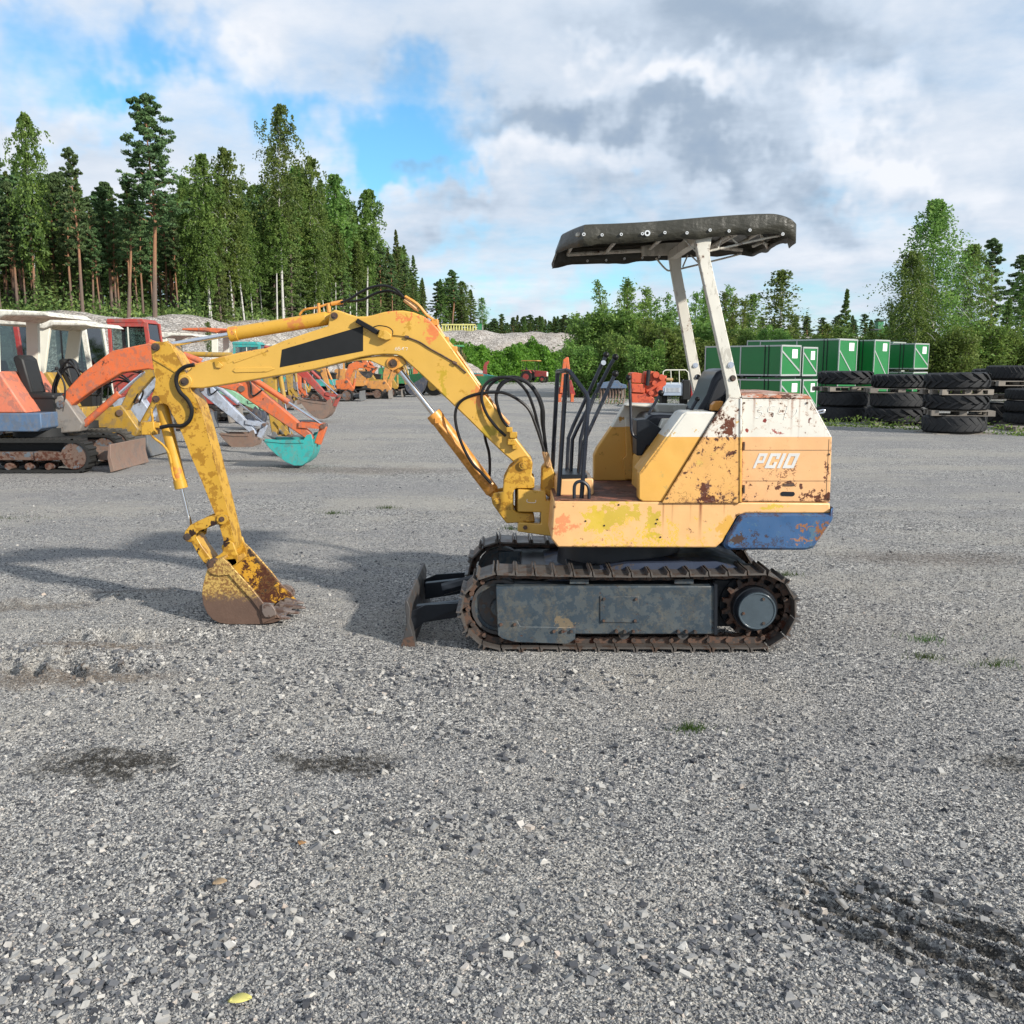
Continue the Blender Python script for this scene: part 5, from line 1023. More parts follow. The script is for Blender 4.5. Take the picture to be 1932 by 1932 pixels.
    if hoses and dist < 2:
        for k_, (h_, dx) in enumerate(((.46, .0), (.36, .07), (.52, -.06))):
            y_ = Y-.06+.05*k_; m = MB(); m.tube([(W(.52)+dx*.4, y_, zb_+.05), (W(.50)+dx*.3, y_, A[1]+.25), ((W(.5)+A[0]+.3)/2, y_, A[1]+.28+h_*.7), (A[0]+.28+dx, y_, A[1]+.40), (A[0]+.22+dx, y_, A[1]+.16)], .016, n=6); m.build('hose', m_rubber, t)
        m = MB(); m.tube([tuple((p[0], Y-.1*s, p[1])) for p in (Cj+(-.35, .10), Cj+(-.1, .22), Cj+(.12, .12), Cj+(.16, -.10), Cj+(.30, -.02))], .014, n=6); m.build('hose', m_rubber, t)
    return t

bg_ex('salmon orange excavator with faded blue lower body and white canopy at the left edge', 14.0, -5.98, 'salmon', 'orange', [(123, 762), (284, 672), (459, 733), (588, 824)], roof='canopy', buck='teal', bs=.66, brot=.02, lower='blue', L=1.95, tall=2.26, blade='brown', bw=1.2)
bg_ex('yellow excavator with white canopy and black seat behind the salmon orange one', 16.2, -6.30, 'yellow', 'yellow', [(232, 778), (318, 690), (505, 700), (521, 818)], roof='canopy', buck='grey', bs=.55, bflip=-1, brot=-.1, L=2.1, tall=2.26, trackmat=m_rubd, blade='grey', s=.98, bw=.72)
bg_ex('excavator with tall red cab seen through the white canopies at the left edge', 18.9, -8.6, 'red', 'dred', [(190, 745), (280, 690), (352, 728), (330, 770)], roof='cab', roofc='red', buck='steel', L=2.1, tall=2.55, dist=1)
bg_ex('grey blue excavator with white square cab in the left row', 18.1, -6.95, 'white', 'lav', [(262, 755), (330, 705), (384, 733), (481, 815)], roof='cab', roofc='white', buck='brown', bs=.62, L=2.1, tall=2.32, blade='grey', dist=1, lower='white')
bg_ex('pale green excavator with dark red cab in the left row', 22.6, -7.52, 'dred', 'green', [(330, 735), (380, 700), (402, 727), (486, 770)], roof='cab', roofc='dred', buck='navy', bs=.60, L=2.1, tall=2.56, dist=1, brot=.55, blade='grey')
bg_ex('dark red excavator with white roof and dark red stick hanging under the yellow boom', 25.6, -7.73, 'red', 'dred', [(440, 735), (500, 668), (556, 690), (625, 757)], roof='canopy', roofc='white', buck='brown', bs=.80, L=2.1, tall=2.34, dist=1, brot=-.1)
bg_ex('orange excavator with upright yellow stick in the middle of the left row', 29.5, -7.6, 'orange', 'tan', [(480, 728), (520, 672), (543, 690), (549, 748)], roof='canopy', roofc='orange', stickc='yellow', buck='brown', bs=.6, L=2.1, tall=2.6, dist=2)
bg_ex('teal green excavator seen low between the red and yellow sticks', 33, -7.7, 'teal', 'teal', [(510, 722), (548, 680), (560, 700), (566, 745)], roof='cab', roofc='teal', buck='brown', bs=.6, L=2.1, tall=2.3, dist=2, stickc='orange')
bg_ex('excavator with pale yellow stick and grey blade in the far row', 37, -7.3, 'grey', 'yellow', [(570, 722), (592, 690), (608, 700), (622, 737)], roof='canopy', roofc='white', buck='steel', bs=.5, L=2.1, tall=2.3, dist=2, stickc='tan')
bg_ex('orange excavator with black hood and bright blue slew ring in the far row', 41, -6.75, 'black', 'kub', [(655, 720), (672, 690), (690, 690), (700, 700)], roof=None, buck='black', bs=.5, L=2.3, lower='teal', tall=2.3, dist=2, blade='grey', s=1.1)
bg_ex('tan excavator with tan cab and black bucket in the far row', 44, -5.9, 'tan', 'tan', [(726, 722), (738, 690), (746, 700), (728, 737)], roof='cab', roofc='tan', buck='black', bs=.95, bflip=1, L=2.2, tall=2.45, dist=2, blade='steel', brot=.1)
bg_ex('bright yellow excavator with navy bucket at the right end of the far row', 46.5, -5.6, 'yellow', 'yellow', [(740, 718), (748, 682), (756, 690), (768, 728)], roof='canopy', roofc='black', buck='navy', bs=1.1, L=2.2, tall=2.2, dist=2, bflip=-1, brot=.5)
bg_ex('orange excavator with green hood at the far right end of the row', 50, -4.6, 'lgreen', 'orange', [(782, 722), (790, 690), (800, 690), (806, 722)], roof='canopy', roofc='lgreen', buck='red', bs=.7, L=2.2, tall=2.2, dist=2)

# ------------------------------------------------------------------ other machines on the yard
def tractor(label, loc, s, col, rim, roofc=None, ang=0, grp='tractors at the far edge of the yard', frontloader=False):
    t = thing('tractor', label, 'tractor', loc, grp); OFF[t.name] = (0, 0, 0); t.rotation_euler = (0, 0, ang)
    B = lambda m, n, mt, p=t, bv=.02: m.build(n, mt, p, bevel=bv*s, off=(0, 0, 0))
    m = MB(); m.prism([(.35*s, .55*s), (1.5*s, .55*s), (1.55*s, .7*s), (1.5*s, 1.05*s), (.35*s, 1.15*s)], -.25*s, .25*s); B(m, 'hood', pc(col))
    m = MB(); m.box(-.5*s, .4*s, -.3*s, .3*s, .45*s, .75*s); B(m, 'chassis', m_blk)
    m = MB(); m.box(1.53*s, 1.57*s, -.2*s, .2*s, .6*s, 1.0*s); B(m, 'grille', m_offw)
    for sy in (-1, 1):
        m = MB(); m.cyl((-.35*s, sy*.42*s, .55*s), (-.35*s, sy*.68*s, .55*s), .55*s, n=24); w_ = B(m, 'wheel', m_rub); MB().cyl((-.35*s, sy*.66*s, .55*s), (-.35*s, sy*.70*s, .55*s), .30*s, n=18).build('rim', pc(rim), w_, off=(0, 0, 0))
        m = MB(); m.cyl((1.2*s, sy*.38*s, .32*s), (1.2*s, sy*.54*s, .32*s), .32*s, n=20); w_ = B(m, 'wheel', m_rub); MB().cyl((1.2*s, sy*.53*s, .32*s), (1.2*s, sy*.56*s, .32*s), .16*s, n=14).build('rim', pc(rim), w_, off=(0, 0, 0))
        m = MB(); m.prism([(-.9*s, 1.0*s), (-.7*s, 1.18*s), (.0, 1.18*s), (.2*s, .9*s), (.1*s, .9*s), (-.05*s, 1.1*s), (-.65*s, 1.1*s)], sy*.55*s-.14*s, sy*.55*s+.14*s); B(m, 'fender', pc(col))
    m = MB(); m.prism([(-.5*s, .95*s), (-.6*s, 1.4*s), (-.52*s, 1.4*s), (-.4*s, 1.02*s), (-.1*s, 1.02*s), (-.1*s, .95*s)], -.2*s, .2*s); B(m, 'seat', m_blk)
    m = MB(); m.tube([(.4*s, 0, 1.0*s), (.2*s, 0, 1.32*s)], .02*s); B(m, 'steering_column', m_blk, bv=0)
    if roofc:
        m = MB(); m.prism([(-.85*s, 2.0*s), (-.8*s, 2.08*s), (.7*s, 2.08*s), (.8*s, 2.0*s)], -.6*s, .6*s); B(m, 'roof', pc(roofc))
        for x, y in ((-.7, -.5), (-.7, .5), (.5, -.5), (.5, .5)): m = MB(); m.tube([(x*s, y*s, .8*s), (x*s, y*s, 2.0*s)], .025*s); B(m, 'roof_post', m_blk, bv=0)
    return t
p = G(1003, 722); tractor('small red tractor with tan canopy parked at the foot of the green slope', p, .95, 'red', 'red', 'tan', R(-20))
p = P(835, 735, 52); tractor('green tractor with yellow wheel rims behind the yellow boom', (p[0], 52, 0), 1.25, 'lgreen', 'yellow', 'lgreen', R(200))
p = P(795, 735, 47); tractor('second green tractor with yellow rims nearer the navy bucket', (p[0]+.5, 49, 0), 1.0, 'lgreen', 'yellow', None, R(150))

# green and red farm implement at the end of the yard
X0 = P(889, 720, 58)[0]
t = thing('snow_blower', 'green and turquoise implement with tall red discharge chute at the end of the yard', 'machine', (X0+.8, 58, 0))
pt_ = lambda zf, pts: poly(zf, pts, 58)
MB().prism(pt_(zM, [(215, 700), (345, 700), (352, 745), (300, 750), (262, 762), (230, 760)]), 57.6, 58.8).build('scoop', pc('lgreen'), t, bevel=.02)
MB().prism(pt_(zM, [(185, 682), (260, 686), (350, 705), (345, 725), (200, 735)]), 57.8, 59).build('housing', pc('teal'), t, bevel=.02)
MB().prism(pt_(zM, [(258, 690), (262, 640), (272, 618), (297, 608), (294, 622), (283, 640), (284, 690)]), 58, 58.25).build('chute', pc('red'), t, bevel=.02)
MB().prism(pt_(zM, [(205, 690), (262, 690), (262, 720), (205, 720)]), 57.7, 57.79).build('auger', pc('orange'), t, bevel=.02)
# red-orange loader arms
t = thing('backhoe_attachment', 'red orange backhoe attachment with raised pointed arm standing in the grass', 'attachment', (P(1070, 750, 40)[0], 40, 0))
pt_ = lambda zf, pts: poly(zf, pts, 40)
MB().prism(pt_(z5, [(118, 320), (140, 120), (160, 102), (172, 104), (182, 190), (178, 240), (164, 240), (158, 160), (152, 230), (140, 320)]), 39.9, 40.1).build('arm', pc('orange'), t, bevel=.02)
MB().prism(pt_(z5, [(112, 290), (190, 240), (215, 330), (195, 345), (170, 300), (120, 350)]), 40.12, 40.5).build('frame', pc('red'), t, bevel=.02)
for x in (120, 195): a = q(z5, x, 340, 40); MB().box(a[0]-.06, a[0]+.06, 39.9, 40.4, -.02, a[2]+.1).build('leg', pc('orange'), t)
a = q(z5, 168, 200, 40); MB().cyl((a[0], 39.85, a[2]), (a[0]+.05, 39.85, a[2]-1.0), .05).build('cylinder', m_blk, t)
# dark blue tined machine
t = thing('harrow', 'dark blue implement with rusty tines at the edge of the bushes', 'implement', (P(1150, 740, 38)[0], 38, 0))
MB().prism(poly(z5, [(350, 262), (470, 244), (488, 262), (520, 270), (522, 292), (352, 292)], 38), 37.9, 38.5).build('frame', pc('blue'), t, bevel=.02)
for i in range(9): a = q(z5, 366+i*18, 290, 38); MB().tube([a, (a[0]+.03, 38.1, a[2]-.3), (a[0]-.04, 38.0, .0)], .03, n=6).build('tine', pc('brown'), t)
MB().prism(poly(z5, [(352, 294), (520, 294), (518, 350), (360, 350)], 38), 38.2, 38.4).build('panel', pc('steel'), t)
# orange engine / pump unit, stands a little behind the machine
YE = 29.0; K = 1.8
t = thing('engine_unit', 'orange red engine and pump unit standing on short legs near the white pickup', 'engine', (P(1230, 770, YE)[0], YE, 0))
eng = lambda pts, y0, y1, n, mt, bv=.01: MB().prism(poly(z5, pts, YE), YE+y0*K, YE+y1*K).build(n, mt, t, bevel=bv*K)
m_eng = paint('engine_paint', (.50, .085, .035), patch=(.34, .055, .03), pthr=.55, rust=.74, rough=.45)
eng([(553, 200), (575, 195), (636, 205), (632, 262), (553, 258)], 0, .5, 'tank', m_eng)
eng([(550, 262), (632, 266), (634, 320), (556, 316)], -.03, .5, 'gearbox', m_eng)
eng([(552, 320), (640, 322), (690, 350), (690, 385), (556, 385)], 0, .45, 'sump', m_eng)
eng([(640, 190), (690, 188), (712, 205), (718, 240), (770, 212), (765, 270), (740, 290), (730, 340), (650, 345), (636, 290)], .05, .4, 'engine_block', m_eng, .02)
a, b = q(z5, 655, 180, YE), q(z5, 645, 275, YE); MB().cyl((a[0], YE-.04*K, a[2]), (b[0], YE-.04*K, b[2]), .035*K).build('filter', m_blk, t)
a, b = q(z5, 765, 238, YE), q(z5, 805, 240, YE); MB().cyl((a[0], YE+.1, a[2]), (b[0], YE+.1, b[2]), .025*K, .03*K).build('outlet', m_brass, t)
for x, y, r in ((700, 210, .05), (690, 260, .04), (735, 225, .045), (720, 300, .05), (670, 320, .04)): a = q(z5, x, y, YE); MB().cyl((a[0], YE-.03*K, a[2]), (a[0], YE+.09*K, a[2]), r*1.1*K, n=14).build('flange', m_eng, t, bevel=.004)
eng([(560, 385), (690, 385), (690, 395), (680, 400), (560, 400)], .0, .4, 'base_plate', m_blk)
a = q(z5, 570, 390, YE); b = q(z5, 680, 390, YE)
for x in (a[0], b[0]): MB().box(x-.05, x+.05, YE+.05, YE+.65, -.01, a[2]).build('leg', m_blk, t)
# white pickup seen from behind with a headboard frame
YP = 34.0; a = q(z5, 735, 345, YP); b = q(z5, 910, 345, YP)
t = thing('pickup_truck', 'white pickup with load bed frame of thin white tubes behind the canopy posts', 'pickup', ((a[0]+b[0])/2, YP, 0))
pk = plain('pickup_white', (.50, .54, .60), .35, var=.08)
zt_, zb2 = q(z5, 0, 262, YP)[2], q(z5, 0, 335, YP)[2]
MB().box(a[0], b[0], YP, YP+1.9, .45, zt_-.0).build('load_bed', pk, t, bevel=.02)
tg = MB().box(a[0]+.03, b[0]-.35, YP-.03, YP-.002, zb2, zt_-.03).build('tailgate', plain('tailgate_blue', (.30, .36, .45), .4), t, bevel=.01)
for i in range(12): x = a[0]+.1+i*(b[0]-a[0]-.5)/12; MB().box(x, x+.06, YP-.045, YP-.031, zb2+.12, zt_-.15).build('slat', pk, tg)
MB().prism([(b[0]-.02, zt_+.1), (b[0]+.55, zt_+.2), (b[0]+.55, .3), (b[0]-.02, .3)], YP-.05, YP+.6).build('tail_panel', pc('red'), t, bevel=.03)
MB().prism([(b[0]-.30, zt_+.12), (b[0]-.03, zt_+.12), (b[0]-.03, .3), (b[0]-.30, .3)], YP-.06, YP+.3).build('side_panel', m_blk, t, bevel=.03)
m = MB(); m.tube([q(z5, x, y, YP) for x, y in ((735, 262), (745, 190), (760, 181), (880, 181), (895, 195), (903, 262))], .02, smooth=False)
for x in (790, 840): m.tube([q(z5, x, 182, YP), q(z5, x+2, 262, YP)], .015)
m.build('headboard_frame', m_offw, t)
for x in (a[0]+.15, b[0]-.15): MB().cyl((x-.1, YP+.6, .3), (x+.1, YP+.6, .3), .3, n=20).build('wheel', m_rub, t)

# ------------------------------------------------------------------ green crates
m_gc = MT('crate_green', .32); m_gc.b.inputs['Specular IOR Level'].default_value = .6
m_gc = m_gc.done(m_gc.mix(m_gc.noise(1.3, 5), (.006, .135, .028), (.010, .185, .042)))
m_al = plain('crate_edging', (.45, .48, .46), .4, .4, .1); m_pap = plain('paper', (.8, .8, .78), .8, bump=0, var=.05)
AC = R(48)
def crate(label, cx, cy, z0, L, W_, H, ndiag=1, sheet=True):
    t = thing('crate', label, 'crate', (cx, cy, z0), 'green shipping crates'); t.rotation_euler = (0, 0, PI-AC)   # local +x runs along the long side away from the lit end
    # origin = near corner between the long side and the lit end; x: along the long side, y: along the lit end (towards -y)
    o = (0, 0, 0); b = MB().box(0, L, -W_, 0, .08, H).build('box', m_gc, t, off=o, bevel=.004)
    e = MB(); k = .035
    for y in (-W_, 0):
        for z in (.08, H): e.box(0-.004, L+.004, y-k*.4, y+k*.4, z-k*.6, z+k*.6)
    for x in (0, L):
        for z in (.08, H): e.box(x-k*.45, x+k*.45, -W_-.006, .006, z-k*.7, z+k*.7)
        for y in (-W_, 0): e.box(x-k*.5, x+k*.5, y-k*.5, y+k*.5, .06, H+.02)
    e.box(L*.52-.02, L*.52+.02, .001, .012, .1, H-.01)
    e.build('edging', m_al, t, off=o)
    # diagonal battens on the lit end
    for i in range(ndiag):
        za = H*(1-.02)-i*H/ndiag-H*.12; zb3 = za-H*(.62 if ndiag == 1 else .40)
        d = MB(); d.add([(-.014, -.03, za), (-.014, -.03, za-.06), (-.014, -W_+.03, zb3-.06), (-.014, -W_+.03, zb3), (-.002, -.03, za), (-.002, -.03, za-.06), (-.002, -W_+.03, zb3-.06), (-.002, -W_+.03, zb3)], [(0, 1, 2, 3), (7, 6, 5, 4), (0, 3, 7, 4), (1, 5, 6, 2), (0, 4, 5, 1), (3, 2, 6, 7)]); d.build('batten', m_al, t, off=o)
    if sheet: sh_ = MB().box(-.006, -.002, -W_*.84, -W_*.56, H-.36, H-.10).build('label_sheet', m_pap, t, off=o)
    if sheet:
        for i in range(5): MB().box(-.0075, -.0055, -W_*.80, -W_*(.62+.03*(i % 2)), H-.33+i*.04, H-.322+i*.04).build('print_line', m_dg, sh_, off=o)
    for x in (.15, L*.5, L-.15): MB().box(x-.05, x+.05, -W_+.01, -.01, 0, .06).build('skid', m_dg, t, off=o)
    for x in (.42, .55): MB().box(x-.015, x+.015, .0125, .016, .06, H+.02).build('strap', m_blk, t, off=o)
    return t
# note: local +x = direction (-cos, +sin) of AC seen from above, local -y points right and away
def corner(u, Y): return (P(u, 700, Y)[0], Y)
def cz(v, Y): return P(966, v, Y)[2]
cA = corner(1473, 28)
crate('upper green crate of the front pair, nearest to the yellow excavator', cA[0], cA[1], cz(713, 28), 2.7, 1.02, cz(652, 28)-cz(713, 28))
crate('lower green crate beneath the front pair, nearest to the yellow excavator', cA[0]+.02, cA[1], cz(716, 28)-1.02, 2.7, 1.05, 1.0)
ox, oy = math.sin(AC)*1.06+.10, math.cos(AC)*1.06
crate('upper right green crate of the front pair, set back slightly', cA[0]+ox, cA[1]+oy+.15, cz(713, 29), 2.7, .80, cz(656, 29)-cz(713, 29))
crate('lower right green crate of the front pair, under the set back one', cA[0]+ox+.03, cA[1]+oy+.12, cz(716, 29)-1.02, 2.7, .80, 1.0)
cB = corner(1581, 31.5); crate('tall long green crate with two battens behind the leftmost tyre stack', cB[0], cB[1], .0, 3.0, 1.15, cz(640.5, 31.5), 2)
cB2 = (cB[0]+.39, cB[1]+1.36); crate('long green crate farthest back on the left, showing only its dark side', cB2[0], cB2[1], 0, 3.6, 1.10, cz(640, 33), 2, False)
cC = corner(1647.5, 33); crate('tall green crate with two battens above the second tyre stack', cC[0], cC[1], 0, 3.0, 1.05, cz(642, 33), 2)
cD = corner(1682, 36.5); crate('small square green crate left of the rightmost one', cD[0], cD[1], cz(697, 36.5), 2.4, 1.0, cz(646, 36.5)-cz(697, 36.5))
crate('green crate under the small square crate, mostly behind tyres', cD[0], cD[1], cz(699, 36.5)-1.1, 2.4, 1.0, 1.08)
cE = corner(1723.5, 35.5); crate('rightmost green crate of the row, top of its pile', cE[0], cE[1], cz(699.5, 35.5), 2.6, 1.12, cz(648.5, 35.5)-cz(699.5, 35.5))
crate('green crate under the rightmost one, mostly behind tyres', cE[0], cE[1], cz(702, 35.5)-1.1, 2.6, 1.12, 1.08)

# ------------------------------------------------------------------ tyres and pallets
def tyre_mat(nm, c): t = MT(nm, .68, spec=.4); d = t.mr(t.noise(5, 7, .7), .50, .75, 0, .35); t.bump(t.noise(30, 5), .4, .01); return t.done(t.mix(d, c, (.06, .056, .05)))
m_ty = tyre_mat('tyre_rubber', (.013, .014, .016)); m_ty2 = tyre_mat('worn_tyre_rubber', (.018, .019, .021))
def tyre_mesh(name, R_, H, lug=True, mat=m_ty, nl=20, lh=.035, rim=.62):
    m = MB(); n = 48; pr = [(rim*R_, H*.12), (rim*R_*1.06, .0+H*.02), (R_*.86, 0), (R_*.955, H*.10), (R_*.975, H*.5), (R_*.955, H*.90), (R_*.86, H), (rim*R_*1.06, H*.98), (rim*R_, H*.88), (rim*R_*1.05, H*.5)]
    v = [(r*math.cos(2*PI*i/n), r*math.sin(2*PI*i/n), z) for i in range(n) for r, z in pr]; k = len(pr)
    m.add(v, [(i*k+j, ((i+1) % n)*k+j, ((i+1) % n)*k+(j+1) % k, i*k+(j+1) % k) for i in range(n) for j in range(k)])
    if lug:
        for i in range(nl):
            for sgn in (0, 1):
                a0 = 2*PI*(i+.5*sgn)/nl; pts = []
                steps = 5; da = .30*(20/nl)
                A_ = []; B_ = []
                for s_ in range(steps+1):
                    f = s_/steps; z = H*(.04+.50*f) if sgn == 0 else H*(.96-.50*f); a = a0+da*f; rr = R_*.965 if f > .12 else R_*.90
                    w_ = .055*(20/nl)
                    A_.append((a-w_, z, rr)); B_.append((a+w_, z, rr))
                vv = []
                for lst in (A_, B_):
                    for a, z, rr in lst:
                        vv.append((rr*math.cos(a), rr*math.sin(a), z))
                for lst in (A_, B_):
                    for a, z, rr in lst:
                        am = a+(.012 if lst is A_ else -.012); vv.append(((rr+lh)*math.cos(am), (rr+lh)*math.sin(am), z))
                S_ = steps+1; f_ = []
                for s_ in range(steps):
                    f_ += [(2*S_+s_, 2*S_+s_+1, 3*S_+s_+1, 3*S_+s_), (s_, s_+1, 2*S_+s_+1, 2*S_+s_), (S_+s_, S_+s_+1, 3*S_+s_+1, 3*S_+s_)]
                f_ += [(0, S_, 3*S_, 2*S_), (S_-1, 2*S_-1, 4*S_-1, 3*S_-1)]
                m.add(vv, f_)
    else:
        for i in range(36): a = 2*PI*i/36; pass
    o = m.build(name, mat, off=(0, 0, 0), ang=40, bevel=0); return o
T_big = tyre_mesh('tractor_tyre', .70, .36, nl=15, lh=.05); T_bald = tyre_mesh('tractor_tyre', .69, .38, nl=22, lh=.012, mat=m_ty2); T_fine = tyre_mesh('tractor_tyre', .68, .35, nl=24, lh=.04); T_car = tyre_mesh('truck_tyre', .50, .26, lug=True, nl=40, lh=.008)
_used = set()
def tyre(proto, x, y, z, label, rot_=0, tilt=0, sc=(1, 1, 1), grp='tractor tyres lying in stacks'):
    o = proto
    if proto.name in _used: o = proto.copy(); C.objects.link(o)
    _used.add(proto.name); o.location = (x, y, z); o.rotation_euler = (tilt, tilt*.6, rot_); o.scale = sc
    tag(o, label, 'tyre', grp); return o
m_wood = plain('weathered_pallet_wood', (.22, .195, .165), .85, 0, .35, 6, .5)
pal0 = thing('pallet', 'x', 'pallet', (0, 0, 0)); 
for j in range(7): MB().box(-.6, .6, -.4*1.0+j*.118-.0, -.4+j*.118+.09, .122, .144).build('deck_board', m_wood, pal0, off=(0, 0, 0))
for j in range(3): MB().box(-.6, .6, -.4+j*.355, -.4+j*.355+.10, 0, .02).build('bottom_board', m_wood, pal0, off=(0, 0, 0))
for j in range(3):
    for i in range(3): MB().box(-.6+i*.53, -.6+i*.53+.14, -.4+j*.355, -.4+j*.355+.10, .021, .121).build('block', m_wood, pal0, off=(0, 0, 0))
_pu = []
def pallet(x, y, z, label, rot_=0, sc=1.15):
    if not _pu: o = pal0; _pu.append(1)
    else:
        o = pal0.copy(); C.objects.link(o)
        for ch in list(pal0.children): c = ch.copy(); C.objects.link(c); c.parent = o
    o.location = (x, y, z); o.rotation_euler = (0, 0, rot_); o.scale = (sc, sc*1.15, .82)
    o['label'] = label; o['category'] = 'pallet'; o['group'] = 'wooden pallets between the tyres'; return o
def at(u, Y): return P(u, 800, Y)[0]
Ya = 26.0; xa_ = at(1587, Ya)
tyre(T_bald, xa_, Ya, .03, 'bottom tyre of the stack nearest the engine hood, worn smooth', .3)
tyre(T_bald, xa_+.03, Ya, .42, 'second tyre from the ground in the stack nearest the engine hood', 1.1)
pallet(xa_+.05, Ya, .82, 'pallet under the top tyre of the stack nearest the engine hood', R(8))
tyre(T_big, xa_+.05, Ya, 1.0, 'top tyre with deep lugs of the stack nearest the engine hood', .7)
Yb2 = 24.4; xb_ = at(1690, Yb2)
pallet(xb_, Yb2, -.02, 'ground pallet under the second stack of tyres', R(-5), 1.1)
tyre(T_big, xb_-.02, Yb2, .08, 'bottom tyre of the second stack, with V shaped lugs', .2)
tyre(T_bald, xb_+.02, Yb2, .45, 'smooth middle tyre of the second stack', 2.1, R(1))
pallet(xb_, Yb2, .82, 'pale pallet jutting left under the top tyre of the second stack', R(-12), 1.25)
tyre(T_fine, xb_+.05, Yb2, .94, 'top tyre of the second stack with closely spaced lugs', .5)
Yc2 = 21.4; xc_ = at(1800, Yc2)
pallet(xc_+.02, Yc2, -.10, 'ground pallet under the tallest front stack of tyres', R(4), 1.15)
tyre(T_bald, xc_, Yc2, .03, 'slumped bottom tyre of the front stack below the pale pallet', .9, R(-1.0), (1.0, 1.0, 1.0))
pallet(xc_+.06, Yc2-.05, .405, 'pale pallet above the bottom tyre of the front stack', R(-14), 1.08)
tyre(T_big, xc_+.0, Yc2, .53, 'middle tyre of the front stack with bold chevron lugs in the light', .15, R(1.0), (.95, .95, .95))
pallet(xc_+.0, Yc2, .865, 'pallet under the top tyre of the front stack', R(6), 1.0)
tyre(T_big, xc_+.0, Yc2, .99, 'top tyre of the front stack', .45, R(-1), (.95, .95, 1))
Yd2 = 24.5; xd_ = at(1886, Yd2)
tyre(T_big, xd_-.05, Yd2, .0, 'large bottom tyre of the fourth stack, half in weeds', .4, R(4), (1, 1, 1.5))
pallet(xd_+.02, Yd2, .66, 'pallet in the fourth stack at the right', R(10), 1.1)
tyre(T_fine, xd_-.08, Yd2, .82, 'lower of the two small tyres on the pallet of the fourth stack', .4, 0, (.9, .9, .8)); tyre(T_big, xd_-.08, Yd2, 1.12, 'top tyre of the fourth stack', 1.4, 0, (.92, .92, .85))
Ye2 = 22.5; xe_ = at(1950, Ye2)
pallet(xe_-.1, Ye2-.3, -.0, 'ground pallet at the right edge under the smooth tyres', R(-3), 1.2)
for i in range(3): tyre(T_car, xe_, Ye2, .15+i*.28, ('bottom', 'second', 'third')[i]+' smooth tyre from the ground in the stack cut by the right edge', i*1.3, 0, (1.35, 1.35, 1), 'smooth tyres at the right edge')
pallet(xe_, Ye2+1, 1.02, 'pallet under the highest smooth tyre at the right edge', R(3), 1.2); tyre(T_car, xe_, Ye2+1, 1.17, 'highest smooth tyre at the right edge, on its own pallet', 2, 0, (1.35, 1.35, 1.3), 'smooth tyres at the right edge')
o = tyre(T_bald, P(1650, 800, 28)[0], 28, .0, 'tyre lying in shade behind the first two stacks, against the green crates', .4)

# yellow steel trestles on the bank, and a green silo top behind the crates
t = thing('trestle_rack', 'pale yellow steel trestles standing in a line on top of the bank', 'trestles', (P(865, 625, 99)[0], 99, bankz(-6, 99).item()))
m_ty_ = plain('pale_yellow_steel', (.62, .60, .22), .5, var=.1)
zt0 = P(0, 611.5, 99)[2]; zb0 = P(0, 628, 99)[2]; xL = P(833, 620, 99)[0]; xR = P(897, 620, 99)[0]
for y in (98.6, 99.6): MB().box(xL, xR, y, y+.08, zt0-.10, zt0).build('top_rail', m_ty_, t)
for i in range(13):
    x = xL+.05+i*(xR-xL-.1)/12; MB().tube([(x, 98.6, zb0-.2), (x+.10, 98.65, zt0-.1)], .045, n=5).build('leg', m_ty_, t)
    MB().tube([(x+.2, 98.6, zb0-.2), (x+.10, 98.65, zt0-.1)], .045, n=5).build('leg', m_ty_, t)
MB().box(xL+.6, xL+1.3, 98.8, 99.4, zt0-.45, zt0-.12).build('crossbox', m_blk, t)
t = thing('container', 'small green container at the right end of the yellow trestles on the bank', 'container', (P(905, 625, 99)[0], 99, 4.8))
a = P(901, 627, 99); b = P(909, 612, 99); MB().box(a[0], b[0], 98.6, 99.4, a[2]-.2, b[2]).build('box', pc('lgreen'), t); MB().box(a[0]-.03, b[0]+.03, 98.57, 99.43, b[2], b[2]+.06).build('lid', pc('lgreen'), t)
t = thing('frame_stack', 'low grey frame lying on the bank left of the bushes', 'frame', (P(1005, 630, 101)[0], 101, 4.8))
a = P(999, 631, 101); b = P(1014, 623, 101); MB().box(a[0], b[0], 100.8, 101.4, a[2]-.2, a[2]+.12).build('base', m_dg, t)
for x in (a[0]+.05, (a[0]+b[0])/2, b[0]-.1): MB().tube([(x, 101, a[2]), (x, 101, b[2])], .04).build('upright', m_dg, t)
t = thing('silo', 'green square silo top rising above the bushes', 'silo', (P(1659, 640, 60)[0], 60, 0))
a = P(1654, 628, 60); b = P(1665, 606, 60); MB().box(a[0], b[0], 59.8, 60.3, 0, b[2]).build('shaft', pc('lgreen'), t); MB().box(a[0]-.06, b[0]+.06, 59.74, 60.36, b[2], b[2]+.06).build('rim', m_dg, t)
MB().box(a[0]-.25, b[0]+.5, 59.7, 60.4, b[2]-.55, b[2]-.47).build('platform', m_dg, t)

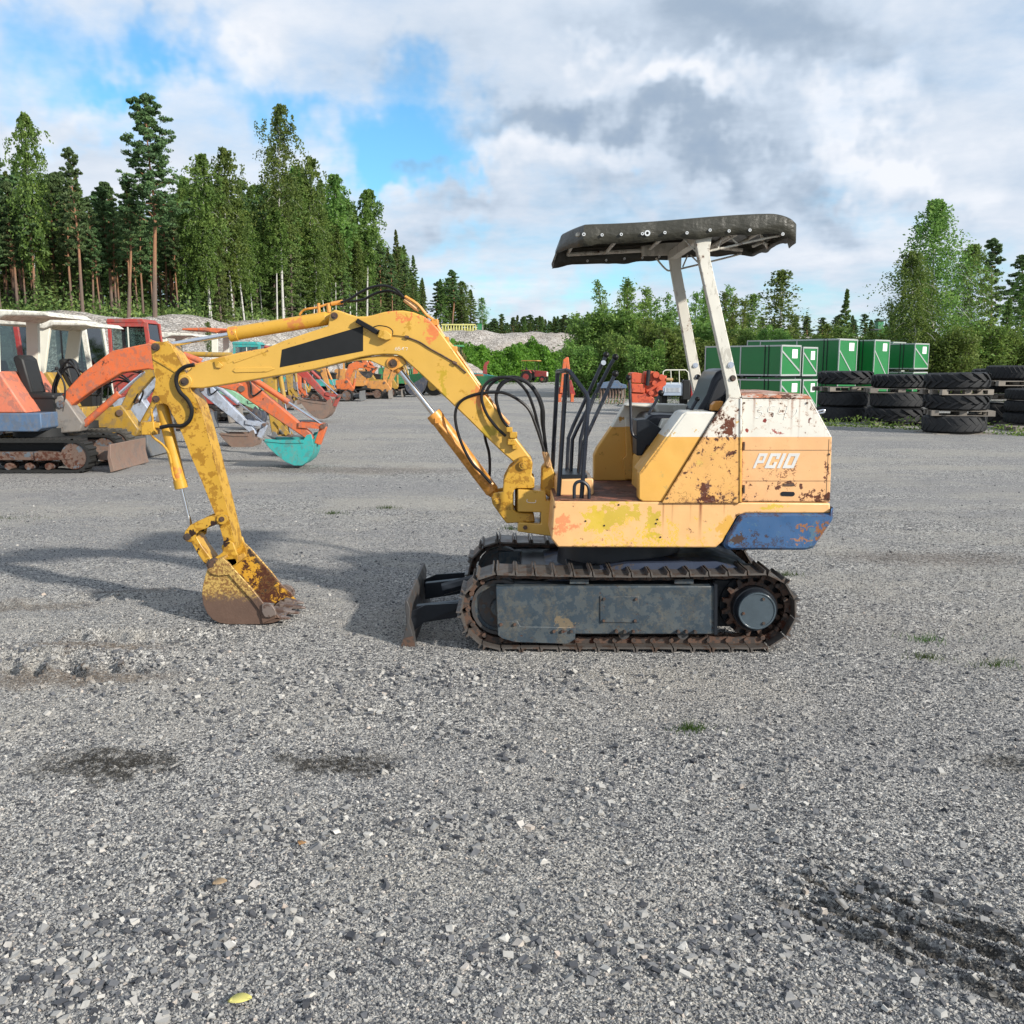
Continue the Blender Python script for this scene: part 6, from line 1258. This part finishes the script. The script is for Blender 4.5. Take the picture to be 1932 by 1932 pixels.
# ------------------------------------------------------------------ trees
def leafmat(name, a, b, c, rough=.55, trans=.35):
    t = MT(name, rough, spec=.3); at = t.n('ShaderNodeAttribute', attribute_name='tone'); oi = t.n('ShaderNodeObjectInfo')
    col = t.ramp(at.outputs['Fac'], [(0, a), (.6, b), (1, c)])
    hs = t.n('ShaderNodeHueSaturation'); t.l(col, hs.inputs['Color']); t.l(t.mr(oi.outputs['Random'], 0, 1, .475, .52, False), hs.inputs['Hue']); t.l(t.mr(oi.outputs['Random'], 0, 1, .75, 1.3, False), hs.inputs['Value'])
    t.val(t.b.inputs['Base Color'], hs.outputs[0])
    tl = t.n('ShaderNodeBsdfTranslucent'); t.l(hs.outputs[0], tl.inputs[0]); ms = t.n('ShaderNodeMixShader'); ms.inputs[0].default_value = trans+.12
    t.l(t.b.outputs[0], ms.inputs[1]); t.l(tl.outputs[0], ms.inputs[2]); t.l(ms.outputs[0], t.nt.nodes['Material Output'].inputs[0]); return t.m
M_leaf = {'pine': leafmat('pine_needles', (.050, .095, .042), (.115, .190, .070), (.19, .275, .10), trans=.2), 'spruce': leafmat('spruce_needles', (.060, .108, .034), (.135, .205, .055), (.22, .30, .08), trans=.2),
          'birch': leafmat('birch_leaves', (.070, .135, .034), (.15, .245, .055), (.24, .33, .08)), 'willow': leafmat('willow_leaves', (.08, .15, .036), (.16, .26, .055), (.26, .36, .085)),
          'dist': leafmat('distant_foliage', (.03, .07, .035), (.05, .10, .045), (.07, .13, .05), trans=.15)}
t = MT('pine_bark', .9); zz_ = t.n('ShaderNodeTexCoord'); sz = t.n('ShaderNodeSeparateXYZ'); t.l(zz_.outputs['Object'], sz.inputs[0])
pb = t.mix(t.mr(t.math('ADD', sz.outputs[2], t.math('MULTIPLY', t.noise(3), 3)), 4, 8), (.17, .125, .10), (.42, .19, .085)); t.bump(t.noise(14, 5), .6, .03); m_pbark = t.done(t.mix(t.noise(8, 6, .7), pb, (.10, .07, .055)))
t = MT('birch_bark', .8); n_ = t.noise(3.5, 6, .7, vec=None, sc3=(1, 1, 3)); m_bbark = t.done(t.mix(t.mr(n_, .56, .62), (.46, .45, .42), (.06, .055, .05)))
m_sbark = plain('spruce_bark', (.13, .10, .08), .9, 0, .35, 5, .5)
def leaf_object(name, cen, size, asp, rs, mat, tone, flat=0):
    n = len(cen); a = rs.randn(n, 3); a[:, 2] *= (1-flat); a /= np.linalg.norm(a, axis=1)[:, None]
    b = rs.randn(n, 3); b -= a*(a*b).sum(1)[:, None]; b /= np.linalg.norm(b, axis=1)[:, None]
    s = size*(rs.uniform(.65, 1.35, n))[:, None]
    V = np.stack((cen+a*s, cen+b*s*asp, cen-a*s, cen-b*s*asp), 1).reshape(-1, 3)
    me = bpy.data.meshes.new(name); me.vertices.add(n*4); me.vertices.foreach_set('co', V.ravel()); me.loops.add(n*4); me.loops.foreach_set('vertex_index', np.arange(n*4))
    me.polygons.add(n); me.polygons.foreach_set('loop_start', np.arange(n)*4); me.polygons.foreach_set('loop_total', np.full(n, 4)); me.update()
    at = me.attributes.new('tone', 'FLOAT', 'POINT'); at.data.foreach_set('value', np.repeat(np.clip(tone, 0, 1), 4).astype('f')); me.materials.append(mat); return me
def make_tree(kind, H, Rr, seed, cb=.35, nb=60, nl=7000, size=.12, stems=1, name=None, mat=None, openness=1.0):
    rs = np.random.RandomState(seed); T = MB(); cen = []; ton = []; wts = []
    per = max(4, nl//(nb*stems))
    for st in range(stems):
        ba = rs.rand()*6.28; lean = (0 if stems == 1 else rs.uniform(.05, .38)); hh_ = H*(1 if stems == 1 else rs.uniform(.62, 1.0)); b0 = np.array((math.cos(ba), math.sin(ba), 0))*(.0 if stems == 1 else Rr*.12)
        top = b0+np.array((math.cos(ba)*lean*hh_*.6+rs.randn()*.02*H, math.sin(ba)*lean*hh_*.6+rs.randn()*.02*H, hh_))
        mid = (b0+top)/2+np.array((rs.randn()*.012*H, rs.randn()*.012*H, 0)); tr = [b0+(0, 0, -.3), b0*.5+mid*.5, mid, (mid+top)/2+rs.randn(3)*.006*H, top]
        cv_ = crom(tr, 5); r0 = {'pine': .011, 'spruce': .010, 'birch': .0062, 'willow': .005}[kind]*hh_+.02
        T.tube(tr, (r0, .012), n=8 if stems == 1 else 5, k=5)
        for i in range(nb):
            tt = cb+(1-cb)*((i+rs.rand())/nb)**(.9); tp_ = (tt-cb)/(1-cb); idx = tt*(len(cv_)-1); p0 = cv_[min(int(idx), len(cv_)-1)]*(1-idx % 1)+cv_[min(int(idx)+1, len(cv_)-1)]*(idx % 1)
            az = i*2.4+rs.rand()*.9
            if kind == 'pine': Lb = Rr*(1-tp_)**.55*rs.uniform(.45, 1.1)*(.55+.45*min(1, tp_*4)); pit = R(rs.uniform(-8, 25)+20*tp_); droop = -.08
            elif kind == 'spruce': Lb = Rr*(1-tp_)**.9*rs.uniform(.75, 1.12)+.05; pit = R(-12+38*tp_+rs.uniform(-5, 5)); droop = .10
            elif kind == 'birch': Lb = Rr*(math.sin(PI*min(1, (tp_*.86+.12)))**.8)*rs.uniform(.55, 1.15); pit = R(rs.uniform(25, 55)); droop = .55
            else: Lb = Rr*.62*(1-tp_*.75)*rs.uniform(.6, 1.2); pit = R(rs.uniform(25, 62)); droop = .12
            d = np.array((math.cos(az)*math.cos(pit), math.sin(az)*math.cos(pit), math.sin(pit)))
            e1 = p0+d*Lb*.55; e2 = p0+d*Lb+np.array((0, 0, -droop*Lb))
            T.tube([p0, e1, e2], (max(.008, r0*.28*(1-tp_*.8)), .005), n=3, k=2)
            tb = rs.rand()*.5+.0
            if kind == 'pine':
                nc = max(2, int(Lb*2.2)); 
                for c in range(nc):
                    f = rs.uniform(.35, 1.05); pc_ = (p0+(e1-p0)*min(1, f/.55) if f < .55 else e1+(e2-e1)*(f-.55)/.45)+rs.randn(3)*(.10, .10, .04)*Lb
                    m_ = int(per*1.0/nc*rs.uniform(.6, 1.5))+2; rad = rs.uniform(.28, .55)*min(1, .35+Lb*.3)
                    g = rs.randn(m_, 3); g /= np.linalg.norm(g, axis=1)[:, None]; g *= rs.rand(m_, 1)**.4
                    cen.append(pc_+g*(rad, rad, rad*.42)+(0, 0, rad*.1)); ton.append(tb+.35*rs.rand(m_))
            else:
                m_ = per; f = rs.uniform(.18 if kind != 'birch' else .3, 1.04, m_)**(.8)
                base = np.where((f < .55)[:, None], p0+(e1-p0)*(f/.55)[:, None], e1+(e2-e1)*((f-.55)/.45)[:, None])
                if kind == 'spruce':
                    side = np.cross(d, (0, 0, 1)); side /= np.linalg.norm(side); lat = rs.randn(m_)*.16*(1-f*.6)*Lb
                    base = base+side*lat[:, None]; base[:, 2] -= np.abs(rs.randn(m_))*.10*(.4+Lb*.25)+np.abs(lat)*.25
                elif kind == 'birch':
                    sp_r = .16*Lb*openness+.06; g = rs.randn(m_, 3)*(sp_r, sp_r, sp_r*.7); hang = np.abs(rs.randn(m_))*(.18+.22*Lb)*f; k = rs.randint(0, 5, m_)
                    tw = rs.randn(5, 3)*(sp_r*1.9, sp_r*1.9, sp_r*.5)*min(1, H/12); base = base+tw[k]+g*.32; base[:, 2] -= hang
                else: base = base+rs.randn(m_, 3)*(.10*Lb+.05)
                cen.append(base); ton.append(tb+.5*rs.rand(m_))
    cen = np.concatenate(cen); ton = np.concatenate(ton)
    me = leaf_object('crown', cen, size, {'pine': .45, 'spruce': .38, 'birch': .62, 'willow': .5}[kind], rs, mat or M_leaf[kind], ton)
    bark = {'pine': m_pbark, 'spruce': m_sbark, 'birch': m_bbark, 'willow': m_sbark}[kind]
    to = T.build('trunk', bark, off=(0, 0, 0), fix=False); tm = to.data; bpy.data.objects.remove(to); return me, tm
PT = {'pineA': make_tree('pine', 20, 4.0, 1, .40, 96, 24000, .15), 'pineB': make_tree('pine', 15, 2.1, 2, .50, 56, 9000, .15), 'pineC': make_tree('pine', 14, 1.8, 3, .42, 56, 8500, .15),
      'spruceA': make_tree('spruce', 14, 2.4, 4, .06, 120, 13000, .15), 'spruceB': make_tree('spruce', 10, 1.7, 5, .04, 100, 10000, .15),
      'birchA': make_tree('birch', 20, 2.6, 6, .36, 62, 9500, .12, openness=1.0), 'birchB': make_tree('birch', 15, 2.0, 7, .26, 70, 8500, .125), 'birchC': make_tree('birch', 14, 1.6, 8, .45, 50, 7000, .12, openness=.9),
      'young': make_tree('birch', 7.6, 1.5, 9, .10, 95, 17000, .048, openness=1.0), 'bushA': make_tree('willow', 4.6, 2.6, 10, .10, 30, 15000, .07, stems=11), 'bushB': make_tree('willow', 3.6, 2.3, 11, .05, 28, 12000, .07, stems=11),
      'thin': make_tree('birch', 7, .95, 12, .3, 50, 2600, .07, openness=.8), 'wispA': make_tree('willow', 6.0, 1.6, 14, .15, 34, 9000, .065, stems=6)}
def tree(kind, x, y, z, sc, label, cat, grp, rz=None, sx=1, lean=0, nm=None):
    cm, tm = PT[kind]; base = {'pine': 'pine_tree', 'spru': 'spruce_tree', 'birc': 'birch_tree', 'youn': 'birch_tree', 'bush': 'bush', 'thin': 'birch_tree', 'wisp': 'willow_tree'}[kind[:4]]
    t = thing(nm or base, label, cat, (x, y, z), grp); t.scale = (sc*sx, sc*sx, sc); t.rotation_euler = (0, lean, random.uniform(0, 6.28) if rz is None else rz)
    for n_, me in (('crown', cm), ('trunk', tm)): o = bpy.data.objects.new(n_, me); C.objects.link(o); o.parent = t
    return t
random.seed(7)
HT = {'pineA': 20, 'pineB': 15, 'pineC': 14, 'spruceA': 14, 'spruceB': 10, 'birchA': 20, 'birchB': 15, 'birchC': 14, 'young': 7.6, 'bushA': 4.6, 'bushB': 3.6, 'thin': 7, 'wispA': 6}
def place(kind, u, vtop, Y, label, cat, grp=None, sx=1, z=None, lean=0):
    p = P(u, vtop, Y); z = bankz(p[0], Y).item() if z is None else z
    sc = (p[2]-z)/HT[kind]; pb_ = p[0]
    return tree(kind, pb_, Y, z-.1, sc, label, cat, grp, sx=sx, lean=lean)
def cresty(u):
    r_ = raydir(u, 690); 
    for k_ in np.arange(20, 140, .5):
        if bankz(np.array(r_[0]/r_[1]*k_), np.array(k_)).item() > 3.7: return k_
    return 100
place('pineA', 268, 178, cresty(268)+2, 'tallest pine with bare orange trunk standing out above the forest on the left', 'pine tree', sx=1.0)
place('birchA', 520, 194, cresty(520)+4, 'tallest birch with white trunk rising above the forest in the centre left', 'birch tree', sx=.95)
place('birchB', 38, 214, cresty(38)+5, 'tall leafy tree top at the left edge of the forest', 'birch tree', sx=.8)
place('pineC', 135, 276, cresty(135)+3, 'narrow pointed pine left of the tallest pine', 'pine tree', sx=.9)
place('pineB', 225, 330, cresty(225)+3, 'shorter pine with leaning brown trunk just left of the tallest pine', 'pine tree', sx=1.1, lean=R(-2))
place('birchB', 592, 296, cresty(592)+4, 'birch with dark drooping top right of the tallest birch', 'birch tree', sx=.8)
place('birchC', 638, 328, cresty(638)+5, 'white trunked birch third from the right end of the tall forest', 'birch tree', sx=1)
place('birchC', 686, 356, cresty(686)+5, 'slim drooping birch at the right end of the tall forest', 'birch tree', sx=1.1)
place('birchB', 380, 286, cresty(380)+5, 'broad leafy tree between the tallest pine and the tallest birch', 'birch tree', sx=1)
place('birchB', 428, 280, cresty(428)+5, 'pointed leafy tree left of the tallest birch', 'birch tree', sx=.9)
place('spruceA', 745, 432, 90, 'dark spruce where the forest steps down to the right', 'spruce tree', sx=.8)
place('spruceA', 778, 480, 92, 'lower spruce right of the step in the forest edge', 'spruce tree', sx=1)
place('pineB', 850, 508, 104, 'broad dark pine standing apart above the yellow trestles', 'pine tree', sx=1.5)
place('spruceB', 830, 525, 104, 'dense spruce left part of the clump above the yellow trestles', 'spruce tree', sx=1.2)
place('spruceB', 872, 540, 106, 'dense spruce right part of the clump above the yellow trestles', 'spruce tree', sx=1.3)
place('thin', 911, 560, 104, 'slim young tree right of the clump above the yellow trestles', 'birch tree', sx=1.6)
for i, (k_, u, v, sx) in enumerate((('pineC', 822, 530, 1.6), ('birchB', 845, 522, 1.5), ('birchB', 868, 530, 1.5), ('spruceA', 858, 512, 1.6), ('spruceB', 888, 545, 1.6), ('pineB', 838, 540, 1.8))):
    place(k_, u, v, 108+i, 'dense tree inside the clump above the yellow trestles', 'tree', 'trees of the clump above the trestles', sx=sx)
# the forest: rows from the edge inwards, outline by the heights of the crown tops
sky_line = [(-60, 300), (20, 290), (60, 330), (95, 300), (160, 330), (200, 330), (320, 360), (345, 330), (460, 330), (480, 350), (560, 300), (610, 340), (660, 360), (700, 420), (760, 460), (800, 520), (830, 560)]
def sl(u): return float(np.interp(u, [a for a, b in sky_line], [b for a, b in sky_line]))
def _none(): pass
GRPF = {'pine': ('pine with thin reddish trunk in the mass of the forest behind the bank', 'pines in the mass of the forest'), 'spruce': ('spruce with branches to the ground in the mass of the forest', 'spruces in the mass of the forest'), 'birch': ('birch with white trunk in the mass of the forest behind the bank', 'birches in the mass of the forest')}
rf = random.Random(21)
for row, (dy, du, hk) in enumerate(((5, 21, .93), (9, 17, .96), (14, 17, .98), (21, 18, 1.0), (29, 20, 1.0), (40, 22, .97), (54, 24, .95))):
    u = -260+rf.random()*20
    while u < 800:
        Yr = cresty(u)+dy+rf.uniform(-2, 2); top = 690-(690-sl(u))*hk*rf.uniform(.74, 1.0)
        x_ = rf.random()
        if u < 330: kd = 'pineB' if x_ < .45 else 'pineC' if x_ < .90 else ('spruceA' if row > 1 else 'thin')
        elif u < 700: kd = 'birchB' if x_ < .34 else 'birchC' if x_ < .52 else 'spruceA' if x_ < .78 else 'pineC'
        else: kd = 'spruceA' if x_ < .5 else 'pineC' if x_ < .75 else 'birchB'
        if row < 2 and x_ > .80: kd = 'spruceB'; top = 690-(690-top)*rf.uniform(.45, .8)
        if row > 4: kd = 'spruceA'; top = 690-(690-top)*.86
        k2 = 'pine' if kd[:4] == 'pine' else 'spruce' if kd[:4] == 'spru' else 'birch'
        place(kd, u, top, Yr, GRPF[k2][0], k2+' tree', GRPF[k2][1], sx=rf.uniform(.85, 1.2))
        u += du*rf.uniform(.7, 1.3)
# undergrowth under the forest edge
rs = np.random.RandomState(3); n = 48000; uu = rs.uniform(-250, 830, n); cen = []
cy_tab = {k_: cresty(k_) for k_ in range(-260, 840, 20)}
yy = np.interp(uu, list(cy_tab.keys()), list(cy_tab.values()))+rs.uniform(2, 20, n); xx = (uu-966)/F/math.cos(PITCH)*yy*1.0
zz3 = bankz(xx, yy)+np.abs(rs.randn(n))*.75*(.6+.4*np.sin(xx*1.3)); me = leaf_object('undergrowth', np.stack((xx, yy, zz3), -1), .105, .5, rs, M_leaf['spruce'], rs.rand(n)); o = bpy.data.objects.new('undergrowth', me); C.objects.link(o); tag(o, 'low green undergrowth along the foot of the forest', None, kind='stuff')
# distant tree line
rd = random.Random(5)
for row in range(3):
    u = 905+row*5
    while u < 1760:
        top = 602+rd.uniform(-7, 14)+row*-2
        place(rd.choice(['pineC', 'spruceB', 'spruceA', 'pineC']), u, top, 215+row*22, 'small dark conifer in the distant tree line behind the bank', 'tree', 'trees of the distant tree line', sx=rd.uniform(1.3, 2.1), z=4.0)
        u += rd.uniform(8, 13) if u < 1120 else rd.uniform(22, 34)
# bushes and young trees on the right
GB = 'bushes behind the crates and machines'
for i, (k_, u, v, Y, sx, lb) in enumerate([
    ('wispA', 1178, 520, 52, 1.15, 'tall pale willow with pointed top above the gap in the bushes'), ('bushA', 1130, 560, 50, 1.1, 'leftmost big bush in front of the bank'), ('bushA', 1205, 560, 49, 1.2, 'rounded light green bush right of the tall pale willow'),
    ('wispA', 1247, 548, 54, 1.0, 'slender willow left of the rear canopy post'), ('bushB', 1255, 600, 47, 1.2, 'low dark bush at the rear canopy post'), ('wispA', 1330, 530, 55, 1.0, 'narrow willow between the two canopy posts'),
    ('bushA', 1310, 590, 48, 1.2, 'bush between the canopy posts, lower part'), ('wispA', 1375, 545, 56, 1.1, 'willow just right of the near canopy post'), ('bushA', 1400, 600, 47, 1.2, 'dark bush over the left end of the crates'),
    ('thin', 1428, 552, 60, 1.5, 'thin grey twiggy tree left of the tall slim birch'), ('thin', 1484, 506, 50, 1.6, 'tall slim young birch standing above the crates'), ('bushA', 1460, 600, 46, 1.2, 'bush under the slim young birch'),
    ('spruceB', 1598, 543, 52, .9, 'small dark spruce alone against the sky'), ('bushB', 1530, 612, 48, 1.4, 'low bush between slim birch and lone spruce'), ('bushB', 1580, 618, 46, 1.4, 'low bush below the lone spruce'), ('bushB', 1640, 618, 47, 1.3, 'low bush at the green silo'),
    ('bushA', 1690, 600, 45, 1.1, 'bush against the left side of the big birch'), ('young', 1790, 368, 40, 1.15, 'big young birch full of small leaves above the tyres'), ('young', 1750, 470, 39, 1.15, 'smaller birch on the left flank of the big one'), ('young', 1840, 455, 42, 1.1, 'leafy birch on the right flank of the big one'),
    ('wispA', 1720, 560, 42, 1.1, 'willow growing at the left foot of the big birch'), ('bushA', 1800, 600, 38, 1.2, 'bush under the big birch behind the tyres'), ('bushA', 1870, 585, 40, 1.2, 'bush right of the big birch'), ('bushA', 1930, 600, 40, 1.2, 'bush at the right edge behind the tyres'),
    ('pineC', 1880, 448, 62, 1.1, 'dark pine behind the big birch'), ('pineB', 1925, 480, 60, 1.4, 'pine at the right edge of the picture'), ('birchB', 1955, 490, 56, 1.3, 'leafy tree at the far right edge'), ('spruceB', 1905, 560, 50, 1.2, 'spruce low at the right edge'),
    ('bushB', 1095, 640, 46, 1.2, 'low grassy bush at the left end of the bushes'), ('bushA', 1160, 610, 46, 1.1, 'dark bush above the lever knobs'), ('bushB', 1345, 625, 43, 1.2, 'low bush behind the pickup'), ('bushB', 1220, 640, 44, 1.2, 'low bush behind the orange engine')]):
    place(k_, u, v, Y, lb, 'bush' if k_[:4] == 'bush' else 'tree', GB, sx=sx, z=0)
# ground cover on the slope and grass strip
def cover(name, label, n, fn, size, asp, mat, seed, tone=None):
    rs = np.random.RandomState(seed); c = fn(rs, n); me = leaf_object(name, c, size, asp, rs, mat, rs.rand(n) if tone is None else tone(rs, c)); o = bpy.data.objects.new(name, me); C.objects.link(o); return tag(o, label, None, kind='stuff')
M_cov = leafmat('slope_leaves', (.07, .14, .018), (.14, .25, .03), (.24, .36, .05)); M_dry = leafmat('dry_grass', (.14, .13, .05), (.22, .20, .08), (.33, .29, .13)); M_grs = leafmat('grass_blades', (.05, .10, .02), (.09, .15, .03), (.15, .20, .06))
def slope(rs, n):
    x = rs.uniform(-10, 14, n); s_ = rs.rand(n); y0 = np.interp(x, [-10, -6, 0, 8, 14], [80, 84, 88, 91, 92]); y = y0+s_*7.0; z = bankz(x, y); z = np.maximum(z, 0)
    hgt = .35+.45*np.maximum(0, np.sin(x*1.7+y*.9)+.6*np.sin(x*4.1)); k = (z < 3.1+.5*np.sin(x*1.1))
    return np.stack((x, y-1, z+rs.rand(n)*hgt), -1)[k]
c_n = 64000
rs = np.random.RandomState(8); c = slope(rs, c_n); me = leaf_object('slope_cover', c, .115, .75, rs, M_cov, rs.rand(len(c))*.8+.1*np.sin(c[:, 0]*2)); o = bpy.data.objects.new('slope_cover', me); C.objects.link(o); tag(o, 'bright green leafy plants covering the slope of the bank', None, kind='stuff')
rs = np.random.RandomState(9); n = 26000; x = rs.uniform(-7, 16, n); y = rs.uniform(36, 82, n); cl_ = np.sin(x*.8+3)+np.sin(y*.35+x*.3)+.8*rs.randn(n); k = (cl_ > -.1)&((x > 3.2)|(y > 76-x*.4)|((x < -3.6)&(y > 70)))&(x/y > -.09); x, y = x[k], y[k]; c = np.stack((x, y, rs.rand(len(x))**2*.45), -1)
me = leaf_object('grass', c, .085, .18, rs, M_grs, rs.rand(len(x))); o = bpy.data.objects.new('grass', me); C.objects.link(o); tag(o, 'rough grass along the far edge of the yard', None, kind='stuff')
rs = np.random.RandomState(10); n = 2200; x = rs.uniform(7.2, 13.5, n); y = np.interp(x, [7.2, 9, 11, 13.5], [24.8, 23.2, 20.7, 20.3])+rs.randn(n)*.22; c = np.stack((x, y, rs.rand(n)**2*.30*(.4+.6*np.abs(np.sin(x*3.1)))), -1)
me = leaf_object('weeds', c, .035, .5, rs, M_leaf['willow'], rs.rand(n)); o = bpy.data.objects.new('weeds', me); C.objects.link(o); tag(o, 'sparse weeds growing at the foot of the tyre stacks', None, kind='stuff')
# dark weed clumps left of the slope, dry stalks
rs = np.random.RandomState(12); n = 9000; x = rs.uniform(-9.5, -4, n); y = rs.uniform(72, 84, n); c = np.stack((x, y, np.maximum(bankz(x, y), 0)+rs.rand(n)*1.5*(.5+.5*np.sin(x*2.3))), -1)
me = leaf_object('tall_weeds', c, .14, .3, rs, M_dry, rs.rand(n)); o = bpy.data.objects.new('tall_weeds', me); C.objects.link(o); tag(o, 'tall brownish weeds at the left end of the green slope', None, kind='stuff')
# small sapling on the bank behind the stick cylinder
t_ = place('thin', 393, 602, 36, 'spindly little sapling growing in front of the bank above the excavator row', 'sapling', sx=1.2, z=1.6); 
# small tufts in the gravel
for i, (u, v, s_) in enumerate(((18, 975, .16), (1750, 1207, .07), (1745, 1240, .05), (1300, 1382, .04), (965, 1003, .05), (730, 962, .06), (1480, 1085, .07), (1880, 1255, .06), (1340, 1080, .05), (628, 968, .06))):
    g = G(u, v); rs = np.random.RandomState(40+i); n = 160; m = MB()
    for k_ in range(n//2):
        a = rs.rand()*6.28; r_ = abs(rs.randn())*s_; x_, y_ = g[0]+r_*math.cos(a)*1.6, g[1]+r_*math.sin(a)*.8; h_ = rs.uniform(.015, .05); b_ = rs.rand()*6.28; l_ = rs.uniform(.01, .03)
        z_ = gh(x_, y_).item(); m.add([(x_-.002, y_, z_), (x_+.002, y_, z_), (x_+l_*math.cos(b_), y_+l_*math.sin(b_), z_+h_)], [(0, 1, 2)])
    o = m.build('grass_tuft', M_grs, off=(0, 0, 0), smooth=False, fix=False); tag(o, ['small green tuft of grass in the gravel at the left edge', 'tiny grass tuft in the gravel right of the crawler track', 'tiny grass tuft just below the one right of the track', 'tiny green sprig in the gravel below the crawler track', 'small tuft in the gravel under the boom cylinder', 'small tuft in the gravel between stick and boom cylinder', 'small tuft in the gravel behind the blue counterweight', 'tuft in the gravel near the right edge, level with the track bottom', 'tuft in the gravel below the blue counterweight', 'reddish tuft in the gravel between bucket and boom'][i], 'grass tuft', 'grass tufts in the gravel')
# fallen leaves
def leafthing(u, v, L_, W_, col, ang, label):
    g = G(u, v); z_ = gh(g[0], g[1]).item()+.016; m = MB(); n = 9; v_ = []
    for i in range(n+1):
        f = i/n; w_ = W_*math.sin(PI*min(1, f*.93+.03))**.8; c = math.sin(f*3)*.004
        for k_, s_ in ((-1, 0), (0, 1), (1, 0)):
            x_ = (f-.5)*L_; y_ = k_*w_*.5; v_.append((g[0]+x_*math.cos(ang)-y_*math.sin(ang), g[1]+x_*math.sin(ang)+y_*math.cos(ang), z_+c+(.004 if k_ else 0)))
    m.add(v_, [(i*3+j, i*3+j+1, i*3+j+4, i*3+j+3) for i in range(n) for j in range(2)])
    lo = m.build('fallen_leaf', plain('leaf_'+str(u), col, .5, var=.2, bump=0), off=(0, 0, 0), fix=False); so = lo.modifiers.new('solid', 'SOLIDIFY'); so.thickness = .001
    tag(lo, label, 'leaf')
leafthing(453, 1898, .055, .036, (.62, .56, .16), .25, 'pale yellow leaf lying on the gravel near the bottom edge')
leafthing(570, 1604, .022, .030, (.30, .16, .06), 1.2, 'small curled brown leaf lying on the gravel')
leafthing(415, 1680, .042, .036, (.34, .24, .14), .4, 'crumpled light brown leaf lying on the gravel')
